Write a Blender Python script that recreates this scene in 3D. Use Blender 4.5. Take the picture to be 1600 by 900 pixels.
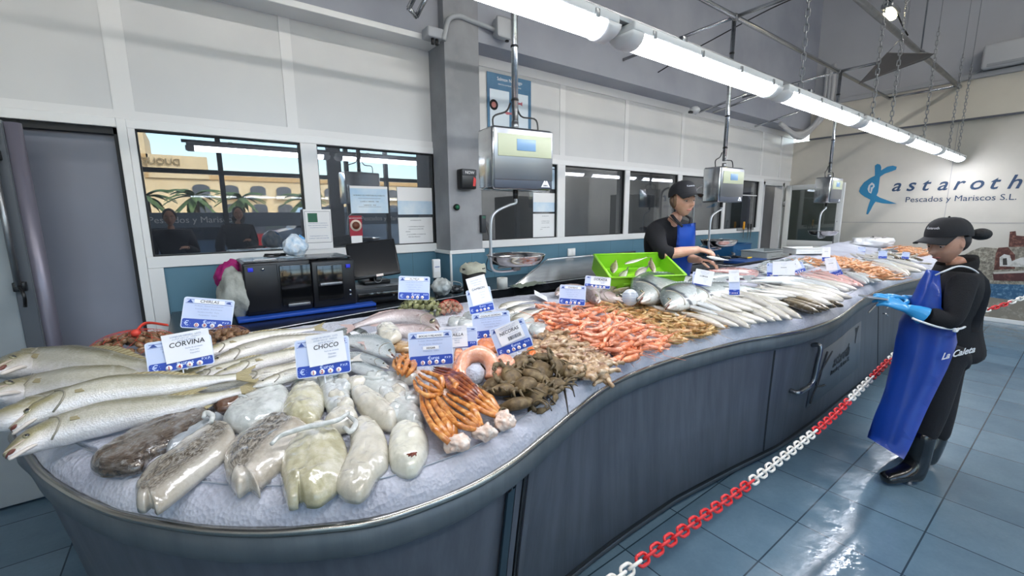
import bpy, bmesh, math, random
import numpy as np
from mathutils import Vector, Matrix, Quaternion, noise
from mathutils.geometry import tessellate_polygon

for _o in list(bpy.data.objects):
    bpy.data.objects.remove(_o, do_unlink=True)
S_ = bpy.context.scene
C = S_.collection
rnd = random.Random(7)
PI = math.pi

# ------------------------------------------------------------------ camera
FPX, PITCH, ROLL, YAW, EYE = 672.44, 0.165965, 0.00894898, 0.934308, 1.62
_cp, _sp, _ca, _sa, _cr, _sr = math.cos(PITCH), math.sin(PITCH), math.cos(YAW), math.sin(YAW), math.cos(ROLL), math.sin(ROLL)
_r0 = Vector((_sa, -_ca, 0)); FW = Vector((_ca*_cp, _sa*_cp, -_sp)); _d0 = Vector((-_ca*_sp, -_sa*_sp, -_cp))
RT = _r0*_cr + _d0*_sr
DN = -_r0*_sr + _d0*_cr
EYEP = Vector((0, 0, EYE))
cam_d = bpy.data.cameras.new('camera'); cam = bpy.data.objects.new('camera', cam_d); C.objects.link(cam)
cam_d.sensor_width = 36; cam_d.lens = FPX/1600*36; cam_d.clip_start = 0.02; cam_d.clip_end = 300
cam.matrix_world = Matrix(((RT.x, -DN.x, -FW.x, 0), (RT.y, -DN.y, -FW.y, 0), (RT.z, -DN.z, -FW.z, EYE), (0, 0, 0, 1)))
S_.camera = cam
S_.view_settings.view_transform = 'Standard'; S_.view_settings.look = 'None'
S_.view_settings.exposure = 0.84; S_.view_settings.gamma = 1.0; S_.view_settings.use_curve_mapping = False

# ------------------------------------------------------------------ world and sun
LAMP_W = 18.5          # strength of the tube light diffusers
SKY_W = 0.55
world = bpy.data.worlds.new('world'); S_.world = world; world.use_nodes = True
_wn = world.node_tree; _bg = _wn.nodes['Background']
_sky = _wn.nodes.new('ShaderNodeTexSky'); _sky.sky_type = 'NISHITA'; _sky.sun_disc = False
_sky.sun_elevation = math.radians(38); _sky.sun_rotation = math.radians(20); _sky.air_density = 1.2; _sky.dust_density = 1.5
_hs = _wn.nodes.new('ShaderNodeHueSaturation'); _hs.inputs['Saturation'].default_value = .9
_wn.links.new(_sky.outputs[0], _hs.inputs['Color']); _wn.links.new(_hs.outputs[0], _bg.inputs[0]); _bg.inputs[1].default_value = SKY_W
_sd = bpy.data.lights.new('sun', 'SUN'); _sd.energy = 3.6; _sd.angle = 0.01; _sd.color = (1, .95, .87)
sun = bpy.data.objects.new('sun', _sd); C.objects.link(sun)
sun.rotation_euler = (Vector((0.35, 0.8, 0.62))).to_track_quat('Z', 'Y').to_euler()

# ------------------------------------------------------------------ photo geometry: where a line of sight meets a plane of the room
def ray(px, py):
    return FW + RT*((px-800)/FPX) + DN*((py-450)/FPX)
def hit(px, py, ax, val):
    r = ray(px, py); return EYEP + r*((val-EYEP[ax])/r[ax])
def atz(px, py, z): return hit(px, py, 2, z)
def atv(px, py, v): return hit(px, py, 1, v)
def atu(px, py, u): return hit(px, py, 0, u)
def atd(px, py, d): return EYEP + ray(px, py)*d
def depth(p): return (Vector(p)-EYEP).dot(FW)
def proj(p):
    X = Vector(p)-EYEP; d = X.dot(FW); return (800+FPX*X.dot(RT)/d, 450+FPX*X.dot(DN)/d)
def atplane(px, py, p0, n):
    r = ray(px, py); return EYEP + r*((Vector(p0)-EYEP).dot(n)/r.dot(n))

# ------------------------------------------------------------------ materials
def lin(c):
    if isinstance(c, str):
        c = c.lstrip('#'); c = tuple(int(c[i:i+2], 16)/255 for i in (0, 2, 4))
    return tuple((x/12.92 if x <= .04045 else ((x+.055)/1.055)**2.4) for x in c) + (1,)
MATS = {}
class NT:
    def __init__(s, name):
        s.m = bpy.data.materials.new(name); s.m.use_nodes = True; s.t = s.m.node_tree; s.n = s.t.nodes; s.l = s.t.links
        s.b = s.n['Principled BSDF']; s.out = s.n['Material Output']
    def add(s, typ, **kw):
        x = s.n.new(typ)
        for k, v in kw.items(): setattr(x, k, v)
        return x
    def tc(s, which='Object', scale=1.0):
        c = s.add('ShaderNodeTexCoord'); mp = s.add('ShaderNodeMapping')
        s.l.new(c.outputs[which], mp.inputs[0])
        mp.inputs['Scale'].default_value = (scale,)*3 if not isinstance(scale, tuple) else scale
        return mp.outputs[0]
    def noise(s, vec, scale, detail=3, rough=.5):
        x = s.add('ShaderNodeTexNoise'); x.inputs['Scale'].default_value = scale; x.inputs['Detail'].default_value = detail
        x.inputs['Roughness'].default_value = rough
        s.l.new(vec, x.inputs['Vector']); return x.outputs[0]
    def ramp(s, fac, stops, interp='LINEAR'):
        r = s.add('ShaderNodeValToRGB'); r.color_ramp.interpolation = interp
        e = r.color_ramp.elements
        while len(e) > 1: e.remove(e[-1])
        e[0].position, e[0].color = stops[0][0], lin(stops[0][1])
        for p, c in stops[1:]:
            k = e.new(p); k.color = lin(c)
        s.l.new(fac, r.inputs[0]); return r.outputs[0]
    def mix(s, fac, a, b, mode='MIX'):
        m = s.add('ShaderNodeMix', data_type='RGBA', blend_type=mode)
        for sock, val in ((m.inputs[0], fac), (m.inputs[6], a), (m.inputs[7], b)):
            if hasattr(val, 'is_output'): s.l.new(val, sock)
            elif sock == m.inputs[0]: sock.default_value = val
            else: sock.default_value = lin(val)
        return m.outputs[2]
    def math(s, op, a, b=0.0):
        m = s.add('ShaderNodeMath', operation=op)
        for i, val in enumerate((a, b)):
            if hasattr(val, 'is_output'): s.l.new(val, m.inputs[i])
            else: m.inputs[i].default_value = val
        return m.outputs[0]
    def bump(s, h, strength=.3, dist=.01):
        b = s.add('ShaderNodeBump'); b.inputs['Strength'].default_value = strength; b.inputs['Distance'].default_value = dist
        s.l.new(h, b.inputs['Height']); s.l.new(b.outputs[0], s.b.inputs['Normal']); return b
    def col(s, c):
        if hasattr(c, 'is_output'): s.l.new(c, s.b.inputs['Base Color'])
        else: s.b.inputs['Base Color'].default_value = lin(c)
def mat(name, color, rough=.5, metal=0., var=None, vs=6., bump=0., bs=30., coat=0., emit=None, es=1., spec=.5, rand=0., sss=0., ramp=(.35, .65), stretch=None, bd=.01, detail=4):
    """plain principled material; var = second colour mixed in by noise; rand = per-copy brightness change"""
    if name in MATS: return MATS[name]
    t = NT(name); t.b.inputs['Roughness'].default_value = rough; t.b.inputs['Metallic'].default_value = metal
    t.b.inputs['Specular IOR Level'].default_value = spec
    if coat: t.b.inputs['Coat Weight'].default_value = coat; t.b.inputs['Coat Roughness'].default_value = .08
    if sss:
        t.b.inputs['Subsurface Weight'].default_value = sss; t.b.inputs['Subsurface Radius'].default_value = (.012, .007, .005); t.b.inputs['Subsurface Scale'].default_value = .6
    c = None
    if var:
        v = t.tc('Object', stretch if stretch else 1.0)
        f = t.noise(v, vs, detail); c = t.ramp(f, [(ramp[0], color), (ramp[1], var)])
    if rand:
        oi = t.add('ShaderNodeObjectInfo'); hs = t.add('ShaderNodeHueSaturation')
        t.l.new(t.math('ADD', t.math('MULTIPLY', oi.outputs['Random'], rand), 1-rand/2), hs.inputs['Value'])
        if c is None: hs.inputs['Color'].default_value = lin(color)
        else: t.l.new(c, hs.inputs['Color'])
        c = hs.outputs[0]
    t.col(c if c is not None else color)
    if bump:
        v = t.tc('Object', stretch if stretch else 1.0); t.bump(t.noise(v, bs, 4), bump, bd)
    if emit:
        t.b.inputs['Emission Color'].default_value = lin(emit); t.b.inputs['Emission Strength'].default_value = es
    MATS[name] = t.m; return t.m

# ------------------------------------------------------------------ mesh helpers
def NB(): return bmesh.new()
def box(bm, x0, x1, y0, y1, z0, z1, bev=0., seg=2, M=None):
    vs = [bm.verts.new((x, y, z)) for x in (x0, x1) for y in (y0, y1) for z in (z0, z1)]
    fs = [bm.faces.new([vs[i] for i in q]) for q in ((0, 1, 3, 2), (4, 6, 7, 5), (0, 4, 5, 1), (2, 3, 7, 6), (0, 2, 6, 4), (1, 5, 7, 3))]
    allv = vs
    if bev:
        es = list({e for f in fs for e in f.edges})
        r = bmesh.ops.bevel(bm, geom=es, offset=bev, segments=seg, affect='EDGES', profile=.5)
        allv = list({v for f in r['faces'] for v in f.verts} | {v for v in vs if v.is_valid})
    if M is not None:
        for v in allv: v.co = M @ v.co
    return allv
def frame_axes(pts):
    pts = [Vector(p) for p in pts]; n = len(pts); T = []
    for i in range(n):
        a = pts[max(i-1, 0)]; b = pts[min(i+1, n-1)]; T.append((b-a).normalized() if (b-a).length > 1e-9 else Vector((0, 0, 1)))
    up = Vector((0, 0, 1)) if abs(T[0].z) < .9 else Vector((1, 0, 0))
    N = [(up - T[0]*up.dot(T[0])).normalized()]
    for i in range(1, n):
        v = N[-1] - T[i]*N[-1].dot(T[i]); N.append(v.normalized() if v.length > 1e-6 else N[-1])
    return pts, T, N
def tube(bm, pts, r, seg=8, cap=True, flat=1.0, closed=False):
    """tube through pts; r number or list; flat squeezes the normal direction"""
    pts, T, N = frame_axes(pts); n = len(pts); rs = r if isinstance(r, (list, tuple)) else [r]*n
    rings = []
    for i in range(n):
        B = T[i].cross(N[i]); ring = []
        for k in range(seg):
            a = 2*PI*k/seg; ring.append(bm.verts.new(pts[i] + (N[i]*math.cos(a)*flat + B*math.sin(a))*rs[i]))
        rings.append(ring)
    m = n if closed else n-1
    for i in range(m):
        a, b = rings[i], rings[(i+1) % n]
        for k in range(seg):
            bm.faces.new((a[k], a[(k+1) % seg], b[(k+1) % seg], b[k]))
    if cap and not closed:
        bm.faces.new(rings[0][::-1]); bm.faces.new(rings[-1])
    return rings
def smooth_pts(pts, n=24):
    """Catmull-Rom through pts"""
    P = [Vector(p) for p in pts]
    if len(P) < 3: return [P[0].lerp(P[-1], i/(n-1)) for i in range(n)]
    Q = [P[0]*2-P[1]] + P + [P[-1]*2-P[-2]]; out = []; m = len(P)-1
    for i in range(n):
        s = i/(n-1)*m; k = min(int(s), m-1); t = s-k; a, b, c, d = Q[k:k+4]
        out.append(.5*((2*b)+(c-a)*t+(2*a-5*b+4*c-d)*t*t+(3*b-a-3*c+d)*t**3))
    return out
def ball(bm, c, r, sub=2, M=None):
    r = r if isinstance(r, (tuple, list)) else (r,)*3
    g = bmesh.ops.create_icosphere(bm, subdivisions=sub, radius=1.0)
    for v in g['verts']:
        v.co = Vector((v.co.x*r[0], v.co.y*r[1], v.co.z*r[2]))
        if M is not None: v.co = M @ v.co
        v.co += Vector(c)
    return g['verts']
def prism(bm, poly, z0, z1, M=None):
    a = [bm.verts.new((p[0], p[1], z0)) for p in poly]; b = [bm.verts.new((p[0], p[1], z1)) for p in poly]
    n = len(poly); bm.faces.new(a[::-1]); bm.faces.new(b)
    for i in range(n): bm.faces.new((a[i], a[(i+1) % n], b[(i+1) % n], b[i]))
    if M is not None:
        for v in a+b: v.co = M @ v.co
    return a+b
def lathe(bm, prof, seg=32, M=None, cap=False):
    rings = []
    for (r, z) in prof:
        rings.append([bm.verts.new((r*math.cos(2*PI*k/seg), r*math.sin(2*PI*k/seg), z)) for k in range(seg)])
    for a, b in zip(rings, rings[1:]):
        for k in range(seg): bm.faces.new((a[k], a[(k+1) % seg], b[(k+1) % seg], b[k]))
    if cap: bm.faces.new(rings[0][::-1]); bm.faces.new(rings[-1])
    if M is not None:
        for r in rings:
            for v in r: v.co = M @ v.co
def obj(name, bm, m, parent=None, smooth=True, loc=None, rot=None, weld=False, nrm=True):
    me = bpy.data.meshes.new(name)
    if weld: bmesh.ops.remove_doubles(bm, verts=bm.verts, dist=1e-5)
    if nrm: bmesh.ops.recalc_face_normals(bm, faces=bm.faces)
    bm.to_mesh(me); bm.free()
    if smooth:
        for p in me.polygons: p.use_smooth = True
    for x in (m if isinstance(m, (list, tuple)) else [m]): me.materials.append(x)
    o = bpy.data.objects.new(name, me); C.objects.link(o)
    if parent is not None: o.parent = parent
    if loc is not None: o.location = loc
    if rot is not None: o.rotation_euler = rot
    return o
def sharp(o, ang=40):
    me = o.data
    try: me.set_sharp_from_angle(angle=math.radians(ang))
    except Exception: pass
    return o
def thing(name, label, cat, loc=(0, 0, 0), rot=(0, 0, 0), group=None):
    o = bpy.data.objects.new(name, None); C.objects.link(o); o.empty_display_size = .05
    o.location = loc; o.rotation_euler = rot; tag(o, label, cat, group); return o
def tag(o, label, cat, group=None, kind=None):
    o['label'] = label; o['category'] = cat
    if group: o['group'] = group
    if kind: o['kind'] = kind
    return o
def struct(name, bm, m, smooth=False, **k):
    o = obj(name, bm, m, smooth=smooth, **k); o['kind'] = 'structure'; return o
def sbox(name, x0, x1, y0, y1, z0, z1, m, bev=0.):
    bm = NB(); box(bm, min(x0, x1), max(x0, x1), min(y0, y1), max(y0, y1), min(z0, z1), max(z0, z1), bev); return struct(name, bm, m)
def pbox(name, x0, x1, y0, y1, z0, z1, m, parent, bev=0., M=None):
    bm = NB(); box(bm, min(x0, x1), max(x0, x1), min(y0, y1), max(y0, y1), min(z0, z1), max(z0, z1), bev, M=M)
    return sharp(obj(name, bm, m, parent, smooth=bool(bev)), 50)
def dup(root, loc=None, rot=None, scale=None, label=None, group=None):
    r = root.copy(); C.objects.link(r)
    for ch in list(root.children):
        c = ch.copy(); C.objects.link(c); c.parent = r
        for g in ch.children:
            d = g.copy(); C.objects.link(d); d.parent = c
    if loc is not None: r.location = loc
    if rot is not None: r.rotation_euler = rot
    if scale is not None: r.scale = (scale,)*3 if not isinstance(scale, (tuple, list)) else scale
    if label: r['label'] = label
    if group: r['group'] = group
    return r
_tcache = {}
def text_bm(bm, s, size, M, extr=.0006, align='CENTER', bold=0.0, shear=0.0, flipx=False):
    """letters as solid geometry, baseline centred at the origin of M, reading along M's x, up M's y"""
    if 'M' in s: bold = 0.0
    key = (s, bold, shear)
    if key not in _tcache:
        cu = bpy.data.curves.new('t', 'FONT'); cu.body = s; cu.size = 1; cu.align_x = 'LEFT'; cu.extrude = .02; cu.offset = bold; cu.shear = shear
        cu.resolution_u = 3
        ob = bpy.data.objects.new('t', cu); C.objects.link(ob); dg = bpy.context.evaluated_depsgraph_get(); dg.update()
        me = ob.evaluated_get(dg).to_mesh(); vs = [v.co.copy() for v in me.vertices]; fs = [tuple(p.vertices) for p in me.polygons]
        ob.evaluated_get(dg).to_mesh_clear(); bpy.data.objects.remove(ob, do_unlink=True); bpy.data.curves.remove(cu)
        _tcache[key] = (vs, fs)
    vs, fs = _tcache[key]
    if not vs: return
    x1 = max(v.x for v in vs); x0 = min(v.x for v in vs)
    off = {'CENTER': -(x0+x1)/2, 'LEFT': -x0, 'RIGHT': -x1}[align]
    nv = [bm.verts.new(M @ Vector(((v.x+off)*size*(-1 if flipx else 1), v.y*size, (v.z+.02)/.04*extr))) for v in vs]
    for f in fs:
        try: bm.faces.new([nv[i] for i in f])
        except ValueError: pass

# ------------------------------------------------------------------ the room
WV, EU, HT = 3.69, 9.5, 6.2            # back wall, end wall, height of the hall
M_white = mat('white_panel', '#d3d3d2', .28, var='#c9cacb', vs=1.2, bump=.02, bs=8)
M_frame = mat('white_frame', '#e2e3e3', .3)
M_grey = mat('grey_paint', '#9fa3ac', .6, var='#9195a0', vs=1.6, bump=.12, bs=5, bd=.02)
M_greyu = mat('grey_upper_panel', '#c0c1c4', .42, var='#b4b5b9', vs=.7)
M_greyd = mat('grey_column_paint', '#94969a', .65, var='#828488', vs=4, bump=.15, bs=9)
M_endw = mat('end_wall_panel', '#cbc6bc', .55, var='#bdb9b0', vs=1.5, bump=.05, bs=6)
M_dark = mat('dark_gap', '#15181c', .6)
M_cold = mat('cold_door_panel', '#808492', .45, var='#767a88', vs=1.5)
M_steel = mat('stainless_steel', '#c4c6c8', .26, 1., var='#a9abad', vs=3, stretch=(1, 1, 14))
M_tubes = mat('galvanised_tube', '#9b9da0', .35, .9, var='#85878a', vs=9)
M_black = mat('black_plastic', '#121315', .35)
M_blackm = mat('matt_black', '#17181a', .7)
M_red = mat('red_plastic', '#d02624', .4)
M_wp = mat('white_plastic', '#e4e4e2', .4)
M_paper = mat('white_paper', '#e8e9ea', .75)

def floor_mat():
    t = NT('blue_floor_tile'); v = t.tc('Object')
    sx = t.add('ShaderNodeSeparateXYZ'); t.l.new(v, sx.inputs[0])
    def joint(o, off, p):
        a = t.math('DIVIDE', t.math('SUBTRACT', o, off), p); fr = t.math('FRACT', a)
        d = t.math('MULTIPLY', t.math('MINIMUM', fr, t.math('SUBTRACT', 1.0, fr)), p)
        return t.math('LESS_THAN', d, .0035), t.math('FLOOR', a)
    jx, ix = joint(sx.outputs[0], 2.87-44, .44); jy, iy = joint(sx.outputs[1], .33-42.5, .425)
    j = t.math('MAXIMUM', jx, jy)
    cb = t.add('ShaderNodeCombineXYZ'); t.l.new(ix, cb.inputs[0]); t.l.new(iy, cb.inputs[1])
    wn = t.add('ShaderNodeTexWhiteNoise'); t.l.new(cb.outputs[0], wn.inputs[0])
    n = t.noise(v, 3.2, 5, .6)
    c = t.ramp(t.math('ADD', t.math('MULTIPLY', wn.outputs[0], .3), t.math('MULTIPLY', n, .7)), [(.25, '#566f80'), (.75, '#708999')])
    n2 = t.noise(v, 60, 3); c = t.mix(t.math('MULTIPLY', n2, .3), c, '#40596a')
    t.col(t.mix(j, c, '#2e3f4b'))
    r = t.ramp(t.noise(v, 5, 3), [(.35, '#4a4a4a'), (.65, '#8a8a8a')]); t.l.new(r, t.b.inputs['Roughness'])
    h = t.math('SUBTRACT', t.math('ADD', t.math('MULTIPLY', t.noise(v, 22, 3), .6), t.math('MULTIPLY', t.noise(v, 4, 2), .5)), t.math('MULTIPLY', j, .6))
    t.bump(h, .35, .006); return t.m
M_floor = floor_mat()
def wtile_mat():
    t = NT('blue_wall_tile'); v = t.tc('Object'); t.b.inputs['Roughness'].default_value = .3
    sx = t.add('ShaderNodeSeparateXYZ'); t.l.new(v, sx.inputs[0])
    fr = t.math('FRACT', t.math('DIVIDE', t.math('ADD', sx.outputs[0], 20), .45)); j = t.math('LESS_THAN', fr, .012)
    c = t.ramp(t.noise(v, 2, 4), [(.3, '#4f7486'), (.7, '#5a8093')]); t.col(t.mix(j, c, '#46646f')); return t.m
M_wtile = wtile_mat()

sbox('floor', -6, 9.7, -6, 3.95, -.12, 0, M_floor)
sbox('ceiling', -6, 9.7, -6, 3.95, HT, HT+.1, mat('ceiling_panel', '#8f939b', .6))
# back wall, lower tiled part, then frames and panels leave the window openings free
Z1, Z2, Z3, ZT = 1.30, 1.375, 2.18, 3.115
Xd = -.298                                            # right jamb of the cold store door
bm = NB(); box(bm, -.17, 8.35, WV, WV+.12, 0, Z1); struct('wall_back_tiled', bm, M_wtile)
bm = NB(); box(bm, -6, 8.35, WV, WV+.12, 2.235, ZT); box(bm, 8.35, EU, WV, WV+.12, 2.19, ZT); box(bm, 9.22, EU, WV, WV+.12, 0, 2.19)
box(bm, -6, -2.4, WV, WV+.12, 0, 2.235)
struct('wall_back', bm, M_white)
bm = NB()
wins = [(-.215, .735), (.85, 1.84), (2.28, 3.365), (3.48, 4.53), (4.62, 5.70), (5.80, 6.98), (7.06, 8.20)]
edges = [-.33, -.215, .735, .85, 1.84, 1.95, 2.2, 2.28, 3.365, 3.48, 4.53, 4.62, 5.70, 5.80, 6.98, 7.06, 8.20, 8.35]
box(bm, -.25, 8.35, WV-.018, WV+.12, Z1+.0005, Z2, .004); box(bm, -2.45, 8.35, WV-.018, WV+.12, Z3, 2.235, .004)
for a, b in ((-.25, -.215), (.735, .85), (1.84, 2.28), (3.365, 3.48), (4.53, 4.62), (5.70, 5.80), (6.98, 7.06), (8.20, 8.35)):
    box(bm, a, b, WV-.018, WV+.12, Z2, Z3)
struct('trim_1', bm, M_frame)
# white upright cover strips and the band under the upper edge
bm = NB()
for x, w in ((-.30, .10), (.66, .075), (2.30, .05), (3.40, .08), (4.50, .07), (5.73, .07), (6.98, .07), (8.2, .06), (8.95, .05)):
    box(bm, x, x+w, WV-.008, WV+.01, 2.235, ZT)
box(bm, -6, EU, WV-.012, WV+.01, 2.235, 2.285); box(bm, 1.9, EU, WV-.014, WV+.01, ZT-.09, ZT)
struct('trim_2', bm, mat('white_strip', '#dcdcdc', .3))
# frame strip left of the tile, around the cold store door
bm = NB(); box(bm, -.250, -.17, WV-.025, WV+.12, 0, Z1, .003); box(bm, -.298, -.251, WV-.03, WV+.12, 0, 2.235, .004)
box(bm, -2.45, Xd-.0, WV-.03, WV+.12, 2.178, 2.235, .004); struct('trim_3', bm, M_frame)
# grey upper wall (stands proud of the white panels) and the column
SV = 3.42
bm = NB(); box(bm, 1.86, EU+.1, SV, WV+.12, 3.115, HT)
box(bm, -6, 1.86, WV-.20, WV+.12, 3.06, HT); struct('wall_back_upper', bm, M_grey)
bm = NB(); box(bm, -6, 1.84, WV-.215, WV-.0, 3.045, 3.09, .004); struct('trim_4', bm, M_frame)
bm = NB(); box(bm, 1.84, 2.175, 3.40, WV, Z1+.02, HT); struct('wall_column', bm, M_greyd)
bm = NB(); box(bm, 1.835, 2.18, 3.395, WV, 0, Z1-.012); struct('wall_column_tiled', bm, M_wtile)
bm = NB(); box(bm, 1.825, 2.19, 3.385, WV, Z1-.012, Z1+.02, .003); box(bm, 1.828, 1.845, 3.388, 3.405, 0, Z1, .002); struct('trim_5', bm, M_frame)
# end wall with its ledge
bm = NB(); box(bm, EU, EU+.12, -6, 3.95, 0, 2.96); struct('wall_right', bm, M_endw)
bm = NB(); box(bm, EU-.06, EU+.12, -6, 3.42, 2.96, 3.54); struct('wall_right_upper', bm, mat('end_wall_upper', '#dcd5c6', .55, var='#cfc8ba', vs=1.3, bump=.08, bs=5))
bm = NB(); box(bm, EU-.02, EU+.12, -6, 3.95, 3.54, HT)
for y in (-2.9, -1.6, -.35, .95, 2.2): box(bm, EU-.026, EU-.018, y, y+.012, 3.6, HT)
struct('wall_right_top', bm, M_greyu)
bm = NB(); box(bm, EU-.10, EU-.02, -6, 3.4, 3.53, 3.60, .006); struct('trim_6', bm, mat('cable_tray', '#a9aaad', .5))
bm = NB(); box(bm, EU-.068, EU-.055, -6, 3.4, 2.955, 2.985); struct('trim_7', bm, mat('shadow_joint', '#5d6068', .6))
bm = NB(); box(bm, EU-.004, EU+.002, -6, 3.3, 1.452, 1.460)
for y in (1.45, -1.1): box(bm, EU-.004, EU+.002, y, y+.006, 0, 2.95)
struct('trim_8', bm, mat('panel_joint', '#98989a', .6))
bm = NB(); box(bm, EU-.02, EU, -6, 1.9, 0, .06, .004); struct('baseboard_right', bm, M_frame)
# left wall and the side we do not see
bm = NB(); box(bm, -6.1, -6, -6, 3.95, 0, HT); struct('wall_left', bm, M_white)
# staff floor behind the counter
sbox('trim_9', .2, 8.2, 2.62, WV, 0, .22, M_floor)

# dim preparation room behind the glass
M_room = mat('dim_room_wall', '#b4b7bb', .7, var='#a0a3a8', vs=1.0)
bm = NB(); box(bm, -.6, 9.4, 6.6, 6.7, 0, 3.0); box(bm, -.7, -.6, WV+.12, 6.7, 0, 3.0); box(bm, 9.4, 9.5, WV+.12, 6.7, 0, 3)
box(bm, -.7, 9.5, WV+.12, 6.7, 3.0, 3.1); box(bm, 2.0, 2.1, WV+.12, 6.7, 0, 3.0)
struct('wall_far', bm, M_room)
bm = NB(); box(bm, -.7, 9.5, WV+.12, 6.7, -.1, 0); struct('floor_far', bm, mat('dim_floor', '#4b5560', .5))
for nme, x0, x1, z0, z1, y, mm in (('steel_cupboard', 3.75, 4.15, 0, 1.9, 5.0, '#9a9da2'), ('cold_cabinet', 4.9, 5.9, 0, 2.3, 5.6, '#b4b6ba'), ('tall_locker', 6.6, 7.3, 0, 2.0, 5.2, '#5b616a'), ('storage_locker', 2.35, 2.9, 0, 1.75, 4.7, '#b9bcc0')):
    t = thing(nme, {'steel_cupboard': 'grey cupboard seen dimly behind the third window of the back wall', 'cold_cabinet': 'pale cabinet deep behind the glass, left of the woman in the apron',
              'tall_locker': 'dark tall locker behind the last window of the back wall', 'storage_locker': 'pale locker behind the pane with two taped notices beside the column'}[nme], 'cupboard', (x0, y, 0))
    pbox('body', 0, x1-x0, 0, .5, .06, z1, mat(nme, mm, .5), t, .006); pbox('door', .02, x1-x0-.02, -.015, 0, .1, z1-.03, mat(nme+'_door', mm, .4), t, .003)
    pbox('plinth', .02, x1-x0-.02, .02, .48, 0, .06, M_dark, t)
    pbox('handle', x1-x0-.08, x1-x0-.06, -.04, -.015, .9, 1.1, M_tubes, t, .003)
for k, x in enumerate((1.6, 4.6, 7.4)):  # lights added to brighten the back room seen through the panes
    t = thing('back_room_fill_light', 'added square fill light brightening the room behind the glass, ' + ('left part', 'middle part', 'right part')[k], 'light', (x, 5.4, 2.94)); pbox('frame', -.32, .32, -.32, .32, .02, .06, M_frame, t); pbox('diffuser', -.29, .29, -.29, .29, .0, .02, mat('back_room_fill_diffuser', '#ffffff', .5, emit='#fff7ea', es=26), t)
# window panes: real glass, partly mirroring the street behind the photographer
def glass_mat(name, refl, tint='#ffffff', through=.6):
    t = NT(name); g = t.add('ShaderNodeBsdfGlossy'); g.inputs['Roughness'].default_value = .004; g.inputs['Color'].default_value = lin('#eef2f6')
    tr = t.add('ShaderNodeBsdfTransparent'); tr.inputs['Color'].default_value = tuple(x*through for x in lin(tint)[:3])+(1,)
    f = t.add('ShaderNodeLayerWeight'); f.inputs['Blend'].default_value = .5; fz = t.math('POWER', f.outputs['Facing'], 3.5); mx = t.add('ShaderNodeMixShader')
    t.l.new(t.math('MINIMUM', t.math('ADD', t.math('MULTIPLY', fz, .8), refl), 1.0), mx.inputs[0]); t.l.new(tr.outputs[0], mx.inputs[1]); t.l.new(g.outputs[0], mx.inputs[2])
    t.l.new(mx.outputs[0], t.out.inputs[0]); return t.m
M_glassL = glass_mat('office_window_glass', .27, '#bcc3cd', .72)
M_glassR = glass_mat('partition_glass', .07, '#cfd2d6', .9)
for i, (a, b) in enumerate(wins):
    bm = NB(); box(bm, a, b, WV+.03, WV+.036, Z2, Z3); wo = struct('window_%d' % (i+1), bm, M_glassL if i < 2 else M_glassR)
    bm = NB()
    for q in ((a, a+.008, Z2, Z3), (b-.008, b, Z2, Z3), (a, b, Z2, Z2+.008), (a, b, Z3-.008, Z3)): box(bm, q[0], q[1], WV-.002, WV+.03, q[2], q[3])
    obj('window_gasket', bm, M_dark, wo, smooth=False)
# thin blinds glazing bar across the last pane
bm = NB(); box(bm, 7.06, 8.2, WV+.01, WV+.03, 1.93, 1.945); struct('trim_10', bm, M_frame)

# cold store door on the left: fixed leaf, and the sliding leaf edge with its bar handle
bm = NB(); box(bm, -2.4, Xd, WV+.06, WV+.12, 0, 2.18); dr1 = struct('door_1', bm, M_cold)
bm = NB(); box(bm, Xd-.02, Xd, WV-.0, WV+.06, 0, 2.178); box(bm, -2.4, Xd, WV, WV+.06, 2.14, 2.178); obj('door_jamb', bm, M_dark, dr1, smooth=False)

# ------------------------------------------------------------------ cold store door leaf at the far left
lf = thing('cold_store_door', 'open grey cold store door leaf at the far left with a long steel bar handle', 'door', (-.70, 3.50, 0))
M_leaf = mat('door_leaf_grey', '#8f979b', .5, var='#7d858a', vs=2)
pbox('leaf', -.9, -.03, -.03, .05, .02, 2.14, M_leaf, lf, .01)
pbox('gasket', -.10, -.03, -.04, -.03, .02, 2.12, mat('gasket_grey', '#4a5058', .6), lf, .004)
bm = NB(); tube(bm, [(0, 0, .02), (0, 0, 2.13)], .036, 16); obj('rounded_edge', bm, mat('edge_profile', '#7b7886', .35, .3), lf)
bm = NB(); tube(bm, [(-.075, -.075, 1.27), (-.075, -.085, 1.60), (-.075, -.075, 1.95)], .013, 10); hnd = obj('handle', bm, M_tubes, lf)
bm = NB(); box(bm, -.10, -.05, -.075, -.03, 1.93, 1.98, .005); box(bm, -.10, -.05, -.075, -.03, 1.24, 1.29, .005); obj('handle_bracket', bm, M_black, hnd)
bm = NB(); tube(bm, [(-.06, -.05, 2.10), (-.06, -.05, 2.02)], .015, 8); obj('latch', bm, M_black, lf)
bm = NB(); tube(bm, smooth_pts([(-.07, -.09, 1.27), (-.05, -.13, 1.22), (-.06, -.10, 1.16)], 8), .008, 8); obj('release_hook', bm, M_black, hnd)

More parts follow.
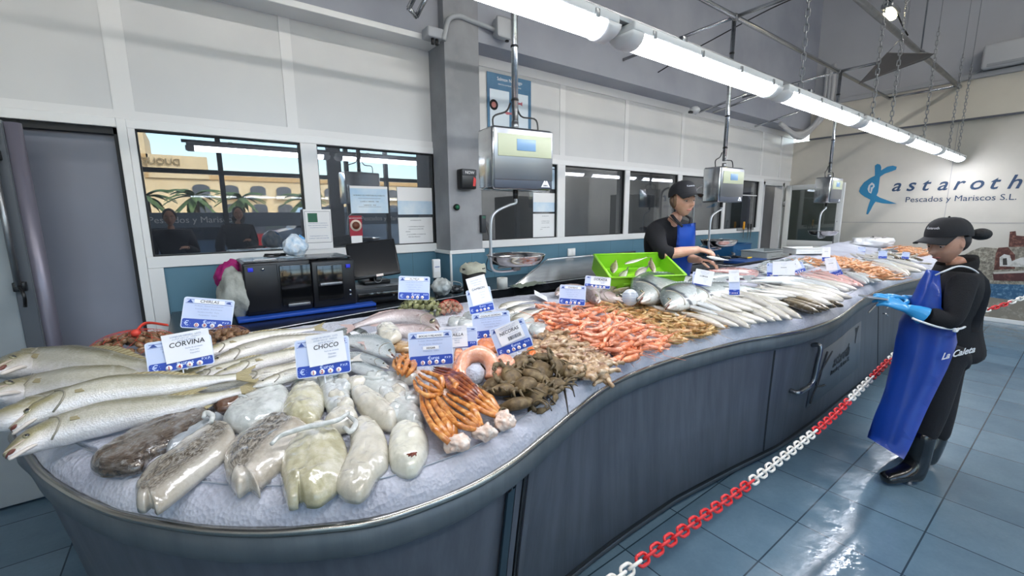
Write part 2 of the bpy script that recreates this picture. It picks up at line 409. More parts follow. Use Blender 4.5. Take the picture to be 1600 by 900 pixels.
# ------------------------------------------------------------------ far doorway and the open glazed door at the end wall
bm = NB(); box(bm, 8.35, 8.42, WV-.02, WV+.12, 0, 2.19, .004); box(bm, 9.14, 9.22, WV-.02, WV+.12, 0, 2.19, .004); box(bm, 8.35, 9.22, WV-.02, WV+.12, 2.13, 2.19, .004)
struct('trim_11', bm, mat('door_frame_light', '#c9cbcd', .35))
bm = NB(); box(bm, 8.9, 9.1, WV+.5, WV+.6, 0, 2.13); struct('trim_12', bm, mat('inner_jamb', '#8d8b9b', .5))
bm = NB(); box(bm, 8.3, 9.3, WV+.8, WV+.9, 0, 2.4); struct('passage_dark_panel', bm, mat('passage_shade', '#2b2f38', .7))  # dark panel, its colour stands in for the unlit passage
dw = thing('glazed_door', 'open white aluminium door with glass panes in front of the end wall', 'door', (9.2, 3.62, 0))
def door_fr(bm, w, h, z0=.03):
    box(bm, -.02, .02, -.09, 0, z0, h, .004); box(bm, -.02, .02, -w, -w+.09, z0, h, .004)
    for a, b in ((z0, z0+.14), (1.0, 1.12), (h-.09, h)): box(bm, -.02, .02, -w+.09, -.09, a, b, .004)
bm = NB(); door_fr(bm, .92, 2.14); sharp(obj('door_frame', bm, mat('door_alu', '#cfd2d2', .35), dw), 50)
bm = NB(); box(bm, -.004, .004, -.84, -.08, 1.11, 2.06); obj('upper_pane', bm, glass_mat('door_glass', .08, '#c9d0cf', .85), dw, smooth=False)
pbox('lower_panel', -.008, .008, -.84, -.08, .16, 1.01, mat('door_kick', '#bfc4c6', .4), dw)
bm = NB(); tube(bm, smooth_pts([(-.02, -.86, 1.05), (-.09, -.86, 1.07), (-.09, -.86, 1.45), (-.02, -.86, 1.47)], 14), .010, 8); obj('pull_handle', bm, M_tubes, dw)
pbox('hinge', -.03, .03, -.005, .03, 1.75, 1.85, M_tubes, dw, .003); pbox('hinge', -.03, .03, -.005, .03, .35, .45, M_tubes, dw, .003)

# ------------------------------------------------------------------ painted company sign and photo mural on the end wall
M_logo = mat('logo_blue', '#2f7fa8', .5); M_navy = mat('logo_navy', '#27405f', .5)
def on_end(pts, x=EU-.004):       # photo outline to points on the end wall, in (y, z)
    return [(atu(px, py, x).y, atu(px, py, x).z) for px, py in pts]
Mend = Matrix(((0, 0, -1, EU-.001), (-1, 0, 0, 0), (0, 1, 0, 0), (0, 0, 0, 1)))     # local x runs along -y, y up, z out of the wall
def wall_poly(bm, pts, h=.004):
    P = [(-y, z) for y, z in on_end(pts)]; n = len(P)
    a = [bm.verts.new(Mend @ Vector((p[0], p[1], 0))) for p in P]; b = [bm.verts.new(Mend @ Vector((p[0], p[1], h))) for p in P]
    for tri in tessellate_polygon([[Vector((p[0], p[1], 0)) for p in P]]):
        bm.faces.new([b[i] for i in tri]); bm.faces.new([a[i] for i in tri[::-1]])
    for i in range(n): bm.faces.new((a[i], a[(i+1) % n], b[(i+1) % n], b[i]))
sg = thing('wall_sign', 'blue fish emblem and company lettering on the white end wall', 'sign', (EU-.001, 1.5, 1.9))
sg.location = (0, 0, 0)
def zz(pts): return [(1200+x/4, 240+y/4) for x, y in pts]
bm = NB()
wall_poly(bm, zz([(668, 75), (683, 64), (700, 68), (708, 85), (706, 105), (745, 82), (780, 75), (805, 82), (800, 100), (770, 112), (730, 125), (700, 145), (694, 190), (688, 240), (678, 262), (700, 275), (740, 290), (804, 313), (760, 314), (715, 310), (672, 300), (655, 325), (640, 355), (625, 380), (614, 378), (622, 345), (632, 310), (640, 288), (605, 270), (580, 252), (569, 235), (576, 212), (600, 180), (640, 152), (668, 138)]))
obj('emblem', bm, M_logo, sg, smooth=False)
bm = NB(); wall_poly(bm, zz([(650, 180), (665, 192), (667, 206), (655, 220), (645, 250), (630, 242), (622, 222), (630, 198)]), .006); obj('emblem_face', bm, mat('sign_white', '#cfd0d0', .5), sg, smooth=False)
bm = NB(); wall_poly(bm, zz([(645, 198), (654, 195), (657, 203), (650, 212), (643, 208)]), .008); wall_poly(bm, zz([(640, 200), (645, 200), (640, 240), (635, 236)]), .008); obj('emblem_eye', bm, M_logo, sg, smooth=False)
y0 = atu(1393, 298, EU).y; y1 = atu(1602, 292, EU).y; zb = 1.972
bm = NB(); wds = 'astaroth'; step = (y0-y1-.02)/8.0
for k, ch in enumerate(wds):
    yy = y0-.06-step*k*1.03
    text_bm(bm, ch, .275, Matrix.Translation((0, yy, zb-.004*k+.0)) @ Matrix(((0, 0, -1, EU-.001), (-1, 0, 0, 0), (0, 1, 0, 0), (0, 0, 0, 1))), .004, 'CENTER', bold=.012, shear=.28)
obj('lettering', bm, M_navy, sg, smooth=False)
bm = NB(); ym = (atu(1417, 316, EU).y+atu(1585, 313, EU).y)/2
text_bm(bm, 'Pescados y Mariscos S.L.', .122, Matrix.Translation((0, ym, 1.785)) @ Matrix(((0, 0, -1, EU-.001), (-1, 0, 0, 0), (0, 1, 0, 0), (0, 0, 0, 1))), .004, 'CENTER', bold=.006)
obj('small_lettering', bm, M_navy, sg, smooth=False)

mu = thing('wall_mural', 'photo mural of a ruined fortress, beach and boats low on the end wall', 'mural'); 
def mural_mat(nm, a, b, sc, c=None):
    t = NT(nm); v = t.tc('Object'); n = t.noise(v, sc, 8, .7); t.b.inputs['Roughness'].default_value = .5
    t.col(t.ramp(n, [(.35, a), (.5, c or a), (.62, b)])); return t.m
def msh(nm, pts, m, h=.004):
    bm = NB(); wall_poly(bm, pts, h); return obj(nm, bm, m, mu, smooth=False)
msh('sand', [(1400, 470), (1640, 436), (1640, 520), (1400, 488)], mural_mat('mural_sand', '#857f74', '#a59f92', 9), .003)
msh('water', [(1500, 440), (1640, 440), (1640, 472), (1575, 468), (1500, 458)], mural_mat('mural_water', '#2f5a7c', '#6f93ab', 16), .005)
msh('rocks', [(1500, 402), (1520, 391), (1534, 386), (1560, 388), (1640, 380), (1640, 446), (1500, 442)], mural_mat('mural_rocks', '#5a5650', '#a9a496', 26, '#827d70'), .006)
M_mb = mural_mat('mural_brick', '#4e2c26', '#80574a', 22)
msh('keep', [(1576, 386), (1578, 362), (1587, 361), (1588, 368), (1600, 369), (1640, 364), (1640, 384)], M_mb, .008)
msh('brick_arch', [(1553, 422), (1556, 396), (1560, 387), (1575, 386), (1586, 398), (1586, 420)], M_mb, .008)
msh('plaster_house', [(1562, 416), (1562, 402), (1569, 397), (1578, 399), (1581, 408), (1596, 402), (1640, 398), (1640, 418)], mural_mat('mural_plaster', '#c9c8c4', '#a8a6a0', 20), .010)
msh('doorway', [(1567, 414), (1567, 404), (1573, 403), (1574, 414)], mat('mural_dark', '#3b3936', .6), .012)
msh('barge', [(1553, 438), (1551, 428), (1640, 424), (1640, 440)], mural_mat('mural_barge', '#4d2c2c', '#6c4440', 14), .012)
msh('barge_rail', [(1553, 428), (1552, 425), (1640, 421), (1640, 424.5)], mat('mural_rail', '#b9b5ae', .6), .013)

# ------------------------------------------------------------------ row of tube lights over the counter
M_diff = mat('light_diffuser', '#ffffff', .4, emit='#f3f6ff', es=LAMP_W)
M_lbody = mat('light_housing', '#d4d6d8', .4)
LZ, LV = 2.41, 1.37
def make_lamp(M_diff=None):
    M_diff = M_diff or globals()['M_diff']; t = thing('tube_light', 'x', 'light')
    bm = NB(); n = 10; L = 1.50
    def sec(x, r=1.0, zt=0): return [Vector((x, .063*r*math.cos(a), -.050*r*math.sin(a)*1.0)) for a in [PI*k/n for k in range(n+1)]]
    rings = [[bm.verts.new(v) for v in sec(x, r)] for x, r in ((-L/2+.05, .55), (-L/2+.06, .96), (-L/2+.09, 1), (L/2-.09, 1), (L/2-.06, .96), (L/2-.05, .55))]
    for a, b in zip(rings, rings[1:]):
        for k in range(n): bm.faces.new((a[k], a[k+1], b[k+1], b[k]))
    for r in (rings[0], rings[-1]): bm.faces.new(r)
    for a, b in zip(rings, rings[1:]): bm.faces.new((a[0], b[0], b[-1], a[-1]))
    obj('diffuser', bm, M_diff, t)
    for s in (-1, 1):
        bm = NB(); x0, x1 = sorted((s*(L/2-.08), s*L/2)); 
        rg = [[bm.verts.new(Vector((x, .068*math.cos(a), -.057*r*math.sin(a)))) for a in [PI*k/n for k in range(n+1)]] for x, r in ((x0, 1), (x1-.02 if s > 0 else x0+.02, 1), (x1, .75)) ] if s > 0 else [[bm.verts.new(Vector((x, .068*math.cos(a), -.057*r*math.sin(a)))) for a in [PI*k/n for k in range(n+1)]] for x, r in ((x1, 1), (x0+.02, 1), (x0, .75))]
        for a, b in zip(rg, rg[1:]):
            for k in range(n): bm.faces.new((a[k], a[k+1], b[k+1], b[k]))
            bm.faces.new((a[0], b[0], b[-1], a[-1]))
        for r in (rg[0], rg[-1]): bm.faces.new(r)
        obj('end_cap', bm, mat('light_end_cap', '#d8dadd', .35), t)
    pbox('housing', -L/2+.01, L/2-.01, -.068, .068, 0, .038, M_lbody, t, .008)
    for x in (-.6, -.2, .2, .6): pbox('clip', x-.012, x+.012, -.073, -.060, -.008, .025, M_tubes, t, .002)
    return t
lamp0 = make_lamp(); lamps = []; fill_lamp = make_lamp(mat('hall_fill_diffuser', '#ffffff', .4, emit='#fbf6ee', es=62))  # second lamp model: unseen extra row, added to brighten walls and upper hall
nm_l = ['nearest tube light over the counter, cut by the top edge of the photo', 'second tube light from the photographer, long and bright over the middle of the counter', 'third tube light of the row, between the second scale and the third scale',
        'fourth tube light of the row, above the fish emblem', 'last but one tube light in the row by the end wall', 'farthest tube light of the row, nearest the end wall']
for k in range(6):
    l = fill_lamp if k == 0 else dup(fill_lamp); l.location = (-3.2+2.1*k, -2.7, HT-.06); l['label'] = 'added fill tube light, out of view, high behind the photographer'; l['group'] = 'added fill tube lights behind the photographer'
for k in range(6):
    x = .80+1.575*k; l = lamp0 if k == 0 else dup(lamp0)
    l.location = (x, LV, LZ); l['label'] = nm_l[k]; l['group'] = 'tube lights over the counter'; lamps.append(l)
tr = thing('light_rail', 'long thin steel channel carrying the row of tube lights', 'rail', (0, LV, LZ+.0385))
pbox('channel', .02, 9.42, -.03, .03, .0, .028, M_tubes, tr, .003)
for k in range(6):
    pbox('bracket', .80+1.575*k-.35, .80+1.575*k-.31, -.05, .05, .001, .03, M_steel, tr, .003)
# hanging chains
def chain_links(root, p0, p1, n_max, L=.05, W=.022, r=.0035, m=None, name='link'):
    d = (Vector(p1)-Vector(p0)); N = max(2, min(n_max, int(d.length/(L*.78)))); q = d.to_track_quat('X', 'Z')
    LL = d.length/N/.78
    bm = NB(); P = []
    for k in range(14):
        a = 2*PI*k/14; cx = (LL/2-W/2) if math.cos(a) > 0 else -(LL/2-W/2); P.append((cx*.98+W/2*math.cos(a), W/2*math.sin(a), 0))
    tube(bm, P, r, 5, closed=True); me = None; res = []
    for i in range(N):
        if me is None: o = obj(name, bm, m, root); me = o.data
        else: o = bpy.data.objects.new(name, me); C.objects.link(o); o.parent = root
        o.rotation_mode = 'QUATERNION'; o.rotation_quaternion = q @ Quaternion((1, 0, 0), PI/2*(i % 2)+.4)
        o.location = Vector(p0) + d*((i+.5)/N) - Vector(root.location); res.append(o)
    return res
chx = [(3.55, 'chain holding the light row just left of the second scale pole'), (5.15, 'left chain of the pair holding the light row near the third scale pole'), (5.75, 'right chain of the pair holding the light row near the third scale pole'), (7.1, 'chain holding the light row over the fish emblem'), (8.55, 'chain holding the light row right of the emblem'), (9.2, 'last chain holding the far end of the light row')]
for x, lb in chx:
    t = thing('hanging_chain', lb, 'chain', (x, LV, LZ+.06), group='chains of the light row')
    chain_links(t, (x, LV, LZ+.066), (x, LV, 3.7), 34, L=.06, W=.026, r=.004, m=M_tubes)
    bm = NB(); tube(bm, [(0, 0, 3.69-LZ-.06), (0, 0, HT-LZ-.06)], .003, 5); obj('wire', bm, M_tubes, t)

# ------------------------------------------------------------------ overhead tube frame that carries the scales
RZ, RA, RB = 3.46, 2.30, 1.50
rk = thing('overhead_rack', 'overhead ladder frame of stainless tubes that carries the hanging scales', 'frame', (0, 0, 0))
def part_tube(name, pts, r, parent, m, seg=10):
    bm = NB(); tube(bm, pts, r, seg); return obj(name, bm, m, parent)
part_tube('long_tube', [(-.3, RA, RZ), (EU-.06, RA, RZ)], .022, rk, M_steel); part_tube('long_tube', [(-.3, RB, RZ), (EU-.06, RB, RZ)], .030, rk, M_tubes)
for x in (1.72, 4.36, 7.10, 9.35): part_tube('cross_tube', [(x, RA, RZ), (x, RB, RZ)], .018, rk, M_steel)
for x in (1.72, 4.36, 7.10):
    part_tube('wall_arm', [(x, RA, RZ), (x-.25, SV, RZ-.12)], .016, rk, M_steel)
    bm = NB(); ball(bm, (x, RA, RZ), .034, 2); obj('joint', bm, M_tubes, rk)
    bm = NB(); ball(bm, (x, RB, RZ), .040, 2); obj('joint', bm, M_tubes, rk)
    part_tube('riser', [(x, RB, RZ), (x, RB, HT)], .008, rk, M_tubes, 6)
# loose grey cable looping between the tubes
bm = NB(); tube(bm, smooth_pts([(4.7, 3.38, 3.3), (4.95, 2.9, 3.55), (5.6, 2.2, 3.95), (6.1, 1.7, 3.92), (6.5, 1.5, 3.52)], 40), .007, 6)
tag(obj('power_cable', bm, M_blackm), 'thin dark cable sagging in an arc between the overhead tubes', 'cable')
# dark vane/deflector near the spot lamp
ln = thing('flood_lamp', 'small glowing warm lamp fixed on the outer overhead tube', 'lamp', (6.0, RB+.05, 3.62))
bm = NB(); ball(bm, (0, 0, 0), (.13, .05, .045), 2); obj('lamp_lens', bm, mat('warm_lens', '#fff6d8', .3, emit='#fff0c4', es=14), ln)
pbox('housing', -.14, .14, -.05, .05, .03, .08, M_tubes, ln, .012); part_tube('stem', [(0, 0, .08), (0, -.02, .30)], .01, ln, M_tubes)
bm = NB(); P = [(6.25, 1.60, 3.32), (6.95, 1.35, 3.38), (7.0, 1.42, 3.35), (6.35, 1.85, 3.08)]
a = [bm.verts.new(p) for p in P]; b = [bm.verts.new((p[0], p[1], p[2]+.006)) for p in P]; bm.faces.new(a); bm.faces.new(b[::-1])
for i in range(4): bm.faces.new((a[i], a[(i+1) % 4], b[(i+1) % 4], b[i]))
dpl = tag(obj('deflector_plate', bm, mat('dark_plate', '#54504f', .6), smooth=False), 'dark triangular plate hanging by the glowing lamp under the overhead tube', 'plate')
part_tube('hanger', [(6.95, 1.36, 3.38), (6.95, RB, RZ+.0)], .006, dpl, M_tubes, 5); part_tube('hanger', [(6.30, 1.62, 3.32), (6.30, RB, RZ)], .006, dpl, M_tubes, 5)

# ------------------------------------------------------------------ hanging scales
M_sc = mat('scale_steel', '#cfd0d0', .18, 1., var='#bfc0c1', vs=2, stretch=(1, 1, 10)); M_scd = mat('scale_dark_band', '#4a505b', .4, .2)
M_face = mat('scale_face', '#a4aa90', .5); M_lcd = mat('scale_screen', '#5f7f9e', .3, emit='#7fa3cc', es=.12)
def make_scale():
    t = thing('hanging_scale', 'x', 'scale')
    W_, H_, D_ = .42, .36, .20
    pbox('housing', -W_/2, W_/2, -D_/2, D_/2, 0, H_, M_sc, t, .018)
    fr = pbox('front_panel', -W_/2+.006, W_/2-.006, -D_/2-.012, -D_/2, .055, H_-.012, mat('scale_front', '#8e9195', .33, .9), t, .006)
    bd = pbox('lower_band', -W_/2+.008, W_/2-.008, -D_/2-.008, -D_/2+.004, .006, .085, M_scd, t, .004)
    kp = pbox('display_panel', -W_/2+.03, W_/2-.02, -D_/2-.016, -D_/2-.012, .19, .315, M_face, t, .002)
    pbox('screen', -.055, .075, -D_/2-.019, -D_/2-.0158, .225, .29, M_lcd, kp, .001)
    bm = NB(); P = [(.12, .018), (.185, .018), (.1525, .075)]
    vs = prism(bm, P, 0, .002, Matrix(((1, 0, 0, 0), (0, 0, -1, -D_/2-.008), (0, 1, 0, 0), (0, 0, 0, 1)))); w = obj('warning_triangle', bm, M_paper, t, smooth=False)
    bm = NB(); text_bm(bm, 'DIBAL', .013, Matrix(((1, 0, 0, .1525), (0, 0, -1, -D_/2-.010), (0, 1, 0, .024), (0, 0, 0, 1))), .001); text_bm(bm, '!', .025, Matrix(((1, 0, 0, .1525), (0, 0, -1, -D_/2-.010), (0, 1, 0, .042), (0, 0, 0, 1))), .001); obj('triangle_print', bm, M_blackm, w, smooth=False)
    bm = NB(); tube(bm, [(0, 0, H_), (0, 0, H_+.05)], .022, 14); box(bm, -.03, .03, -.03, .03, H_, H_+.012, .003); obj('pole_clamp', bm, M_tubes, t)
    part_tube('cable', smooth_pts([(-.15, 0, H_), (-.14, .01, H_+.07), (-.05, .02, H_+.11), (-.02, .02, H_+.16)], 14), .0055, t, M_black, 6)
    part_tube('cable', smooth_pts([(.17, 0, H_), (.155, .01, H_+.08), (.06, .02, H_+.09), (.02, .02, H_+.15)], 14), .0055, t, M_black, 6)
    bm = NB(); tube(bm, [(0, 0, -.05), (0, 0, 0)], .017, 12); obj('swivel', bm, M_black, t)
    bm = NB(); tube(bm, smooth_pts([(0, 0, -.045), (-.0, 0, -.075), (-.05, 0, -.09), (-.14, 0, -.13), (-.175, 0, -.19), (-.18, 0, -.35), (-.175, 0, -.47), (-.12, 0, -.50), (0, 0, -.50)], 40), [.010]+[.012]*38+[.012], 10, flat=.7); obj('hanger_arm', bm, mat('arm_alu', '#c9ccd0', .3, .8), t)
    bm = NB(); R = .185; pr_ = [(.0, -.47), (.10, -.47), (.155, -.455), (.178, -.425), (R, -.405), (R+.006, -.402), (R+.004, -.398), (R-.008, -.402), (.17, -.424), (.15, -.448), (.10, -.462), (0, -.462)]
    lathe(bm, pr_, 40); pn = obj('pan', bm, mat('pan_steel', '#c9cacb', .14, 1., var='#a5a29f', vs=8), t, weld=True)
    bm = NB(); tube(bm, [(0, 0, -.5), (0, 0, -.465)], .03, 12); tube(bm, [(-.13, 0, -.475), (.13, 0, -.475)], .008, 6); obj('pan_support', bm, M_tubes, pn)
    return t
sc0 = make_scale()
def set_scale(o, x, y, z, rz, label, zt=RZ):
    o.location = (x, y, z); o.rotation_euler = (0, 0, rz); o['label'] = label
    p = thing('scale_pole', 'steel pole holding the ' + label.split(',')[0].replace('steel hanging scale ', 'scale '), 'pole', (x, y, z+.41))
    part_tube('tube', [(0, 0, 0), (0, 0, zt-z-.41)], .020, p, M_steel, 12)
    for q in (.12, .42, .72, 1.0):
        bm = NB(); tube(bm, [(0, 0, q), (0, 0, q+.012)], .0235, 12); obj('cable_tie', bm, M_black, p)
    bm = NB(); tube(bm, [(.018, .018, .1), (.018, .018, zt-z-.43)], .005, 6); obj('cable', bm, M_black, p)
set_scale(sc0, 1.66, 2.20, 1.775, math.radians(-7), 'steel hanging scale nearest the camera, with cream display, beside the grey column')
s2 = dup(sc0); set_scale(s2, 4.38, 2.32, 1.735, math.radians(-4), 'middle steel hanging scale, just right of the cap of the woman behind the counter')
s3 = dup(sc0); set_scale(s3, 7.10, 2.28, 1.755, math.radians(0), 'steel hanging scale farthest away, in front of the open glazed door')
for s in (sc0, s2, s3): s['group'] = 'hanging scales over the counter'
for o in (s2, s3): o.scale = (.95,)*3

# ------------------------------------------------------------------ things on the upper wall
jb = thing('junction_box', 'round-cornered grey junction box high on the wall right of the column', 'box', (2.40, SV-.0, 3.25))
pbox('box_body', -.075, .075, -.085, 0, -.08, .08, mat('box_grey', '#a5a9ae', .5), jb, .03)
pbox('lid', -.08, .08, -.10, -.085, -.085, .085, mat('box_lid', '#b2b5b9', .5), jb, .02)
part_tube('cable_gland', [(.06, -.05, -.09), (.06, -.05, -.06)], .018, jb, M_black)
bm = NB(); tube(bm, smooth_pts([(1.80, 3.33, 3.02), (1.83, 3.34, 3.12), (1.88, 3.37, 3.21), (1.98, 3.385, 3.26), (2.1, 3.39, 3.255), (2.33, 3.38, 3.235)], 30), .019, 10)
tag(obj('conduit', bm, mat('conduit_grey', '#a9adb1', .5)), 'pale grey bent conduit pipe running over the top of the grey column', 'pipe')
cm = thing('security_camera', 'small pale junction block with twin black lens just left of the column top', 'camera', (1.74, 3.40, 3.06))
pbox('mount', -.07, .07, -.06, .06, -.03, .05, mat('mount_grey', '#a9adb3', .5), cm, .012)
for dx in (-.018, .018): part_tube('lens', [(dx, -.03, -.075), (dx, -.03, -.03)], .014, cm, M_black)
br = thing('tube_bracket', 'steel tube bracket hanging from the top edge left of the column', 'bracket', (1.55, 3.15, 3.1))
for pts in ([(-.02, .1, .0), (.05, .02, .15), (.05, .02, .38)], [(-.10, .05, .02), (-.04, -.05, .16), (-.04, -.05, .4)], [(-.10, .05, .02), (-.02, .1, 0)], [(-.06, -.02, .12), (.05, .02, .2)]): part_tube('tube', pts, .018, br, M_steel)
w2 = thing('security_camera', 'small white camera on a bracket at the wall above the woman behind the counter', 'camera', (5.5, 3.36, 2.97))
bm = NB(); ball(bm, (0, 0, 0), (.07, .07, .05), 2); obj('dome', bm, mat('dome_white', '#c9cccf', .4), w2); part_tube('bracket', [(0, 0, 0), (.10, .05, -.02), (.22, .06, .05)], .014, w2, M_tubes)
pbox('nozzle', -.12, -.06, -.02, .02, -.05, -.02, M_black, w2, .006)
for k, (x, z) in enumerate(((5.7, 2.98), (6.05, 3.02), (7.3, 2.97))):
    bm = NB(); tube(bm, [(x, SV, z), (x+.15, SV-.55, z+.14)], .014, 8)
    tag(obj('wall_strut', bm, M_steel), ['steel strut leaning out beside the small white wall camera', 'second steel strut, just right of the one by the wall camera', 'lone steel strut near the pipes in the far corner'][k], 'strut')
bm = NB()
for k in range(3): tube(bm, smooth_pts([(8.1+.12*k, SV-.04, 3.10-.03*k), (8.7+.1*k, SV-.05, 3.0-.03*k), (9.2+.05*k, SV-.10, 3.15), (9.38, SV-.2-.05*k, 3.5), (9.4, SV-.2-.05*k, 4.2)], 24), .035, 8)
tag(obj('pipe_bundle', bm, mat('pipe_cream', '#b5b6b8', .45)), 'bundle of pale insulated pipes bending in the upper far corner', 'pipes')
ac = thing('air_conditioner', 'white wall air conditioner at the upper right edge of the photo', 'air conditioner', (EU-.02, .93, 3.60))
pbox('casing', -.20, 0, -.80, .36, .02, .34, mat('ac_white', '#c9cacb', .4), ac, .03); pbox('flap', -.205, -.15, -.74, .30, .035, .075, mat('ac_flap', '#a9abae', .4), ac, .006)
bm = NB(); tube(bm, smooth_pts([(EU-.06, 1.26, 3.68), (EU-.06, 1.36, 3.62), (EU-.07, 1.6, 3.58), (EU-.08, 2.0, 3.57)], 14), .018, 8); tag(obj('drain_hose', bm, mat('hose_grey', '#b3b5b7', .5)), 'pale hose from the air conditioner along the end wall ledge', 'hose')

# ------------------------------------------------------------------ notices, poster, little wall things
def wpaper(name, x0, x1, z0, z1, y, label, cat, m=None, group=None):
    t = thing(name, label, cat, ((x0+x1)/2, y, (z0+z1)/2), group=group); w = (x1-x0)/2; h = (z1-z0)/2
    pbox('sheet', -w, w, -.0015, .0015, -h, h, m or M_paper, t); return t, w, h
def wt(t, name, lines, m, al='CENTER'):
    bm = NB()
    for s, x, z, size in lines: text_bm(bm, s, size, Matrix(((1, 0, 0, x), (0, 0, -1, -.0016), (0, 1, 0, z), (0, 0, 0, 1))), .0004, al)
    return obj(name, bm, m, t, smooth=False)
def wr(t, name, x0, x1, z0, z1, m, d=.0008, y=-.0016):
    return pbox(name, x0, x1, y-d, y, z0, z1, m, t)
M_ink = mat('ink_dark', '#3d4350', .8); M_inkb = mat('ink_blue', '#3f5f94', .8); M_sky = mat('poster_sky', '#a9c9e2', .6, var='#d7e4ee', vs=5); M_teal = mat('poster_teal', '#2f5d80', .4, var='#47789a', vs=4)
M_maroon = mat('calendar_red', '#9c1f35', .5); M_green = mat('stamp_green', '#246049', .6)
def R(px0, py0, px1, py1, v=3.69):
    a = atv(px0, py0, v); b = atv(px1, py1, v); return a.x, b.x, min(a.z, b.z), max(a.z, b.z)
yp = WV-.022
x0, x1, z0, z1 = R(473, 327, 521, 388, yp); t, w, h = wpaper('notice', x0, x1, z0+.0, z1, yp, 'white notice with green emblem taped across the white frame between the two left windows', 'notice')
wr(t, 'emblem', -w+.03, -w+.10, h-.10, h-.03, M_green); wr(t, 'border', -w+.008, w-.008, -h+.05, -h+.053, M_ink); wr(t, 'border', -w+.008, w-.008, h-.018, h-.016, M_ink); wr(t, 'border', -w+.008, -w+.010, -h+.05, h-.016, M_ink); wr(t, 'border', w-.010, w-.008, -h+.05, h-.016, M_ink)
wt(t, 'print', [('ESTE ESTABLECIMIENTO TIENE LIBRO DE', 0, .045, .0075), ('QUEJAS Y RECLAMACIONES A DISPOSICION', 0, .028, .0075), ('DE LAS PERSONAS CONSUMIDORAS', 0, .011, .0075), ('THIS ESTABLISHMENT HAS OFFICIAL', 0, -.055, .0085), ('COMPLAINT FORMS FOR CONSUMERS', 0, -.073, .0085)], M_inkb)
yq = WV+.026
x0, x1, z0, z1 = R(546, 290, 607, 333, yq); t, w, h = wpaper('notice', x0, x1, z0, z1, yq, 'blue and white landscape notice taped inside the second left window, left of two others', 'notice', M_sky)
wr(t, 'top_strip', -w, w, h-.02, h, M_paper); wt(t, 'print', [('HORARIO DE APERTURA AL PUBLICO', 0, .03, .016), ('LUNES A VIERNES   9:00', 0, -.02, .015), ('SABADOS   9:00', 0, -.05, .015)], M_ink)
wr(t, 'table_line', -w*.6, w*.6, .010, .012, M_ink); wr(t, 'table_line', -w*.6, w*.6, -.06, -.058, M_ink)
x0, x1, z0, z1 = R(545, 337, 567, 369, yq); t, w, h = wpaper('wall_calendar', x0, x1, z0, z1, yq, 'small dark red calendar with a round dish picture in the second left window', 'calendar', M_maroon)
bm = NB(); lathe(bm, [(0, 0), (.048, 0), (.048, .001), (0, .001)], 24, Matrix(((1, 0, 0, 0), (0, 0, -1, -.0016), (0, 1, 0, .005), (0, 0, 0, 1)))); obj('picture', bm, mat('plate_print', '#e6d3c4', .5), t)
bm = NB(); lathe(bm, [(0, 0), (.032, 0), (.032, .001), (0, .001)], 20, Matrix(((1, 0, 0, 0), (0, 0, -1, -.0028), (0, 1, 0, .005), (0, 0, 0, 1)))); obj('picture', bm, mat('food_print', '#6b3a28', .5), t)
wt(t, 'print', [('BAR RESTAURANTE', 0, h-.025, .012)], M_paper)
pbox('date_pad', -w*.85, w*.85, -.004, .002, -h-.055, -h+.005, M_paper, t); wt(t, 'dates', [('L M X J V S D', 0, -h-.012, .010), ('1 2 3 4 5 6 7', 0, -h-.028, .010), ('8 9 10 11 12 13', 0, -h-.044, .009)], M_ink)
x0, x1, z0, z1 = R(620, 292, 676, 335, yq); t, w, h = wpaper('notice', x0, x1, z0, z1, yq, 'pale blue company notice, upper of two at the right of the second left window', 'notice', M_sky)
wr(t, 'top_half', -w, w, 0.0, h, M_paper); wt(t, 'print', [('Kastaroth', 0, h-.05, .024), ('Estimados clientes:', -.05, .03, .012), ('se informa que el establecimiento permanecera', 0, .012, .0085)], M_inkb)
x0, x1, z0, z1 = R(622, 340, 677, 382, yq); t, w, h = wpaper('notice', x0, x1, z0, z1, yq, 'white printed notice with rules, lower of two in the corner of the second left window', 'notice')
wt(t, 'print', [('RECOMENDACIONES', 0, h-.03, .011), ('1º LAVAR BIEN EL PESCADO', 0, .04, .013), ('QUE SE VA A CONSUMIR', 0, .018, .013), ('CRUDO', -.08, -.004, .013), ('2º NO ROMPER LA CADENA DE', 0, -.03, .013), ('FRIO DEL PESCADO', -.02, -.052, .013)], M_ink)
x0, x1, z0, z1 = R(833, 301, 870, 331, yq); t, w, h = wpaper('notice', x0, x1, z0, z1, yq, 'pale blue company notice, upper of the two on the pane behind the nearest scale', 'notice', M_sky)
wr(t, 'top_half', -w, w, 0.0, h, M_paper); wt(t, 'print', [('Kastaroth', 0, h-.05, .022), ('Estimados clientes:', -.04, .03, .012)], M_inkb)
x0, x1, z0, z1 = R(833, 334, 870, 371, yq); t, w, h = wpaper('notice', x0, x1, z0, z1, yq, 'white printed notice with rules, lower of the two on the pane behind the nearest scale', 'notice')
wt(t, 'print', [('RECOMENDACIONES', 0, h-.03, .010), ('1º LAVAR BIEN EL PESCADO', 0, .05, .010), ('QUE SE VA A CONSUMIR', 0, .03, .010), ('2º NO ROMPER LA CADENA', 0, -.02, .010), ('DE FRIO', -.06, -.04, .010)], M_ink)
x0, x1, z0, z1 = R(843, 259, 871, 296, yq); t, w, h = wpaper('notice', x0, x1, z0, z1, yq, 'pale blue sheet showing at the right edge of the nearest scale', 'notice', M_sky); wr(t, 'top_strip', -w, w, h-.03, h-.02, M_ink)
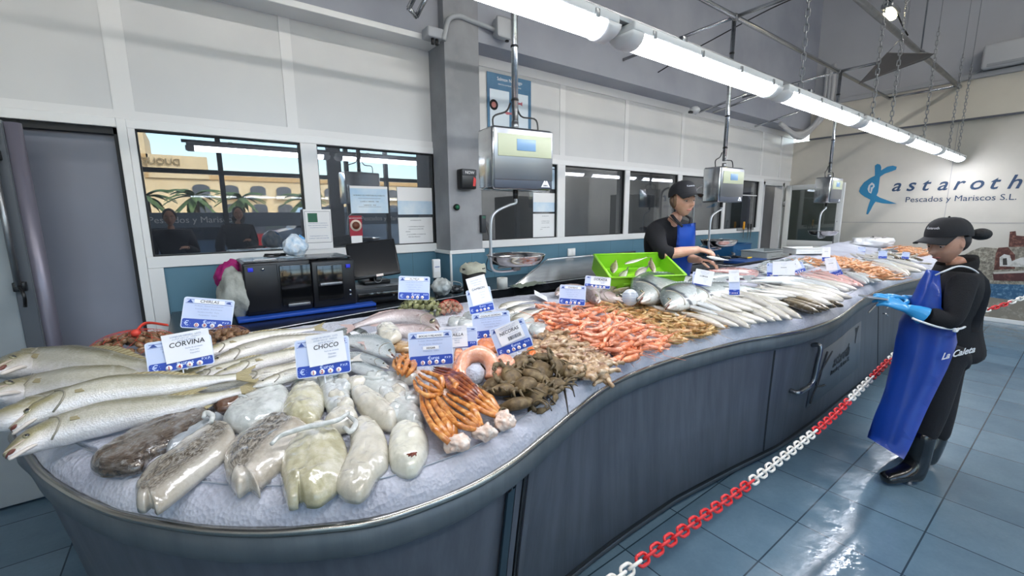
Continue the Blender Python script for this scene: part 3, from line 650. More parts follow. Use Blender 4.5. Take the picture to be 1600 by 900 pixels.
# salmon poster
x0, x1, z0, z1 = 2.44, 2.985, 2.36, 2.99; t, w, h = wpaper('poster', x0, x1, z0, z1, WV-.012, 'blue salmon poster high on the wall behind the nearest scale pole', 'poster', M_teal)
for a, b in ((-w+.03, -.01), (.03, w-.04)): wr(t, 'column', a, b, -h+.02, h-.15, mat('poster_pale', '#cfdbe4', .5))
wt(t, 'title', [('Salmon Noruego', 0, h-.06, .045), ('DIRECTO A LOS MEJORES RESTAURANTES', 0, h-.10, .015)], M_paper)
bm = NB(); lathe(bm, [(0, 0), (.05, 0), (.05, .001), (0, .001)], 20, Matrix(((1, 0, 0, -w+.075), (0, 0, -1, -.0027), (0, 1, 0, .02), (0, 0, 0, 1)))); obj('dish_picture', bm, M_blackm, t)
bm = NB(); lathe(bm, [(0, 0), (.028, 0), (.028, .001), (0, .001)], 20, Matrix(((1, 0, 0, -w+.075), (0, 0, -1, -.0037), (0, 1, 0, .02), (0, 0, 0, 1)))); obj('dish_picture', bm, mat('salmon_print', '#c8837c', .5), t)
M_sfp = mat('fish_print', '#b5626c', .5)
for (cx, cz) in ((-.02, -.04), (.10, .07), (-.03, -.22)):
    bm = NB(); prism(bm, [(cx-.05, cz), (cx-.02, cz+.016), (cx+.03, cz+.010), (cx+.055, cz+.022), (cx+.055, cz-.018), (cx+.03, cz-.006), (cx-.02, cz-.014)], 0, .001, Matrix(((1, 0, 0, 0), (0, 0, -1, -.0027), (0, 1, 0, 0), (0, 0, 0, 1)))); obj('fish_picture', bm, M_sfp, t, smooth=False)
wt(t, 'print', [('Salmon entero de granja', -.13, .13, .012), ('criado en aguas frias', -.13, .11, .012), ('Preparado por', .13, -.08, .012), ('profesionales', .13, -.10, .012), ('Listo para servir', -.13, -.12, .012)], M_ink)
# bits on the column
t = thing('wall_dispenser', 'small black box on the column marked NOW with a red flash', 'box', (1.98, 3.355, 1.94))
pbox('case', -.06, .09, -.045, .045, -.085, .085, M_black, t, .012); pbox('flap', -.055, .088, -.05, -.045, .03, .08, mat('grey_flap', '#3d4046', .5), t, .003)
bm = NB(); text_bm(bm, 'NOW', .035, Matrix(((1, 0, 0, .02), (0, 0, -1, -.0505), (0, 1, 0, .042), (0, 0, 0, 1))), .001); obj('lettering', bm, M_paper, t, smooth=False)
bm = NB(); prism(bm, [(.05, -.06), (.075, -.06), (.085, .0), (.06, .02)], 0, .001, Matrix(((1, 0, 0, 0), (0, 0, -1, -.0465), (0, 1, 0, 0), (0, 0, 0, 1)))); obj('red_flash', bm, M_red, t, smooth=False)
t = thing('push_button', 'round green push button on the grey column', 'button', (1.905, 3.398, 1.70))
bm = NB(); tube(bm, [(0, 0, 0), (0, -.02, 0)], .028, 20); obj('bezel', bm, M_black, t); bm = NB(); tube(bm, [(0, -.018, 0), (0, -.03, 0)], .018, 20); obj('cap', bm, mat('button_green', '#1f6b4a', .4), t)
t = thing('wall_intercom', 'narrow dark switch box at the right edge of the grey column behind the scale arm', 'switch', (2.165, 3.40, 1.60))
pbox('case', -.02, .03, -.04, 0, -.13, .03, mat('dark_case', '#2d3237', .5), t, .006); pbox('green_mark', -.012, .022, -.042, -.04, .0, .02, M_green, t)
bm = NB(); tube(bm, smooth_pts([(2.20, 3.38, 1.55), (2.24, 3.37, 1.35), (2.20, 3.38, 1.15), (2.25, 3.36, 1.1)], 20), .004, 6); tag(obj('thin_wire', bm, M_black), 'thin black wire hanging down beside the scale arm along the column edge', 'wire')
for k, (px, py, lb) in enumerate(((893, 394, 'double white light switch on the blue tile right of the nearest pan'), (1126, 377, 'white light switch on the blue tile right of the tap'))):
    p = atv(px, py, WV-.01); t = thing('light_switch', lb, 'switch', (p.x, WV-.006, p.z))
    wd = .062 if k == 0 else .045; pbox('plate', -wd, wd, -.01, .004, -.045, .045, M_wp, t, .006)
    for q in ((-.03, .03) if k == 0 else (0,)): pbox('rocker', q-.024, q+.024, -.014, -.01, -.034, .034, mat('rocker_white', '#efefed', .35), t, .003)
# magnetic knife rail with knives
p = atv(1165, 358, WV-.03)
t = thing('knife_rail', 'dark magnetic knife rail under the last windows', 'rail', (p.x, WV-.02, p.z)); pbox('bar', -.30, .30, -.012, .0, -.022, .022, mat('rail_grey', '#8d8f90', .4), t, .003)
for k, (dx, c, lb, hl) in enumerate(((-.10, '#e8a11c', 'knife with a yellow handle on the wall rail', .13), (.06, '#1b1c1e', 'knife with a black handle on the wall rail, right of the yellow one', .10), (.16, '#1b1c1e', 'short black handled knife at the right end of the wall rail', .09))):
    kn = thing('knife', lb, 'knife', (p.x+dx, WV-.045, p.z), group='knives on the wall rail'); pbox('handle', -.018, .018, -.012, .012, .0, hl, mat('kh'+c, c, .4), kn, .008)
    bm = NB(); prism(bm, [(-.016, 0), (.016, 0), (.012, -.15), (-.01, -.2)], -.0012, .0012, Matrix(((1, 0, 0, 0), (0, 0, 1, 0), (0, 1, 0, 0), (0, 0, 0, 1)))); obj('blade', bm, M_steel, kn, smooth=False)

# ------------------------------------------------------------------ shop front behind the camera and the street: they light the room and show in the window glass
FV = -5.0
M_mul = mat('shopfront_profile', '#2a2e33', .45)
bm = NB()
for x in (-3.1, -.9, .72, 3.2, 3.6, 4.7, 5.9, 7.6): box(bm, x-.05 if x != 3.2 else x-.1, x+.05 if x != 3.2 else x+.25, FV-.06, FV+.06, 0, 4.2)
for z in (.05, 2.68, 4.15): box(bm, -6, EU, FV-.05, FV+.05, z-.05, z+.05)
struct('wall_front_frame', bm, M_mul)
bm = NB(); box(bm, -6, EU, FV-.1, FV+.1, 4.2, HT); box(bm, 7.6, EU, FV-.1, FV+.1, 0, 4.2); struct('wall_front', bm, M_white)
bm = NB(); box(bm, -6, 7.6, FV-.004, FV+.004, .1, 4.1)
t = NT('shop_glass'); tr = t.add('ShaderNodeBsdfTransparent'); tr.inputs['Color'].default_value = (.86, .9, .92, 1); g = t.add('ShaderNodeBsdfGlossy'); g.inputs['Roughness'].default_value = .02; mx = t.add('ShaderNodeMixShader'); mx.inputs[0].default_value = .06
t.l.new(tr.outputs[0], mx.inputs[1]); t.l.new(g.outputs[0], mx.inputs[2]); t.l.new(mx.outputs[0], t.out.inputs[0])
struct('window_9', bm, t.m)
bm = NB(); box(bm, -6, 7.6, FV+.006, FV+.010, 1.42, 1.76); struct('trim_13', bm, mat('window_film', '#6f7b88', .7))
bm = NB(); text_bm(bm, 'Pescados y Mariscos', .20, Matrix(((1, 0, 0, .1), (0, 0, 1, FV+.011), (0, 1, 0, 1.53), (0, 0, 0, 1))), .002, bold=.01)
for M3 in (Matrix(((1, 0, 0, 4.6), (0, 0, 1, FV+.011), (0, 1, 0, 1.53), (0, 0, 0, 1))),): text_bm(bm, 'Pescados y Mariscos', .17, M3, .002, bold=.01)
for v in bm.verts: v.co.y = 2*(FV-.0)-v.co.y if False else v.co.y
struct('trim_14', bm, M_paper)
M_road = mat('asphalt', '#6d6c6b', .9, var='#7d7c79', vs=2)
sbox('floor_street', -60, 60, -70, FV-.1, -.3, -.02, M_road)
M_hot = mat('hotel_render', '#e3c79c', .8, var='#d9bb8f', vs=.4); M_hot2 = mat('hotel_band', '#c9a06a', .8); M_wind = mat('hotel_window', '#4b4c52', .3); M_bal = mat('balcony', '#e9d9bd', .8)
HY = -34.0
hb = thing('hotel_building', 'ochre hotel with arched balconies across the street, mirrored in the left windows', 'building', (0, HY, 0))
pbox('wing', -2, 26, -8, 0, 0, 4.6, M_hot, hb); pbox('tower', -14, -2, -8, 0, 0, 8.2, M_hot, hb); pbox('parapet', -2.2, 26.2, -8, .15, 4.6, 4.95, M_hot2, hb); pbox('cornice', -14.1, -1.9, -8, .2, 6.0, 6.25, M_hot2, hb)
pbox('annex', -2, 1.6, -8, .2, 4.6, 6.25, M_hot, hb); pbox('porch', -14, 9, 0, 2.2, 0, 1.6, M_bal, hb)
def arch(bm, cx, z0, w, h):
    P = [(cx-w/2, z0), (cx+w/2, z0)]+[(cx+w/2*math.cos(PI*k/8), z0+h+w/2*.5*math.sin(PI*k/8)) for k in range(9)]
    prism(bm, P, 0, .08, Matrix(((1, 0, 0, 0), (0, 0, -1, .12), (0, 1, 0, 0), (0, 0, 0, 1))))
for r in range(2):
    for k in range(12):
        bm = NB(); arch(bm, 1.0+1.9*k, 1.75+1.45*r, 1.1, .75); o = obj('window', bm, M_wind, hb, smooth=False)
        pbox('balcony', .35+1.9*k, 1.65+1.9*k, .1, .45, 1.72+1.45*r, 2.0+1.45*r, M_bal, hb)
bm = NB(); text_bm(bm, 'DUQUE DE NAJERA', .62, Matrix(((-1, 0, 0, -.1), (0, 0, 1, .3), (0, 1, 0, 5.55), (0, 0, 0, 1))), .04, 'LEFT', bold=.02); obj('hotel_lettering', bm, mat('hotel_letters', '#8a744f', .7), hb, smooth=False)
M_trunk = mat('palm_trunk', '#6d5a47', .9, bump=.6, bs=12); M_frond = mat('palm_frond', '#4d6238', .7, var='#6a7a44', vs=4)
def palm():
    t = thing('palm_tree', 'x', 'palm tree')
    bm = NB(); tube(bm, [(0, 0, 0), (.05, 0, 1.2), (.02, 0, 2.7)], [.22, .17, .14], 10); obj('trunk', bm, M_trunk, t)
    bm = NB(); rr = random.Random(3)
    for k in range(26):
        a = 2*PI*k/26+rr.uniform(-.1, .1); el = rr.uniform(-.5, 1.1); L = 1.25; P = []
        for i in range(7):
            s = i/6; P.append(Vector((math.cos(a)*L*s*math.cos(el*(1-s*.6)), math.sin(a)*L*s*math.cos(el*(1-s*.6)), 2.7+L*s*math.sin(el)-.75*s*s)))
        side = Vector((-math.sin(a), math.cos(a), 0)); L0 = [bm.verts.new(p+side*.16*math.sin(PI*min(1, i/6+.1))+Vector((0, 0, -.06))) for i, p in enumerate(P)]; M0 = [bm.verts.new(p) for p in P]; R0 = [bm.verts.new(p-side*.16*math.sin(PI*min(1, i/6+.1))+Vector((0, 0, -.06))) for i, p in enumerate(P)]
        for i in range(6): bm.faces.new((L0[i], L0[i+1], M0[i+1], M0[i])); bm.faces.new((M0[i], M0[i+1], R0[i+1], R0[i]))
    obj('crown', bm, M_frond, t); return t
pl = palm()
for k, (x, y) in enumerate(((-1.6, -20), (.3, -19), (2.4, -21), (5.6, -21), (9.5, -22))):
    o = pl if k == 0 else dup(pl); o.location = (x, y, 0); o['group'] = 'palms across the street'; o['label'] = ['palm mirrored at the left edge of the left window', 'palm mirrored above the dark head in the left window', 'palm mirrored right of the dark head', 'palm mirrored beside the window mullion', 'palm in the street farther right'][k]
def car(label, x, y, c, L=4.2, van=False):
    t = thing('parked_van' if van else 'parked_car', label, 'van' if van else 'car', (x, y, 0)); m = mat('car_'+c, c, .25, coat=.5)
    bm = NB(); H1 = 2.0 if van else 1.45
    P = [(-L/2, .35), (-L/2, .85), (-L/2+.9, .95), (-L/2+1.5, H1), (L/2-.7, H1), (L/2-.1, .95), (L/2, .35)] if not van else [(-L/2, .35), (-L/2, 1.1), (-L/2+.7, 1.25), (-L/2+1.2, H1), (L/2, H1), (L/2, .35)]
    prism(bm, P, -.85, .85, Matrix(((1, 0, 0, 0), (0, 0, -1, 0), (0, 1, 0, 0), (0, 0, 0, 1)))); obj('body', bm, m, t, smooth=False)
    bm = NB(); P2 = [(-L/2+1.05, .98), (-L/2+1.55, H1-.08), (L/2-.8, H1-.08), (L/2-.3, .98)] if not van else [(-L/2+.75, 1.28), (-L/2+1.2, H1-.1), (-L/2+2.2, H1-.1), (-L/2+2.2, 1.28)]
    prism(bm, P2, -.87, .87, Matrix(((1, 0, 0, 0), (0, 0, -1, 0), (0, 1, 0, 0), (0, 0, 0, 1)))); obj('side_windows', bm, M_wind, t, smooth=False)
    for sx in (-1, 1):
        bm = NB(); tube(bm, [(sx*L*.31, -.88, .33), (sx*L*.31, .88, .33)], .33, 18); obj('wheel_pair', bm, M_blackm, t)
car('dark grey car mirrored low in the left window', -.6, -9.6, '#8fa0b2'); car('red car mirrored low in the left window', 2.2, -14.5, '#b32a2a'); car('pale van mirrored at the right of the left window', 4.6, -10, '#b9bec4', 4.8, True)

# ------------------------------------------------------------------ the wavy fish counter
RIMP = [(-.56, 2.36), (-.575, 2.15), (-.50, 1.95), (-.437, 1.775), (-.355, 1.6), (-.273, 1.455), (-.201, 1.35), (-.073, 1.203), (.049, 1.095), (.173, 1.016), (.308, .955), (.512, .934), (.689, .957), (.86, 1.01), (1.108, 1.096), (1.33, 1.165), (1.546, 1.205), (1.83, 1.215), (2.111, 1.201), (2.547, 1.15), (2.852, 1.079), (3.116, 1.03), (3.567, 1.015), (4.0, 1.055), (4.422, 1.106), (4.972, 1.153), (5.699, 1.16), (6.32, 1.12), (7.1, 1.08), (7.9, 1.12), (8.8, 1.15)]
FRONT = [Vector((p.x, p.y, 0)) for p in smooth_pts([(a, b, 0) for a, b in RIMP], 240)]
BACKV = 2.42
def back(u): return 2.42-.16*max(0, min(1, (u-1.6)/1.2))
def vf(u):
    u = max(u, -.50)
    for a, b in zip(FRONT[20:], FRONT[21:]):
        if a.x <= u <= b.x: return a.y+(b.y-a.y)*(u-a.x)/max(b.x-a.x, 1e-6)
    return 1.12
def hs(u, v):
    s = max(0, min(1, (v-vf(u))/(back(u)-vf(u)))); f = max(0, min(1, (u-5.2)/2.6)); f = f*f*(3-2*f); return .955+(.105+.13*f)*s
def S(px, py, h=0.0):
    z = 1.0
    for _ in range(12):
        p = atz(px, py, z+h); z = hs(p.x, p.y)
    return atz(px, py, z+h)
def inward(i, d):
    a = FRONT[max(i-1, 0)]; b = FRONT[min(i+1, len(FRONT)-1)]; t = (b-a).normalized(); n = Vector((-t.y, t.x, 0)); return FRONT[i]+n*d
ct = thing('fish_counter', 'long wavy grey metal fish counter with rounded near end, filled with ice', 'counter', (0, 0, 0))
def counter_mat(nm, c1, c2, rough, streak):
    t = NT(nm); v = t.tc('Object', (9, 9, .8)); n = t.noise(v, 1.6, 5, .65); v2 = t.tc('Object', 1.0); n2 = t.noise(v2, 1.3, 4)
    c = t.ramp(n, [(.35, c1), (.62, c2)]); c = t.mix(t.math('MULTIPLY', n2, .5), c, c1); t.col(c); t.b.inputs['Metallic'].default_value = .3
    t.b.inputs['Roughness'].default_value = rough; t.bump(n, streak, .004); return t.m
M_body = counter_mat('counter_sheet', '#4f555f', '#636974', .45, .05); M_band = counter_mat('counter_band', '#555f66', '#646d73', .45, .04)
M_kick = mat('counter_kick', '#23282d', .5, .3)
def ribbon(bm, prof, i0=0, i1=None):
    """sweep profile [(inset, z)] along the front outline"""
    i1 = len(FRONT)-1 if i1 is None else i1; rows = []
    for i in range(i0, i1+1): rows.append([bm.verts.new((*inward(i, d(i) if callable(d) else d)[:2], z)) for d, z in prof])
    for a, b in zip(rows, rows[1:]):
        for k in range(len(prof)-1): bm.faces.new((a[k], b[k], b[k+1], a[k+1]))
    return rows
def botin(i):
    p = FRONT[i]; u = p.x
    base = 1.175 if u < 2 else 1.175-.08*min(1, (u-2)/1.0); return max(-.05, min(.16, (base-p.y)*.8 + .02)) if u > .9 else .14-.0*u
def midin(i): return .5*botin(i)+.018
bm = NB(); ribbon(bm, [(.012, .868), (.0, .872), (-.006, .885), (.0, .893), (.012, .892), (.02, .87)]); obj('rim_edge', bm, mat('rim_polished', '#b9b6ae', .25, 1.), ct)
bm = NB(); ribbon(bm, [(.02, .872), (.004, .868), (.004, .80), (.02, .785), (.035, .783)]); obj('front_band', bm, M_band, ct)
bm = NB(); ribbon(bm, [(.03, .80), (.032, .78), (midin, .45), (botin, .085), (lambda i: botin(i)+.012, .075), (lambda i: botin(i)+.03, .075)]); obj('front_sheet', bm, M_body, ct)
bm = NB(); ribbon(bm, [(lambda i: botin(i)-.012, .075), (lambda i: botin(i)-.016, .055), (lambda i: botin(i)+.01, .05)]); obj('foot_strip', bm, mat('foot_strip', '#6d737a', .35, .8), ct)
bm = NB(); ribbon(bm, [(lambda i: botin(i)+.03, .08), (lambda i: botin(i)+.03, .0)]); obj('kick_plate', bm, M_kick, ct)
# back, end and bed of the counter as one closed body below the ice
bm = NB(); box(bm, -.30, 8.7, 1.85, 2.2, .0, .86); obj('carcass', bm, M_body, ct, smooth=False)
bm = NB(); rows = []
for uu in np.linspace(-.5, 8.75, 60):
    y = back(uu)+.004; z = hs(uu, y)-.012; rows.append([bm.verts.new((uu, y, .0)), bm.verts.new((uu, y, z)), bm.verts.new((uu, y+.02, z)), bm.verts.new((uu, y+.02, .0))])
for a, b in zip(rows, rows[1:]):
    for k in range(3): bm.faces.new((a[k], b[k], b[k+1], a[k+1]))
obj('back_panel', bm, M_band, ct)
bm = NB(); rows = ribbon(bm, [(0.02, .872), (.5, .872)]); obj('bed_front', bm, M_band, ct)
# panel joints and the door pieces of the near part
def on_front(u, inset=0, z=.4, off=.0):
    i = min(range(len(FRONT)), key=lambda k: abs(FRONT[k].x-u) if k > 60 else 9); s = (z-.085)/(.78-.085); d = (botin(i)*(1-s)**1.0 + .032*s) if s > 0 else botin(i)
    # same profile as the sheet
    if z > .45: f = (z-.45)/(.33); d = midin(i)*(1-f)+.032*f
    else: f = (z-.085)/(.365); d = botin(i)*(1-f)+midin(i)*f
    p = inward(i, d-off); return Vector((p.x, p.y, z))
def joint_strip(u, w, off, m, name, z0=.09, z1=.775):
    bm = NB(); rows = []
    for z in np.linspace(z0, z1, 12):
        a = on_front(u-w/2, z=z, off=off); b = on_front(u+w/2, z=z, off=off); a.x = u-w/2; b.x = u+w/2
        rows.append([bm.verts.new(a+Vector((0, .01, 0))), bm.verts.new(a), bm.verts.new(b), bm.verts.new(b+Vector((0, .01, 0)))])
    for r, q in zip(rows, rows[1:]):
        for k in range(3): bm.faces.new((r[k], r[k+1], q[k+1], q[k]))
    return obj(name, bm, m, ct, smooth=False)
for u, w in ((2.86, .008), (5.35, .010), (.80, .008)): joint_strip(u, w, .003, M_kick, 'panel_joint')
joint_strip(.72, .035, .012, mat('post_blue', '#2c4350', .4, .4), 'corner_post'); joint_strip(.765, .028, .006, M_body, 'edge_profile'); joint_strip(.84, .04, .006, M_body, 'edge_profile')
# bent handle and the pressed name plate
hp = [on_front(3.30, z=.74, off=.0), on_front(3.30, z=.74, off=.05), on_front(3.30, z=.60, off=.055), on_front(3.29, z=.50, off=.055), on_front(3.24, z=.465, off=.05), on_front(3.17, z=.46, off=.05), on_front(3.10, z=.455, off=.045), on_front(3.10, z=.455, off=.0)]
for k, uu in enumerate((3.30, 3.30, 3.30, 3.29, 3.24, 3.17, 3.10, 3.10)): hp[k].x = uu
bm = NB(); tube(bm, smooth_pts(hp, 30), .016, 10); obj('handle', bm, mat('handle_steel', '#8f9499', .3, 1.), ct)
bm = NB(); rows = []
for uu in np.linspace(3.42, 4.75, 24):
    zz0, zz1 = .24, .66; rows.append([bm.verts.new(Vector((uu, on_front(uu, z=z, off=o).y, z))) for z, o in ((zz0, 0), (zz0, .004), (zz0+.21, .0045), (zz1, .004), (zz1, 0))])
for a, b in zip(rows, rows[1:]):
    for k in range(4): bm.faces.new((a[k], b[k], b[k+1], a[k+1]))
obj('name_plate', bm, mat('name_plate', '#69727d', .4, .45), ct)
def front_text(s, u0, z0, size, m, nm, bold=.0, shear=0):
    bm = NB(); text_bm(bm, s, size, Matrix.Identity(4), .002, 'CENTER', bold, shear)
    for v in bm.verts:
        uu, zz = u0+v.co.x, z0+v.co.y; p = on_front(uu, z=zz, off=.006+v.co.z)
        i = p; v.co = Vector((uu, p.y, zz))
    return obj(nm, bm, m, ct, smooth=False)
M_etch = mat('etched_letters', '#2c333b', .5)
front_text('astaroth', 4.12, .44, .15, M_etch, 'etched_lettering', .003, .2); front_text('Pescados y Mariscos S.L.', 4.12, .385, .055, M_etch, 'etched_lettering', .002); front_text('Y', 4.60, .50, .20, M_etch, 'etched_lettering', 0, .3)
def stroke(bm, P, w):
    pts = [Vector((u, on_front(u, z=z, off=.007).y, z)) for u, z in P]; tube(bm, smooth_pts(pts, 16), w, 6)
bm = NB(); stroke(bm, [(3.62, .63), (3.58, .52), (3.56, .42), (3.50, .33), (3.47, .26)], .008); stroke(bm, [(3.76, .60), (3.66, .55), (3.54, .47), (3.52, .40), (3.60, .36), (3.74, .335)], .007); obj('etched_fish_mark', bm, M_etch, ct)
bm = NB(); stroke(bm, [(5.0, .70), (5.35, .76)], .006); stroke(bm, [(5.6, .66), (5.75, .68)], .004); obj('scratch', bm, mat('scratch_light', '#a8a8a2', .5), ct)

# ------------------------------------------------------------------ crushed ice bed
def ice_mat():
    t = NT('crushed_ice'); v = t.tc('Object'); vo = t.add('ShaderNodeTexVoronoi'); vo.inputs['Scale'].default_value = 95; t.l.new(v, vo.inputs[0])
    vd = t.add('ShaderNodeTexVoronoi'); vd.inputs['Scale'].default_value = 40; t.l.new(v, vd.inputs[0])
    n = t.noise(v, 3.0, 5); c = t.ramp(n, [(.3, '#a2a5b4'), (.55, '#c2c5d1'), (.75, '#e0e2e9')])
    n3 = t.noise(v, 12, 5, .7); c = t.mix(t.ramp(n3, [(.66, '#000000'), (.78, '#8a8a8a')]), c, '#9aa0ae'); t.col(c)
    t.b.inputs['Roughness'].default_value = .38; t.b.inputs['Subsurface Weight'].default_value = .0; t.b.inputs['Specular IOR Level'].default_value = .4
    t.bump(t.math('ADD', t.math('MULTIPLY', vo.outputs[0], .7), t.math('ADD', t.math('MULTIPLY', vd.outputs[0], .9), t.math('MULTIPLY', n3, .8))), .55, .008); return t.m
M_ice = ice_mat()
bm = NB(); rows = []; prof = [(.014, .878), (.010, .895), (.018, .915), (.032, .935), (.05, .948), (.07, .9545)]
for i in range(6, len(FRONT), 1):
    r = []
    for d, z in prof:
        p = inward(i, d*(1.25 if FRONT[i].x < .3 else .85)); jn = noise.noise(Vector((p.x*9, p.y*9, z*9)))*.004 + noise.noise(Vector((p.x*30, p.y*30, z*30)))*.003 if .88 < z else 0
        p = inward(i, d*(1.25 if FRONT[i].x < .3 else .85)+jn); r.append(bm.verts.new((p.x, p.y, z+jn*.6)))
    p0 = inward(i, .07); 
    # run on to the back edge
    tx = max(-.50, min(8.8, p0.x if p0.x > .2 else -.50+(p0.x+.50)*1.0 + max(0, (.2-p0.x))*.0))
    for k in range(1, 31):
        f = (k/30)**1.15; x = p0.x+(tx-p0.x)*f; y = p0.y+(back(x)-p0.y)*f
        if p0.x < .2: x = p0.x
        z = hs(x, y)+noise.noise(Vector((x*5, y*5, 0)))*.006+noise.noise(Vector((x*22, y*22, 1)))*.004; r.append(bm.verts.new((x, y, z)))
    rows.append(r)
for a, b in zip(rows, rows[1:]):
    for k in range(len(a)-1): bm.faces.new((a[k], b[k], b[k+1], a[k+1]))
ice = tag(obj('crushed_ice', bm, M_ice), 'thick bed of crushed white ice filling the counter top and spilling to its rim', 'ice', kind='stuff')
bm = NB(); tube(bm, [(*inward(i, .075 if FRONT[i].x < .3 else .062)[:2], .9575) for i in range(12, len(FRONT), 1)], .0022, 5)
tag(obj('display_sheet_edge', bm, mat('clear_edge', '#9aa2ad', .3)), 'thin grey edge line of the tray sheet lying in the ice along the counter front', 'tray edge')

# ------------------------------------------------------------------ black worktop along the back wall
WT = 1.0
wtop = thing('worktop', 'black worktop along the back wall with a pale steel front edge', 'worktop', (0, 0, 0))
E1 = [atz(px, py, WT) for px, py in ((330, 529), (415, 516), (560, 490), (760, 455), (900, 436), (1000, 424))]
P = [(-.16, 3.66)] + [(-.16, E1[0].y)] + [(p.x, p.y) for p in E1] + [(5.2, 3.02), (8.1, 3.02), (8.1, 3.66), (2.20, 3.66), (2.20, 3.37), (1.81, 3.37), (1.81, 3.66)]
bm = NB(); prism(bm, P, WT-.07, WT-.002); obj('slab', bm, mat('worktop_black', '#1a1c1f', .25, var='#24262a', vs=5), wtop, smooth=False)
bm = NB(); fr = [Vector((-.16, E1[0].y-.004, WT))]+[Vector((p.x, p.y-.004, WT)) for p in E1]+[Vector((5.2, 3.016, WT)), Vector((8.1, 3.016, WT))]; tube(bm, fr, .005, 6); obj('front_edge', bm, mat('edge_alu', '#b7babd', .3, .9), wtop)
bm = NB(); prism(bm, [(a, b+.06) if b < 3.3 or (b < 3.6 and a < 1) else (a, b) for a, b in P], .0, WT-.07); obj('base_unit', bm, mat('base_dark', '#2a2d31', .5), wtop, smooth=False)

# ------------------------------------------------------------------ generators for the goods
def lerp_prof(prof, t):
    for a, b in zip(prof, prof[1:]):
        if t <= b[0]:
            f = (t-a[0])/(b[0]-a[0]+1e-9); f = f*f*(3-2*f)*.5+f*.5; return [x+(y-x)*f for x, y in zip(a[1:], b[1:])]
    return prof[-1][1:]
def fish_mat(nm, back, flank, belly, head=None, spots=None, scale=90, rough=.30, var=.25, band=None):
    t = NT(nm); uv = t.add('ShaderNodeUVMap'); sx = t.add('ShaderNodeSeparateXYZ'); t.l.new(uv.outputs[0], sx.inputs[0])
    v = t.tc('Object'); n = t.noise(v, 14, 5, .6)
    d = t.math('ADD', sx.outputs[1], t.math('MULTIPLY', t.math('SUBTRACT', n, .5), .22))
    c = t.ramp(d, [(0.15, belly), (.40, flank), (.56, flank), (.80, back)])
    if head: c = t.mix(t.ramp(t.math('ADD', sx.outputs[0], t.math('MULTIPLY', n, .06)), [(.20, '#ffffff'), (.27, '#000000')]), c, t.ramp(d, [(.15, belly), (.6, head), (.9, back)]))
    n2 = t.noise(v, 55, 4, .7)
    c = t.mix(t.ramp(n2, [(.50, '#000000'), (.72, '#707070')]), c, back); c = t.mix(t.ramp(t.noise(v, 34, 5, .7), [(.52, '#000000'), (.70, '#8a8a8a')]), c, '#ffffff')
    if spots: c = t.mix(t.ramp(n2, [(.56, '#000000'), (.66, '#999999')]), c, spots)
    if band: c = t.mix(t.ramp(sx.outputs[0], [(band[0]-.02, '#000000'), (band[0], '#ffffff'), (band[1], '#ffffff'), (band[1]+.02, '#000000')]), c, band[2])
    oi = t.add('ShaderNodeObjectInfo'); hs_ = t.add('ShaderNodeHueSaturation'); t.l.new(t.math('ADD', t.math('MULTIPLY', oi.outputs['Random'], var), 1-var/2), hs_.inputs['Value']); t.l.new(c, hs_.inputs['Color'])
    t.col(hs_.outputs[0]); t.b.inputs['Roughness'].default_value = rough; t.b.inputs['Metallic'].default_value = .12; t.b.inputs['Coat Weight'].default_value = .5; t.b.inputs['Coat Roughness'].default_value = .12
    mp = t.add('ShaderNodeMapping'); mp.inputs['Scale'].default_value = (scale, scale*.28, 1); t.l.new(uv.outputs[0], mp.inputs[0]); vo = t.add('ShaderNodeTexVoronoi'); vo.inputs['Scale'].default_value = 1; t.l.new(mp.outputs[0], vo.inputs[0])
    t.bump(t.math('ADD', t.math('MULTIPLY', vo.outputs[0], .6), t.math('MULTIPLY', n2, .6)), .55, .004); return t.m
def fin_mat(nm, c, c2):
    t = NT(nm); uv = t.add('ShaderNodeUVMap'); w = t.add('ShaderNodeTexWave'); w.wave_type = 'BANDS'; w.bands_direction = 'X'; w.inputs['Scale'].default_value = 5; w.inputs['Distortion'].default_value = 1.2; t.l.new(uv.outputs[0], w.inputs[0])
    t.col(t.mix(w.outputs[1], c, c2)); t.b.inputs['Roughness'].default_value = .4; t.b.inputs['Coat Weight'].default_value = .3; t.bump(w.outputs[1], .5, .002); return t.m
M_eyeb = mat('fish_eye_dark', '#0d0e10', .08, coat=1); M_eyer = mat('fish_eye_ring', '#8f8a70', .2, .4); M_mouth = mat('fish_mouth_red', '#6b3a30', .4, coat=.3); M_eyeg = mat('fish_eye_grey', '#5c5e5e', .15, coat=.6)
PROF = {
 'corvina': [(0, .012, .018, .012), (.04, .038, .038, .034), (.12, .064, .060, .054), (.22, .086, .082, .066), (.36, .094, .090, .070), (.55, .080, .074, .056), (.75, .048, .044, .032), (.88, .026, .024, .015), (.94, .025, .024, .010)],
 'slim':    [(0, .008, .010, .008), (.05, .028, .028, .028), (.15, .050, .050, .044), (.30, .066, .064, .056), (.50, .064, .060, .053), (.70, .042, .040, .033), (.86, .020, .020, .015), (.93, .019, .019, .009)],
 'bream':   [(0, .012, .020, .014), (.05, .050, .045, .036), (.14, .095, .080, .056), (.28, .130, .110, .068), (.45, .130, .108, .064), (.65, .090, .075, .044), (.82, .040, .036, .022), (.91, .030, .028, .011)],
 'hake':    [(0, .012, .014, .014), (.06, .032, .032, .034), (.20, .050, .052, .050), (.40, .050, .052, .048), (.60, .038, .040, .036), (.80, .022, .024, .020), (.93, .014, .014, .007)]}
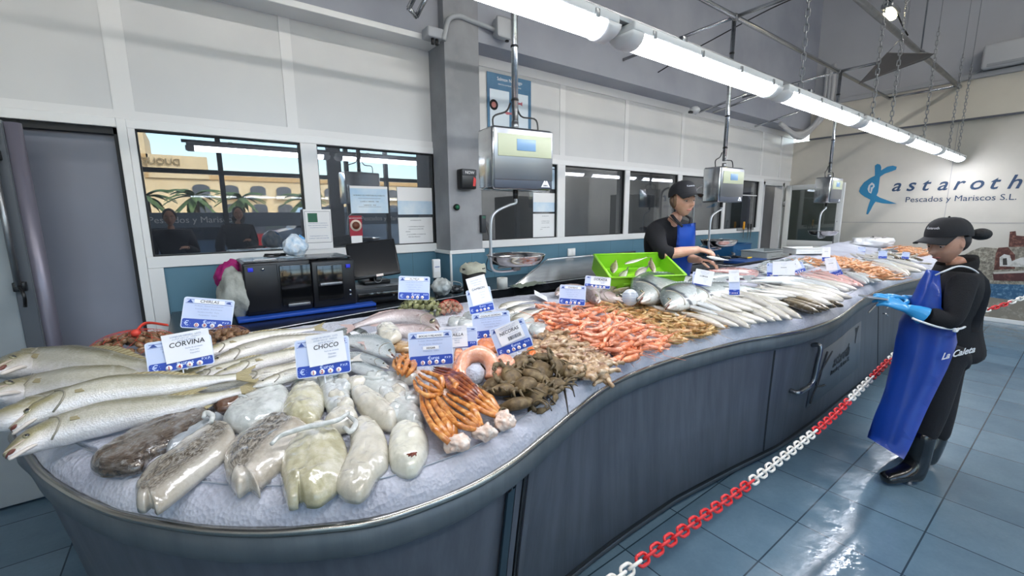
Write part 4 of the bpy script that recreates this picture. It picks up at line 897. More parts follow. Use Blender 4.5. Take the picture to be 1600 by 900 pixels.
def build_fish(root, kind, L, mats, path=None, up=1, gape=0., roll=0., detail=True, bend=0., tail_spread=.085, tail_len=.13, eye=.012, flatk=1.0, scalew=1.0):
    """path: world points from nose to tail (relative to root); up=+1 puts the back on the left of the path"""
    body_m, fin_m = mats; prof = PROF[kind]
    if path is None: path = [(-L/2, -bend*.5, 0), (-L/6, bend*.3, 0), (L/6, bend*.3, 0), (L/2, -bend*.5, 0)]
    pth = smooth_pts(path, 60); seg = [0]
    for a, b in zip(pth, pth[1:]): seg.append(seg[-1]+(b-a).length)
    T_ = seg[-1]
    def at(t):
        s = max(0, min(1.15, t))*T_
        if s >= T_: k = len(pth)-2; f = (s-seg[k])/(seg[k+1]-seg[k])
        else:
            k = max(0, min(len(pth)-2, next(i for i in range(1, len(seg)) if seg[i] >= s)-1)); f = (s-seg[k])/(seg[k+1]-seg[k]+1e-9)
        p = pth[k].lerp(pth[k+1], f) if f <= 1 else pth[k]+(pth[k+1]-pth[k])*f; tg = (pth[min(k+2, len(pth)-1)]-pth[max(k-1, 0)]).normalized()
        sd = Vector((-tg.y, tg.x, 0)).normalized()*up; nn = tg.cross(sd)*(1 if tg.cross(sd).z > 0 else -1); return p, tg, sd*math.cos(roll)+nn*math.sin(roll), nn*math.cos(roll)-sd*math.sin(roll)
    L = T_
    def P(x, y, z):
        p, tg, sd, nn = at(x); return p+sd*(y*L)+nn*(z*L)
    def put(bm, name, m, sm=True, par=None):
        return obj(name, bm, m, par or root, smooth=sm)
    n = 26 if detail else 14; sg = 16 if detail else 10
    bm = NB(); uvl = bm.loops.layers.uv.new('uv'); rings = []; ts = [(.95*(i/(n-1))**1.15) for i in range(n)]; uvv = {}
    for t in ts:
        a, b, w = lerp_prof(prof, t); w *= scalew; ring = []
        for k in range(sg):
            th = 2*PI*k/sg; y = (a if math.cos(th) > 0 else b)*math.cos(th); z = w*math.sin(th)*flatk
            vv = bm.verts.new(P(t, y, z)); uvv[vv] = (t, (math.cos(th)+1)/2); ring.append(vv)
        rings.append(ring)
    for r, q in zip(rings, rings[1:]):
        for k in range(sg): bm.faces.new((r[k], r[(k+1) % sg], q[(k+1) % sg], q[k]))
    bm.faces.new(rings[0]); bm.faces.new(rings[-1][::-1])
    for f in bm.faces:
        for lp in f.loops: lp[uvl].uv = uvv[lp.vert]
    body = put(bm, 'body', body_m)
    def fin(name, base, tips, th=.0025, lift=0., wav=.0):
        """base, tips: lists of (x, y) in fish units; a thin double sided fin with scalloped edge"""
        bm = NB(); ul = bm.loops.layers.uv.new('uv'); m = len(base); top = []; bot = []; uvx = {}
        for i in range(m):
            row_t = []; row_b = []
            for j in range(4):
                f = j/3; x = base[i][0]+(tips[i][0]-base[i][0])*f; y = base[i][1]+(tips[i][1]-base[i][1])*f; z = lift*(1-f*.3)+wav*math.sin(i*2.1)*f*.01; h = th*(1.2-f)*.5
                a = bm.verts.new(P(x, y, z+h)); b = bm.verts.new(P(x, y, z-h)); uvx[a] = uvx[b] = (i/(m-1), f); row_t.append(a); row_b.append(b)
            top.append(row_t); bot.append(row_b)
        for i in range(m-1):
            for j in range(3): bm.faces.new((top[i][j], top[i+1][j], top[i+1][j+1], top[i][j+1])); bm.faces.new((bot[i][j], bot[i][j+1], bot[i+1][j+1], bot[i+1][j]))
            bm.faces.new((top[i][3], top[i+1][3], bot[i+1][3], bot[i][3])); bm.faces.new((top[i][0], bot[i][0], bot[i+1][0], top[i+1][0]))
        for i in (0, m-1):
            for j in range(3): bm.faces.new((top[i][j], top[i][j+1], bot[i][j+1], bot[i][j]))
        for f in bm.faces:
            for lp in f.loops: lp[ul].uv = uvx[lp.vert]
        return put(bm, name, fin_m, False)
    N = 11 if detail else 6
    fin('tail_fin', [(.935, -.018+.036*i/(N-1)) for i in range(N)], [(1.0+tail_len*(.30+.70*abs(2*i/(N-1)-1)**1.3)*.55-(.012 if i % 2 else 0), (-1+2*i/(N-1))*tail_spread*.75) for i in range(N)], .004)
    if detail or True:
        a0 = lambda t: lerp_prof(prof, t)[0]; b0 = lambda t: lerp_prof(prof, t)[1]
        fin('dorsal_fin', [(.34+.40*i/(N-1), a0(.34+.40*i/(N-1))*.93) for i in range(N)], [(.37+.41*i/(N-1), a0(.34+.40*i/(N-1))*.93+.026*math.sin(PI*(i+.6)/(N))+(.003 if i % 2 else 0)) for i in range(N)], .003)
    if detail:
        fin('anal_fin', [(.66+.12*i/(N-1), -b0(.66+.12*i/(N-1))*.92) for i in range(N)], [(.69+.13*i/(N-1), -b0(.66+.12*i/(N-1))*.92-.026*math.sin(PI*(i+1.5)/(N+1))) for i in range(N)], .003)
        w = lerp_prof(prof, .3)[2]*flatk*scalew
        fin('pectoral_fin', [(.265, -.012+.018*i/(N-1)) for i in range(N)], [(.42-.02*abs(i-4)/4, -.028+.040*i/(N-1)) for i in range(N)], .003, lift=w*1.03)
        # gill cover edge
        bm = NB(); gp = []
        for k in range(11):
            f = -1+2*k/10; x = .225-.050*f*f+.012*f; a, b, w = lerp_prof(prof, x); yy = (a if f > 0 else b)*f*.80; gp.append(P(x, yy, w*flatk*scalew*math.sqrt(max(0, 1-(.80*f)**2))*1.0))
        tube(bm, gp, .0030*L/.6, 5); put(bm, 'gill_cover', mat('gill_edge', '#8d8878', .3, coat=.5))
        # eye
        ex = .085; a, b, w = lerp_prof(prof, ex); p = P(ex, a*.30, w*flatk*scalew*.93); R_ = eye*L*1.25
        tg, sd, nn = at(ex)[1:]
        Mx = Matrix((tg, sd, nn)).transposed()
        bm = NB(); ball(bm, p, (R_, R_*.92, R_*.45), 2, Mx); e = put(bm, 'eye', M_eyer); bm = NB(); ball(bm, p+nn*R_*.16, (R_*.66, R_*.6, R_*.42), 2, Mx); obj('pupil', bm, M_eyeb, e)
        if gape:
            bm = NB(); ball(bm, P(.016, -.006, .002), (.020*L, .009*L*gape, lerp_prof(prof, .03)[2]*L*.95), 2, Mx); put(bm, 'mouth', M_mouth)
            bm = NB(); jp = [P(.10, -.036, lerp_prof(prof, .1)[2]*flatk*.5), P(.05, -.034, lerp_prof(prof, .04)[2]*flatk*.8), P(.0, -.022*gape-.004, .006), P(-.012, -.018*gape-.004, 0)]; tube(bm, smooth_pts(jp, 10), [.003*L, .006*L, .008*L, .0085*L, .0085*L, .0085*L, .008*L, .007*L, .006*L, .004*L], 8); put(bm, 'lower_jaw', mat('fish_jaw', '#d9cfc6', .3, coat=.4))
            bm = NB(); jp = [P(.07, .006, lerp_prof(prof, .07)[2]*.95), P(.03, .006, lerp_prof(prof, .03)[2]*.95), P(-.004, .010, .004)]; tube(bm, smooth_pts(jp, 8), [.002*L]+[.0045*L]*6+[.003*L], 6); put(bm, 'upper_lip', mat('fish_lip', '#b9a99a', .3, coat=.4))
    else:
        a, b, w = lerp_prof(prof, .09); bm = NB(); ball(bm, P(.09, a*.4, w*flatk*.8), eye*L, 1); put(bm, 'eye', M_eyeb)
    return root
MF = {
 'corvina': (fish_mat('corvina_skin', '#7f7a5c', '#c9c5b4', '#ebe7e6', '#a39a72', None, 100), fin_mat('fin_olive', '#8d8058', '#b9ad88')),
 'silver':  (fish_mat('silver_skin', '#7f8a8c', '#c3c8c8', '#e6e8e8', '#a9b0b0', None, 90), fin_mat('fin_grey', '#8a8f90', '#b7bcbc')),
 'dorada':  (fish_mat('bass_skin', '#4c5655', '#98a09c', '#d3d5d0', '#858c84', '#5c6665', 100, band=(.235, .262, '#30363a')), fin_mat('fin_bass', '#6f7879', '#a4abab')),
 'pinkgrey':(fish_mat('pink_grey_skin', '#7d6c69', '#b9a9a6', '#d9cfcc', '#a18a80', None, 80), fin_mat('fin_pink', '#a08680', '#c7b0aa')),
 'white':   (fish_mat('white_fish_skin', '#837c66', '#c6c1b2', '#e9e5df', '#a89f88', None, 70), fin_mat('fin_white', '#bcb6aa', '#dad6cf')),
 'brown':   (fish_mat('brown_fish_skin', '#4f4430', '#8b7c60', '#c9c0ae', '#6f624a', '#43391f', 70), fin_mat('fin_brown', '#6a5c40', '#93856a')),
 'pink':    (fish_mat('red_fish_skin', '#b5655a', '#d79d92', '#e6cfc8', '#bf766a', None, 70), fin_mat('fin_red', '#c27f74', '#dba99f')),
 'dark':    (fish_mat('dark_fish_skin', '#2b2a2c', '#5b5553', '#9c948e', '#403c3b', None, 70), fin_mat('fin_dark', '#3a3736', '#5b5654'))}
def hero_fish(label, kind, skin, pts, h, up=1, gape=0., name='whole_fish', cat='fish', group=None, eye=.012, **kw):
    """pts: photo points from nose to tail; h: height of the fish's middle above the ice (number or list)"""
    hh = h if isinstance(h, (list, tuple)) else [h]*len(pts)
    W = [S(p[0], p[1], q) for p, q in zip(pts, hh)]; o = W[len(W)//2].copy()
    t = thing(name, label, cat, o, group=group)
    kw.setdefault('roll', .62); build_fish(t, kind, 0, MF[skin], [p-o for p in W], up, gape, eye=eye, **kw); return t
def in_poly(x, y, P):
    c = False; j = len(P)-1
    for i in range(len(P)):
        if (P[i][1] > y) != (P[j][1] > y) and x < (P[j][0]-P[i][0])*(y-P[i][1])/(P[j][1]-P[i][1])+P[i][0]: c = not c
        j = i
    return c
def scatter(P, n, md, rr, tries=6000, ky=1.8):
    out = []; xs = [p[0] for p in P]; ys = [p[1] for p in P]; m = md
    while len(out) < n and m > .5:
        for _ in range(tries//6):
            x = rr.uniform(min(xs), max(xs)); y = rr.uniform(min(ys), max(ys))
            if in_poly(x, y, P) and all(((x-a)**2+(ky*(y-b))**2) > m*m for a, b in out): out.append((x, y))
            if len(out) >= n: break
        m *= .85
    out.sort(key=lambda q: q[1]); return out
def edge_dist(x, y, P):
    d = 1e9
    for i in range(len(P)):
        a = P[i]; b = P[(i+1) % len(P)]; dx, dy = b[0]-a[0], b[1]-a[1]; t = max(0, min(1, ((x-a[0])*dx+(y-a[1])*dy)/(dx*dx+dy*dy+1e-9))); d = min(d, math.hypot(x-a[0]-t*dx, y-a[1]-t*dy))
    return d

# prawns
def shell_mat(nm, c, c2, c3, var=.35):
    t = NT(nm); v = t.tc('Object'); n = t.noise(v, 45, 4, .6); cc = t.ramp(n, [(.3, c), (.5, c2), (.68, c3)]); oi = t.add('ShaderNodeObjectInfo'); hs_ = t.add('ShaderNodeHueSaturation')
    t.l.new(t.math('ADD', t.math('MULTIPLY', oi.outputs['Random'], var), 1-var/2), hs_.inputs['Value']); t.l.new(cc, hs_.inputs['Color']); t.col(hs_.outputs[0]); t.b.inputs['Roughness'].default_value = .3
    t.b.inputs['Coat Weight'].default_value = .35; t.b.inputs['Coat Roughness'].default_value = .15; t.bump(n, .25, .002); return t.m
def prawn(nm, L, curl, m, mh, ml, seed, slim=1.0):
    rr = random.Random(seed); t = thing(nm, 'x', 'prawn'); N = 26; pts = []; x = y = 0.; a = -curl*.15
    ds = L/N
    for i in range(N+1):
        pts.append(Vector((x, y, 0))); f = i/N
        if f > .38: a += curl/(N*.62)
        x += ds*math.cos(a); y += ds*math.sin(a)
    c = sum(pts, Vector())/len(pts); pts = [p-c for p in pts]
    rad = []
    for i in range(N+1):
        f = i/N; r = .5*math.sin(PI*min(1, f*1.9+.10)) if f < .25 else .5
        r = (.075*L*slim)*(min(1, .35+f*3.2) if f < .22 else (1.0 if f < .5 else 1-.62*((f-.5)/.5)))
        if f > .36: r *= 1+.10*((i % 3) == 0)-.03
        rad.append(r)
    bm = NB(); k = int(N*.40); tube(bm, pts[:k+1], rad[:k+1], 10, flat=1.0); obj('carapace', bm, mh, t)
    bm = NB(); tube(bm, pts[k-1:], [r*.98 for r in rad[k-1:]], 10); obj('abdomen', bm, m, t)
    e = pts[-1]; d = (pts[-1]-pts[-2]).normalized(); s = Vector((-d.y, d.x, 0))
    bm = NB()
    for q in (-.7, -.25, .25, .7):
        dd = (d+s*q*.6).normalized(); P = [e, e+dd*.05*L+Vector((0, 0, .01*L)), e+dd*.11*L]; tube(bm, P, [.012*L, .022*L, .010*L], 6, flat=.35)
    obj('tail_fan', bm, m, t)
    bm = NB(); h0 = pts[0]; d0 = (pts[0]-pts[2]).normalized(); s0 = Vector((-d0.y, d0.x, 0))
    tube(bm, [h0-d0*.05*L+Vector((0, 0, .03*L)), h0+d0*.12*L+Vector((0, 0, .04*L)), h0+d0*.20*L+Vector((0, 0, .055*L))], [.012*L, .009*L, .002*L], 5); obj('rostrum', bm, mh, t)
    bm = NB()
    for q in (-1, 1):
        P = [h0, h0+d0*.10*L+s0*q*.05*L+Vector((0, 0, .03*L)), h0+d0*.25*L+s0*q*rr.uniform(.05, .25)*L, h0+d0*rr.uniform(.3, .5)*L+s0*q*rr.uniform(.1, .6)*L]; tube(bm, smooth_pts(P, 10), .0045*L, 4)
    obj('antennae', bm, ml, t)
    bm = NB(); sg = 1 if curl > 0 else -1
    for j in range(5):
        b = pts[int(N*(.14+.05*j))]; s = Vector((0, sg, 0)); P = [b, b+s*.09*L+Vector((.02*L*(j-2), 0, -.03*L)), b+s*.15*L+Vector((-.05*L+.02*L*(j-2), 0, -.045*L))]; tube(bm, smooth_pts(P, 6), [.009*L]*3+[.006*L]*2+[.003*L], 4)
    for j in range(5):
        b = pts[int(N*(.46+.09*j))]; dd = (pts[min(N, int(N*(.46+.09*j))+1)]-b).normalized(); s = Vector((-dd.y, dd.x, 0))*sg; P = [b+s*.05*L, b+s*.10*L-dd*.02*L]; tube(bm, P, [.012*L, .004*L], 4, flat=.5)
    obj('legs', bm, ml, t)
    bm = NB(); ball(bm, h0+d0*.02*L+Vector((0, 0, .05*L))+s0*.02*L, .013*L, 1); obj('eye', bm, M_eyeb, t)
    return t

# crabs
def crab(nm, seed, m, ml):
    rr = random.Random(seed); t = thing(nm, 'x', 'crab')
    bm = NB(); ou = []
    for k in range(40):
        a = 2*PI*k/40; rx = .050; ry = .038; x = math.cos(a)*rx; y = math.sin(a)*ry
        if y > 0: f = 1+.06*(k % 2)+.05*abs(math.cos(a))
        else: f = 1-.10*abs(math.cos(a))-.02
        ou.append((x*f, y*f))
    rings = []
    for s, z in ((1, 0), (.97, .006), (.85, .014), (.6, .021), (.3, .025), (.05, .026)):
        rings.append([bm.verts.new((x*s, y*s, z+noise.noise(Vector((x*s*60, y*s*60, seed)))*.0025*(1-s*.5))) for x, y in ou])
    for s, z in ((.9, -.007), (.6, -.011), (.05, -.012)): rings.insert(0, [bm.verts.new((x*s, y*s, z)) for x, y in ou])
    for a, b in zip(rings, rings[1:]):
        for k in range(40): bm.faces.new((a[k], a[(k+1) % 40], b[(k+1) % 40], b[k]))
    bm.faces.new(rings[0][::-1]); bm.faces.new(rings[-1]); obj('carapace', bm, m, t)
    for sx in (-1, 1):
        for j in range(4):
            bm = NB(); a = -.75+.42*j+rr.uniform(-.15, .15); b = Vector((sx*.033, -.012+.010*j, -.002)); d = Vector((sx*math.cos(a), math.sin(a)*1.0, 0)); f = rr.uniform(.8, 1.1)
            b = b*1.25; P = [b, b+d*.024*f+Vector((0, 0, .008)), b+d*.040*f+Vector((sx*.002, -.008, .002)), b+d*.052*f+Vector((-sx*.004, -.018, -.010))]; tube(bm, smooth_pts(P, 9), [.0052, .0058, .0056, .005, .0048, .0045, .0038, .0028, .0012], 6, flat=.65); obj('leg', bm, ml, t)
        bm = NB(); b = Vector((sx*.026, .020, 0)); P = [b, b+Vector((sx*.020, .012, .004)), b+Vector((sx*.018, .030, .004))]; tube(bm, smooth_pts(P, 6), [.007, .0085, .009, .009, .0085, .007], 7)
        q = P[-1]; tube(bm, [q, q+Vector((-sx*.010, .010, 0)), q+Vector((-sx*.024, .016, 0))], [.009, .0105, .006], 7, flat=.8); e2 = q+Vector((-sx*.022, .016, 0))
        tube(bm, smooth_pts([e2, e2+Vector((-sx*.012, .004, 0)), e2+Vector((-sx*.020, -.002, 0))], 5), [.005, .0045, .004, .003, .001], 6); tube(bm, smooth_pts([e2+Vector((0, -.004, 0)), e2+Vector((-sx*.010, -.007, 0)), e2+Vector((-sx*.018, -.004, 0))], 5), [.004, .0035, .003, .002, .001], 6)
        obj('claw', bm, ml, t)
    bm = NB()
    for sx in (-1, 1): ball(bm, (sx*.008, .033, .004), .0025, 1)
    obj('eyes', bm, M_eyeb, t); return t

# soft bodies from an outline (cuttlefish, slices): outline and spine as points, swollen between them
def swell(outline, spine, hmax, nz=.25, seed=0, floor=None, n=88, rings=14, wrin=1.0, edge=.012):
    bm = NB(); ul = bm.loops.layers.uv.new('uv'); O = [Vector(p) for p in outline]; m = len(O); per = []
    Q = [O[-1]]+O+[O[0], O[1]]
    for i in range(n):
        s = i/n*m; k = int(s); t = s-k; a, b, c, d = Q[k], Q[k+1], Q[k+2], Q[(k+3) if k+3 < len(Q) else -1]
        p = .5*((2*b)+(c-a)*t+(2*a-5*b+4*c-d)*t*t+(3*b-a-3*c+d)*t**3); q = b.lerp(c, t); per.append(p*.65+q*.35)
    SP = smooth_pts(spine, 30); Ls = (SP[-1]-SP[0]).length+1e-6; ax = (SP[-1]-SP[0]).normalized(); uvv = {}
    near = []
    for p in per:
        j = min(range(30), key=lambda k: (SP[k]-p).length_squared); near.append(SP[j])
    R = []
    for r in range(rings+1):
        s = 1-r/rings; row = []
        for i, p in enumerate(per):
            c = near[i]; q = c.lerp(p, s); hgt = hmax*.78*(1-s**2.6)**.55
            w = noise.noise(Vector((q.x*18+seed, q.y*18, seed)))*.34+noise.noise(Vector((q.x*48+seed, q.y*48, seed)))*.30*wrin+noise.noise(Vector((q.x*110+seed, q.y*110, seed)))*.10*wrin
            q = Vector((q.x, q.y, q.z+edge*.5+hgt*(1+w*nz*4))); v = bm.verts.new(q); cr = ax.cross(p-c).z; uvv[v] = ((q-SP[0]).dot(ax)/Ls, .5+.5*s*(1 if cr > 0 else -1)); row.append(v)
        R.append(row)
    base = [bm.verts.new(Vector((p.x, p.y, p.z-edge*.6))) for p in per]
    for v, p in zip(base, per): uvv[v] = uvv[R[0][per.index(p)]]
    for a, b in zip([base]+R, R):
        if a is b: continue
        for k in range(n): bm.faces.new((a[k], a[(k+1) % n], b[(k+1) % n], b[k]))
    bm.faces.new(base[::-1])
    bmesh.ops.remove_doubles(bm, verts=R[-1], dist=2e-4)
    for f in bm.faces:
        for lp in f.loops: lp[ul].uv = uvv.get(lp.vert, (.5, .5))
    return bm
def soft_mat(nm, c1, c2, c3, sc=14, stripes=None, coat=1.0, rough=.16, bmp=.22, fine=60):
    t = NT(nm); v = t.tc('Object'); n = t.noise(v, sc, 6, .62); c = t.ramp(n, [(.28, c1), (.48, c2), (.66, c3)])
    n2 = t.noise(v, fine, 4, .6)
    if stripes:
        uv = t.add('ShaderNodeUVMap'); mp = t.add('ShaderNodeMapping'); mp.inputs['Scale'].default_value = stripes[2]; t.l.new(uv.outputs[0], mp.inputs[0]); ns = t.noise(mp.outputs[0], 4, 5, .6)
        s = t.ramp(ns, [(.40, '#000000'), (.56, '#ffffff')])
        sx = t.add('ShaderNodeSeparateXYZ'); t.l.new(uv.outputs[0], sx.inputs[0]); w = t.ramp(t.math('ADD', sx.outputs[1], t.math('MULTIPLY', t.math('SUBTRACT', n, .5), .3)), stripes[1])
        c = t.mix(t.math('MULTIPLY', w, t.math('ADD', t.math('MULTIPLY', s, .55), .45)), c, stripes[0])
    n4 = t.noise(v, 28, 5, .7); c = t.mix(t.ramp(n4, [(.50, '#000000'), (.62, '#b0b0b0')]), c, c1); c = t.mix(t.ramp(n4, [(.30, '#a0a0a0'), (.42, '#000000')]), c, '#f2f1ee')
    t.col(t.mix(t.math('MULTIPLY', n2, .35), c, c1)); t.b.inputs['Roughness'].default_value = rough; t.b.inputs['Coat Weight'].default_value = coat; t.b.inputs['Coat Roughness'].default_value = .05
    bn = t.bump(t.math('ADD', t.math('ADD', t.math('MULTIPLY', n2, .5), n), t.math('MULTIPLY', t.noise(v, 150, 3, .6), .22)), bmp*1.3, .006); b2_ = t.add('ShaderNodeBump'); b2_.inputs['Strength'].default_value = .35; b2_.inputs['Distance'].default_value = .006; t.l.new(t.noise(v, 38, 3, .6), b2_.inputs['Height']); t.l.new(b2_.outputs[0], t.b.inputs['Coat Normal']); return t.m
M_pale = [soft_mat('pale_flesh', '#a9a28f', '#cfcabb', '#e3e0d8'), soft_mat('pale_flesh_grey', '#9a9f9c', '#c6c9c5', '#e2e4e2', 11), soft_mat('pale_flesh_olive', '#97916f', '#c3bda0', '#dfdccf', 9)]
def soft(name, label, cat, outline, spine, h, m, lift=.0, seed=0, group=None, base=.003, **kw):
    O = [S(x, y, base+lift) for x, y in outline]; SPn = [S(x, y, base+lift) for x, y in spine]; o = sum(O, Vector())/len(O); o.z = min(p.z for p in O)
    bm = swell([p-o for p in O], [p-o for p in SPn], h, seed=seed, **kw); ob = obj(name, bm, m, loc=o); tag(ob, label, cat, group); return ob
def strand(parent, pts, r, m, name='tentacle', h=.02, base=None):
    P = [S(x, y, h) for x, y in pts]; o = parent.location; bm = NB(); sp = smooth_pts([p-o for p in P], 26); tube(bm, sp, [r*(.6+.5*math.sin(PI*(i+2)/30)) for i in range(26)], 7); return obj(name, bm, m, parent)

# price cards
M_card = mat('card_pale_blue', '#b9c6e4', .35, var='#c6d0ea', vs=6); M_cardb = mat('card_blue', '#2444a8', .35); M_cardl = mat('card_line', '#2f478f', .4); M_cpap = mat('label_paper', '#e9eaee', .6); M_hand = mat('marker_black', '#20222a', .6); M_digit = mat('digit_red', '#b23030', .5); M_dim = mat('faint_print', '#8492b4', .6); M_clear = mat('card_edge', '#d3dcf0', .2)
def price_card(label, bl, br, tl, title=None, digits='', paper=None, tag_txt=None, h=.03, lean=12, d=None, sub=None, yaw_to=None, barcode=False, stem=.05):
    """bl, br, tl: photo corners of the card; it stands at the depth of the ice under its lower edge (plus h)"""
    mx, my = (bl[0]+br[0])/2, (bl[1]+br[1])/2
    p0 = S(mx, my+2, h) if d is None else atd(mx, my, d)
    to = (EYEP-p0); to.z = 0; to.normalize(); le = math.radians(lean); n = (to*math.cos(le)+Vector((0, 0, 1))*math.sin(le)).normalized()
    A = atplane(*bl, p0, n); B = atplane(*br, p0, n); D_ = atplane(*tl, p0, n); X = (B-A); w = X.length; X.normalize(); Y = n.cross(X).normalized(); hh = (D_-A).dot(Y)
    if hh < 0: hh = abs(hh)
    o = A+X*w/2; t = thing('price_card', label, 'price card', o, group='price cards on the counter'); 
    t.rotation_mode = 'QUATERNION'; t.rotation_quaternion = Matrix((X, Y, n)).transposed().to_quaternion()
    # local: x along width, y up, z towards viewer; origin at the middle of the lower edge
    def rr_poly(x0, x1, y0, y1, r, k=5):
        P = []
        for cx, cy, a0 in ((x1-r, y1-r, 0), (x0+r, y1-r, PI/2), (x0+r, y0+r, PI), (x1-r, y0+r, 1.5*PI)):
            for i in range(k+1): a = a0+PI/2*i/k; P.append((cx+r*math.cos(a), cy+r*math.sin(a)))
        return P
    def pl(nm, poly, z0, z1, m, par=t): bm = NB(); prism(bm, poly, z0, z1); return obj(nm, bm, m, par, smooth=False)
    s = w/.21
    pl('backing', rr_poly(-w/2, w/2, 0, hh, .012*s), -.0015, 0, M_clear); fc = pl('card_face', rr_poly(-w/2+.004*s, w/2-.004*s, .004*s, hh-.004*s, .010*s), 0, .0006, M_card)
    bh = hh*.31; pl('price_band', rr_poly(-w/2+.004*s, w/2-.004*s, .004*s, bh, .008*s), .0006, .001, M_cardb)
    pl('rule_line', [(-w/2+.008*s, hh*.80), (w/2-.008*s, hh*.80), (w/2-.008*s, hh*.81), (-w/2+.008*s, hh*.81)], .0006, .001, M_cardl)
    pl('rule_line', [(-w/2+.012*s, hh-.010*s), (w/2-.012*s, hh-.010*s), (w/2-.012*s, hh-.012*s), (-w/2+.012*s, hh-.012*s)], .0006, .001, M_cardl)
    def Tm(x, y, z=.001): return Matrix.Translation((x, y, z))
    bm = NB()
    for j in range(4): text_bm(bm, ('Producto   Metodo de produccion', 'Zona de captura   Arte de pesca', 'Nombre cientifico   Fecha', 'Presentacion   Calibre')[j], .0085*s, Tm(0, hh*(.72-.10*j), .0007), .0003)
    obj('form_print', bm, M_dim, t, smooth=False)
    bm = NB(); text_bm(bm, '€uros', .022*s, Tm(.01*s, bh-.020*s), .0004, bold=.01); text_bm(bm, '€', .032*s, Tm(-w/2+.022*s, bh*.30), .0004); text_bm(bm, 'P.V.P.', .014*s, Tm(w/2-.026*s, bh*.62), .0004, bold=.01); obj('band_print', bm, mat('band_print', '#cfe0ff', .5), t, smooth=False)
    bm = NB()
    for k in range(12):
        a = 2*PI*k/12; x, y = -w/2+.022*s+.016*s*math.cos(a), bh*.47+.016*s*math.sin(a); prism(bm, [(x-.001*s, y-.001*s), (x+.001*s, y-.001*s), (x, y+.0016*s)], .001, .0013)
    obj('star_ring', bm, mat('star_print', '#b7c9f5', .5), t, smooth=False)
    pl('logo_mark', [(-w/2+.012*s, hh*.82), (-w/2+.038*s, hh*.82), (-w/2+.026*s, hh*.93)], .0006, .001, M_cardl); pl('logo_mark', [(w/2-.038*s, hh*.86), (w/2-.014*s, hh*.84), (w/2-.018*s, hh*.92), (w/2-.03*s, hh*.91)], .0006, .001, M_cardl)
    for k, dg in enumerate(digits):
        cx = -w*.20+k*w*.155; bm = NB(); lathe(bm, [(0, 0), (.0105*s, 0), (.0105*s, .0008), (0, .0008)], 18, Matrix.Translation((cx, bh*.36, .001))); cc = obj('digit_disc', bm, mat('disc_white', '#f0f1f5', .3), t)
        bm = NB(); sz = (.020 if k < 2 else .013)*s; text_bm(bm, dg, sz, Tm(cx, bh*.36-sz*.33, .0018), .0004, bold=.03); obj('digit', bm, M_digit, cc, smooth=False)
    if title: 
        pl('title_strip', [(-w*.30, hh*.82), (w*.30, hh*.82), (w*.30, hh*.94), (-w*.30, hh*.94)], .001, .0013, M_cpap) if sub != 'plain' else None
        bm = NB(); text_bm(bm, title, min(.020*s, w*.9/max(1, len(title))*1.0), Tm(0, hh*.845, .0014), .0004, bold=.008, shear=.15); obj('handwriting', bm, M_hand, t, smooth=False)
    if sub and sub != 'plain':
        pl('sticker', [(-w*.18, hh*.48), (w*.18, hh*.48), (w*.18, hh*.58), (-w*.18, hh*.58)], .001, .0013, M_cpap); bm = NB(); text_bm(bm, sub, .012*s, Tm(0, hh*.50, .0014), .0004, bold=.02); obj('handwriting', bm, M_hand, t, smooth=False)
    if paper:      # a paper label clipped on: (x0, x1, y0, y1) in card units, its writing, tilt
        x0, x1, y0, y1, tx, tilt = paper; M2 = Matrix.Translation((w*((x0+x1)/2-.5), hh*(y0+y1)/2, .004)) @ Matrix.Rotation(math.radians(tilt), 4, 'Z'); a, b = w*(x1-x0)/2, hh*(y1-y0)/2
        bm = NB(); prism(bm, [(-a, -b), (a, -b), (a, b), (-a, b)], 0, .0006, M2); bmesh.ops.subdivide_edges(bm, edges=bm.edges, cuts=3, use_grid_fill=True)
        for v in bm.verts: q = M2.inverted() @ v.co; v.co.z += .006*max(0, q.y/b-.4)**1.5
        pp = obj('paper_label', bm, M_cpap, t, smooth=False)
        bm = NB(); text_bm(bm, tx, min(.026*s, 2*a*.85/max(1, len(tx))*1.45), M2 @ Tm(0, b*.05, .0012), .0004, bold=.01, shear=.15); obj('handwriting', bm, M_hand, pp, smooth=False)
        bm = NB()
        for j in range(3): text_bm(bm, ('LONJA DE ORIGEN   LOTE', 'ZONA FAO 27   FRESCO', 'ARTE DE PESCA')[j], .0085*s, M2 @ Tm(0, b*(.72-.17*j), .0012+.002*(j == 0)), .0003)
        for j in range(3): text_bm(bm, ('Fecha de envasado', 'Peso neto', 'Expedidor')[j], .0075*s, M2 @ Tm(a*.25, -b*(.20+.2*j), .0012), .0003)
        obj('label_print', bm, M_dim, pp, smooth=False)
        if barcode:
            bm = NB(); q = random.Random(len(tx)); x = -a*.3
            while x < a*.7: ww = q.choice((.0012, .002, .003)); prism(bm, [(x, -b*.75), (x+ww, -b*.75), (x+ww, -b*.35), (x, -b*.35)], .0009, .0012, M2); x += ww+q.choice((.0012, .002))
            obj('barcode', bm, M_hand, pp, smooth=False)
    if stem:
        bm = NB(); tube(bm, [(0, .01, -.004), (0, -stem, -.006)], .0025, 6); tube(bm, [(.012*s, .01, -.004), (.012*s, -.004, -.004)], .004*s, 8); obj('stem', bm, mat('clear_stem', '#dfe3ea', .2), t)
    return t

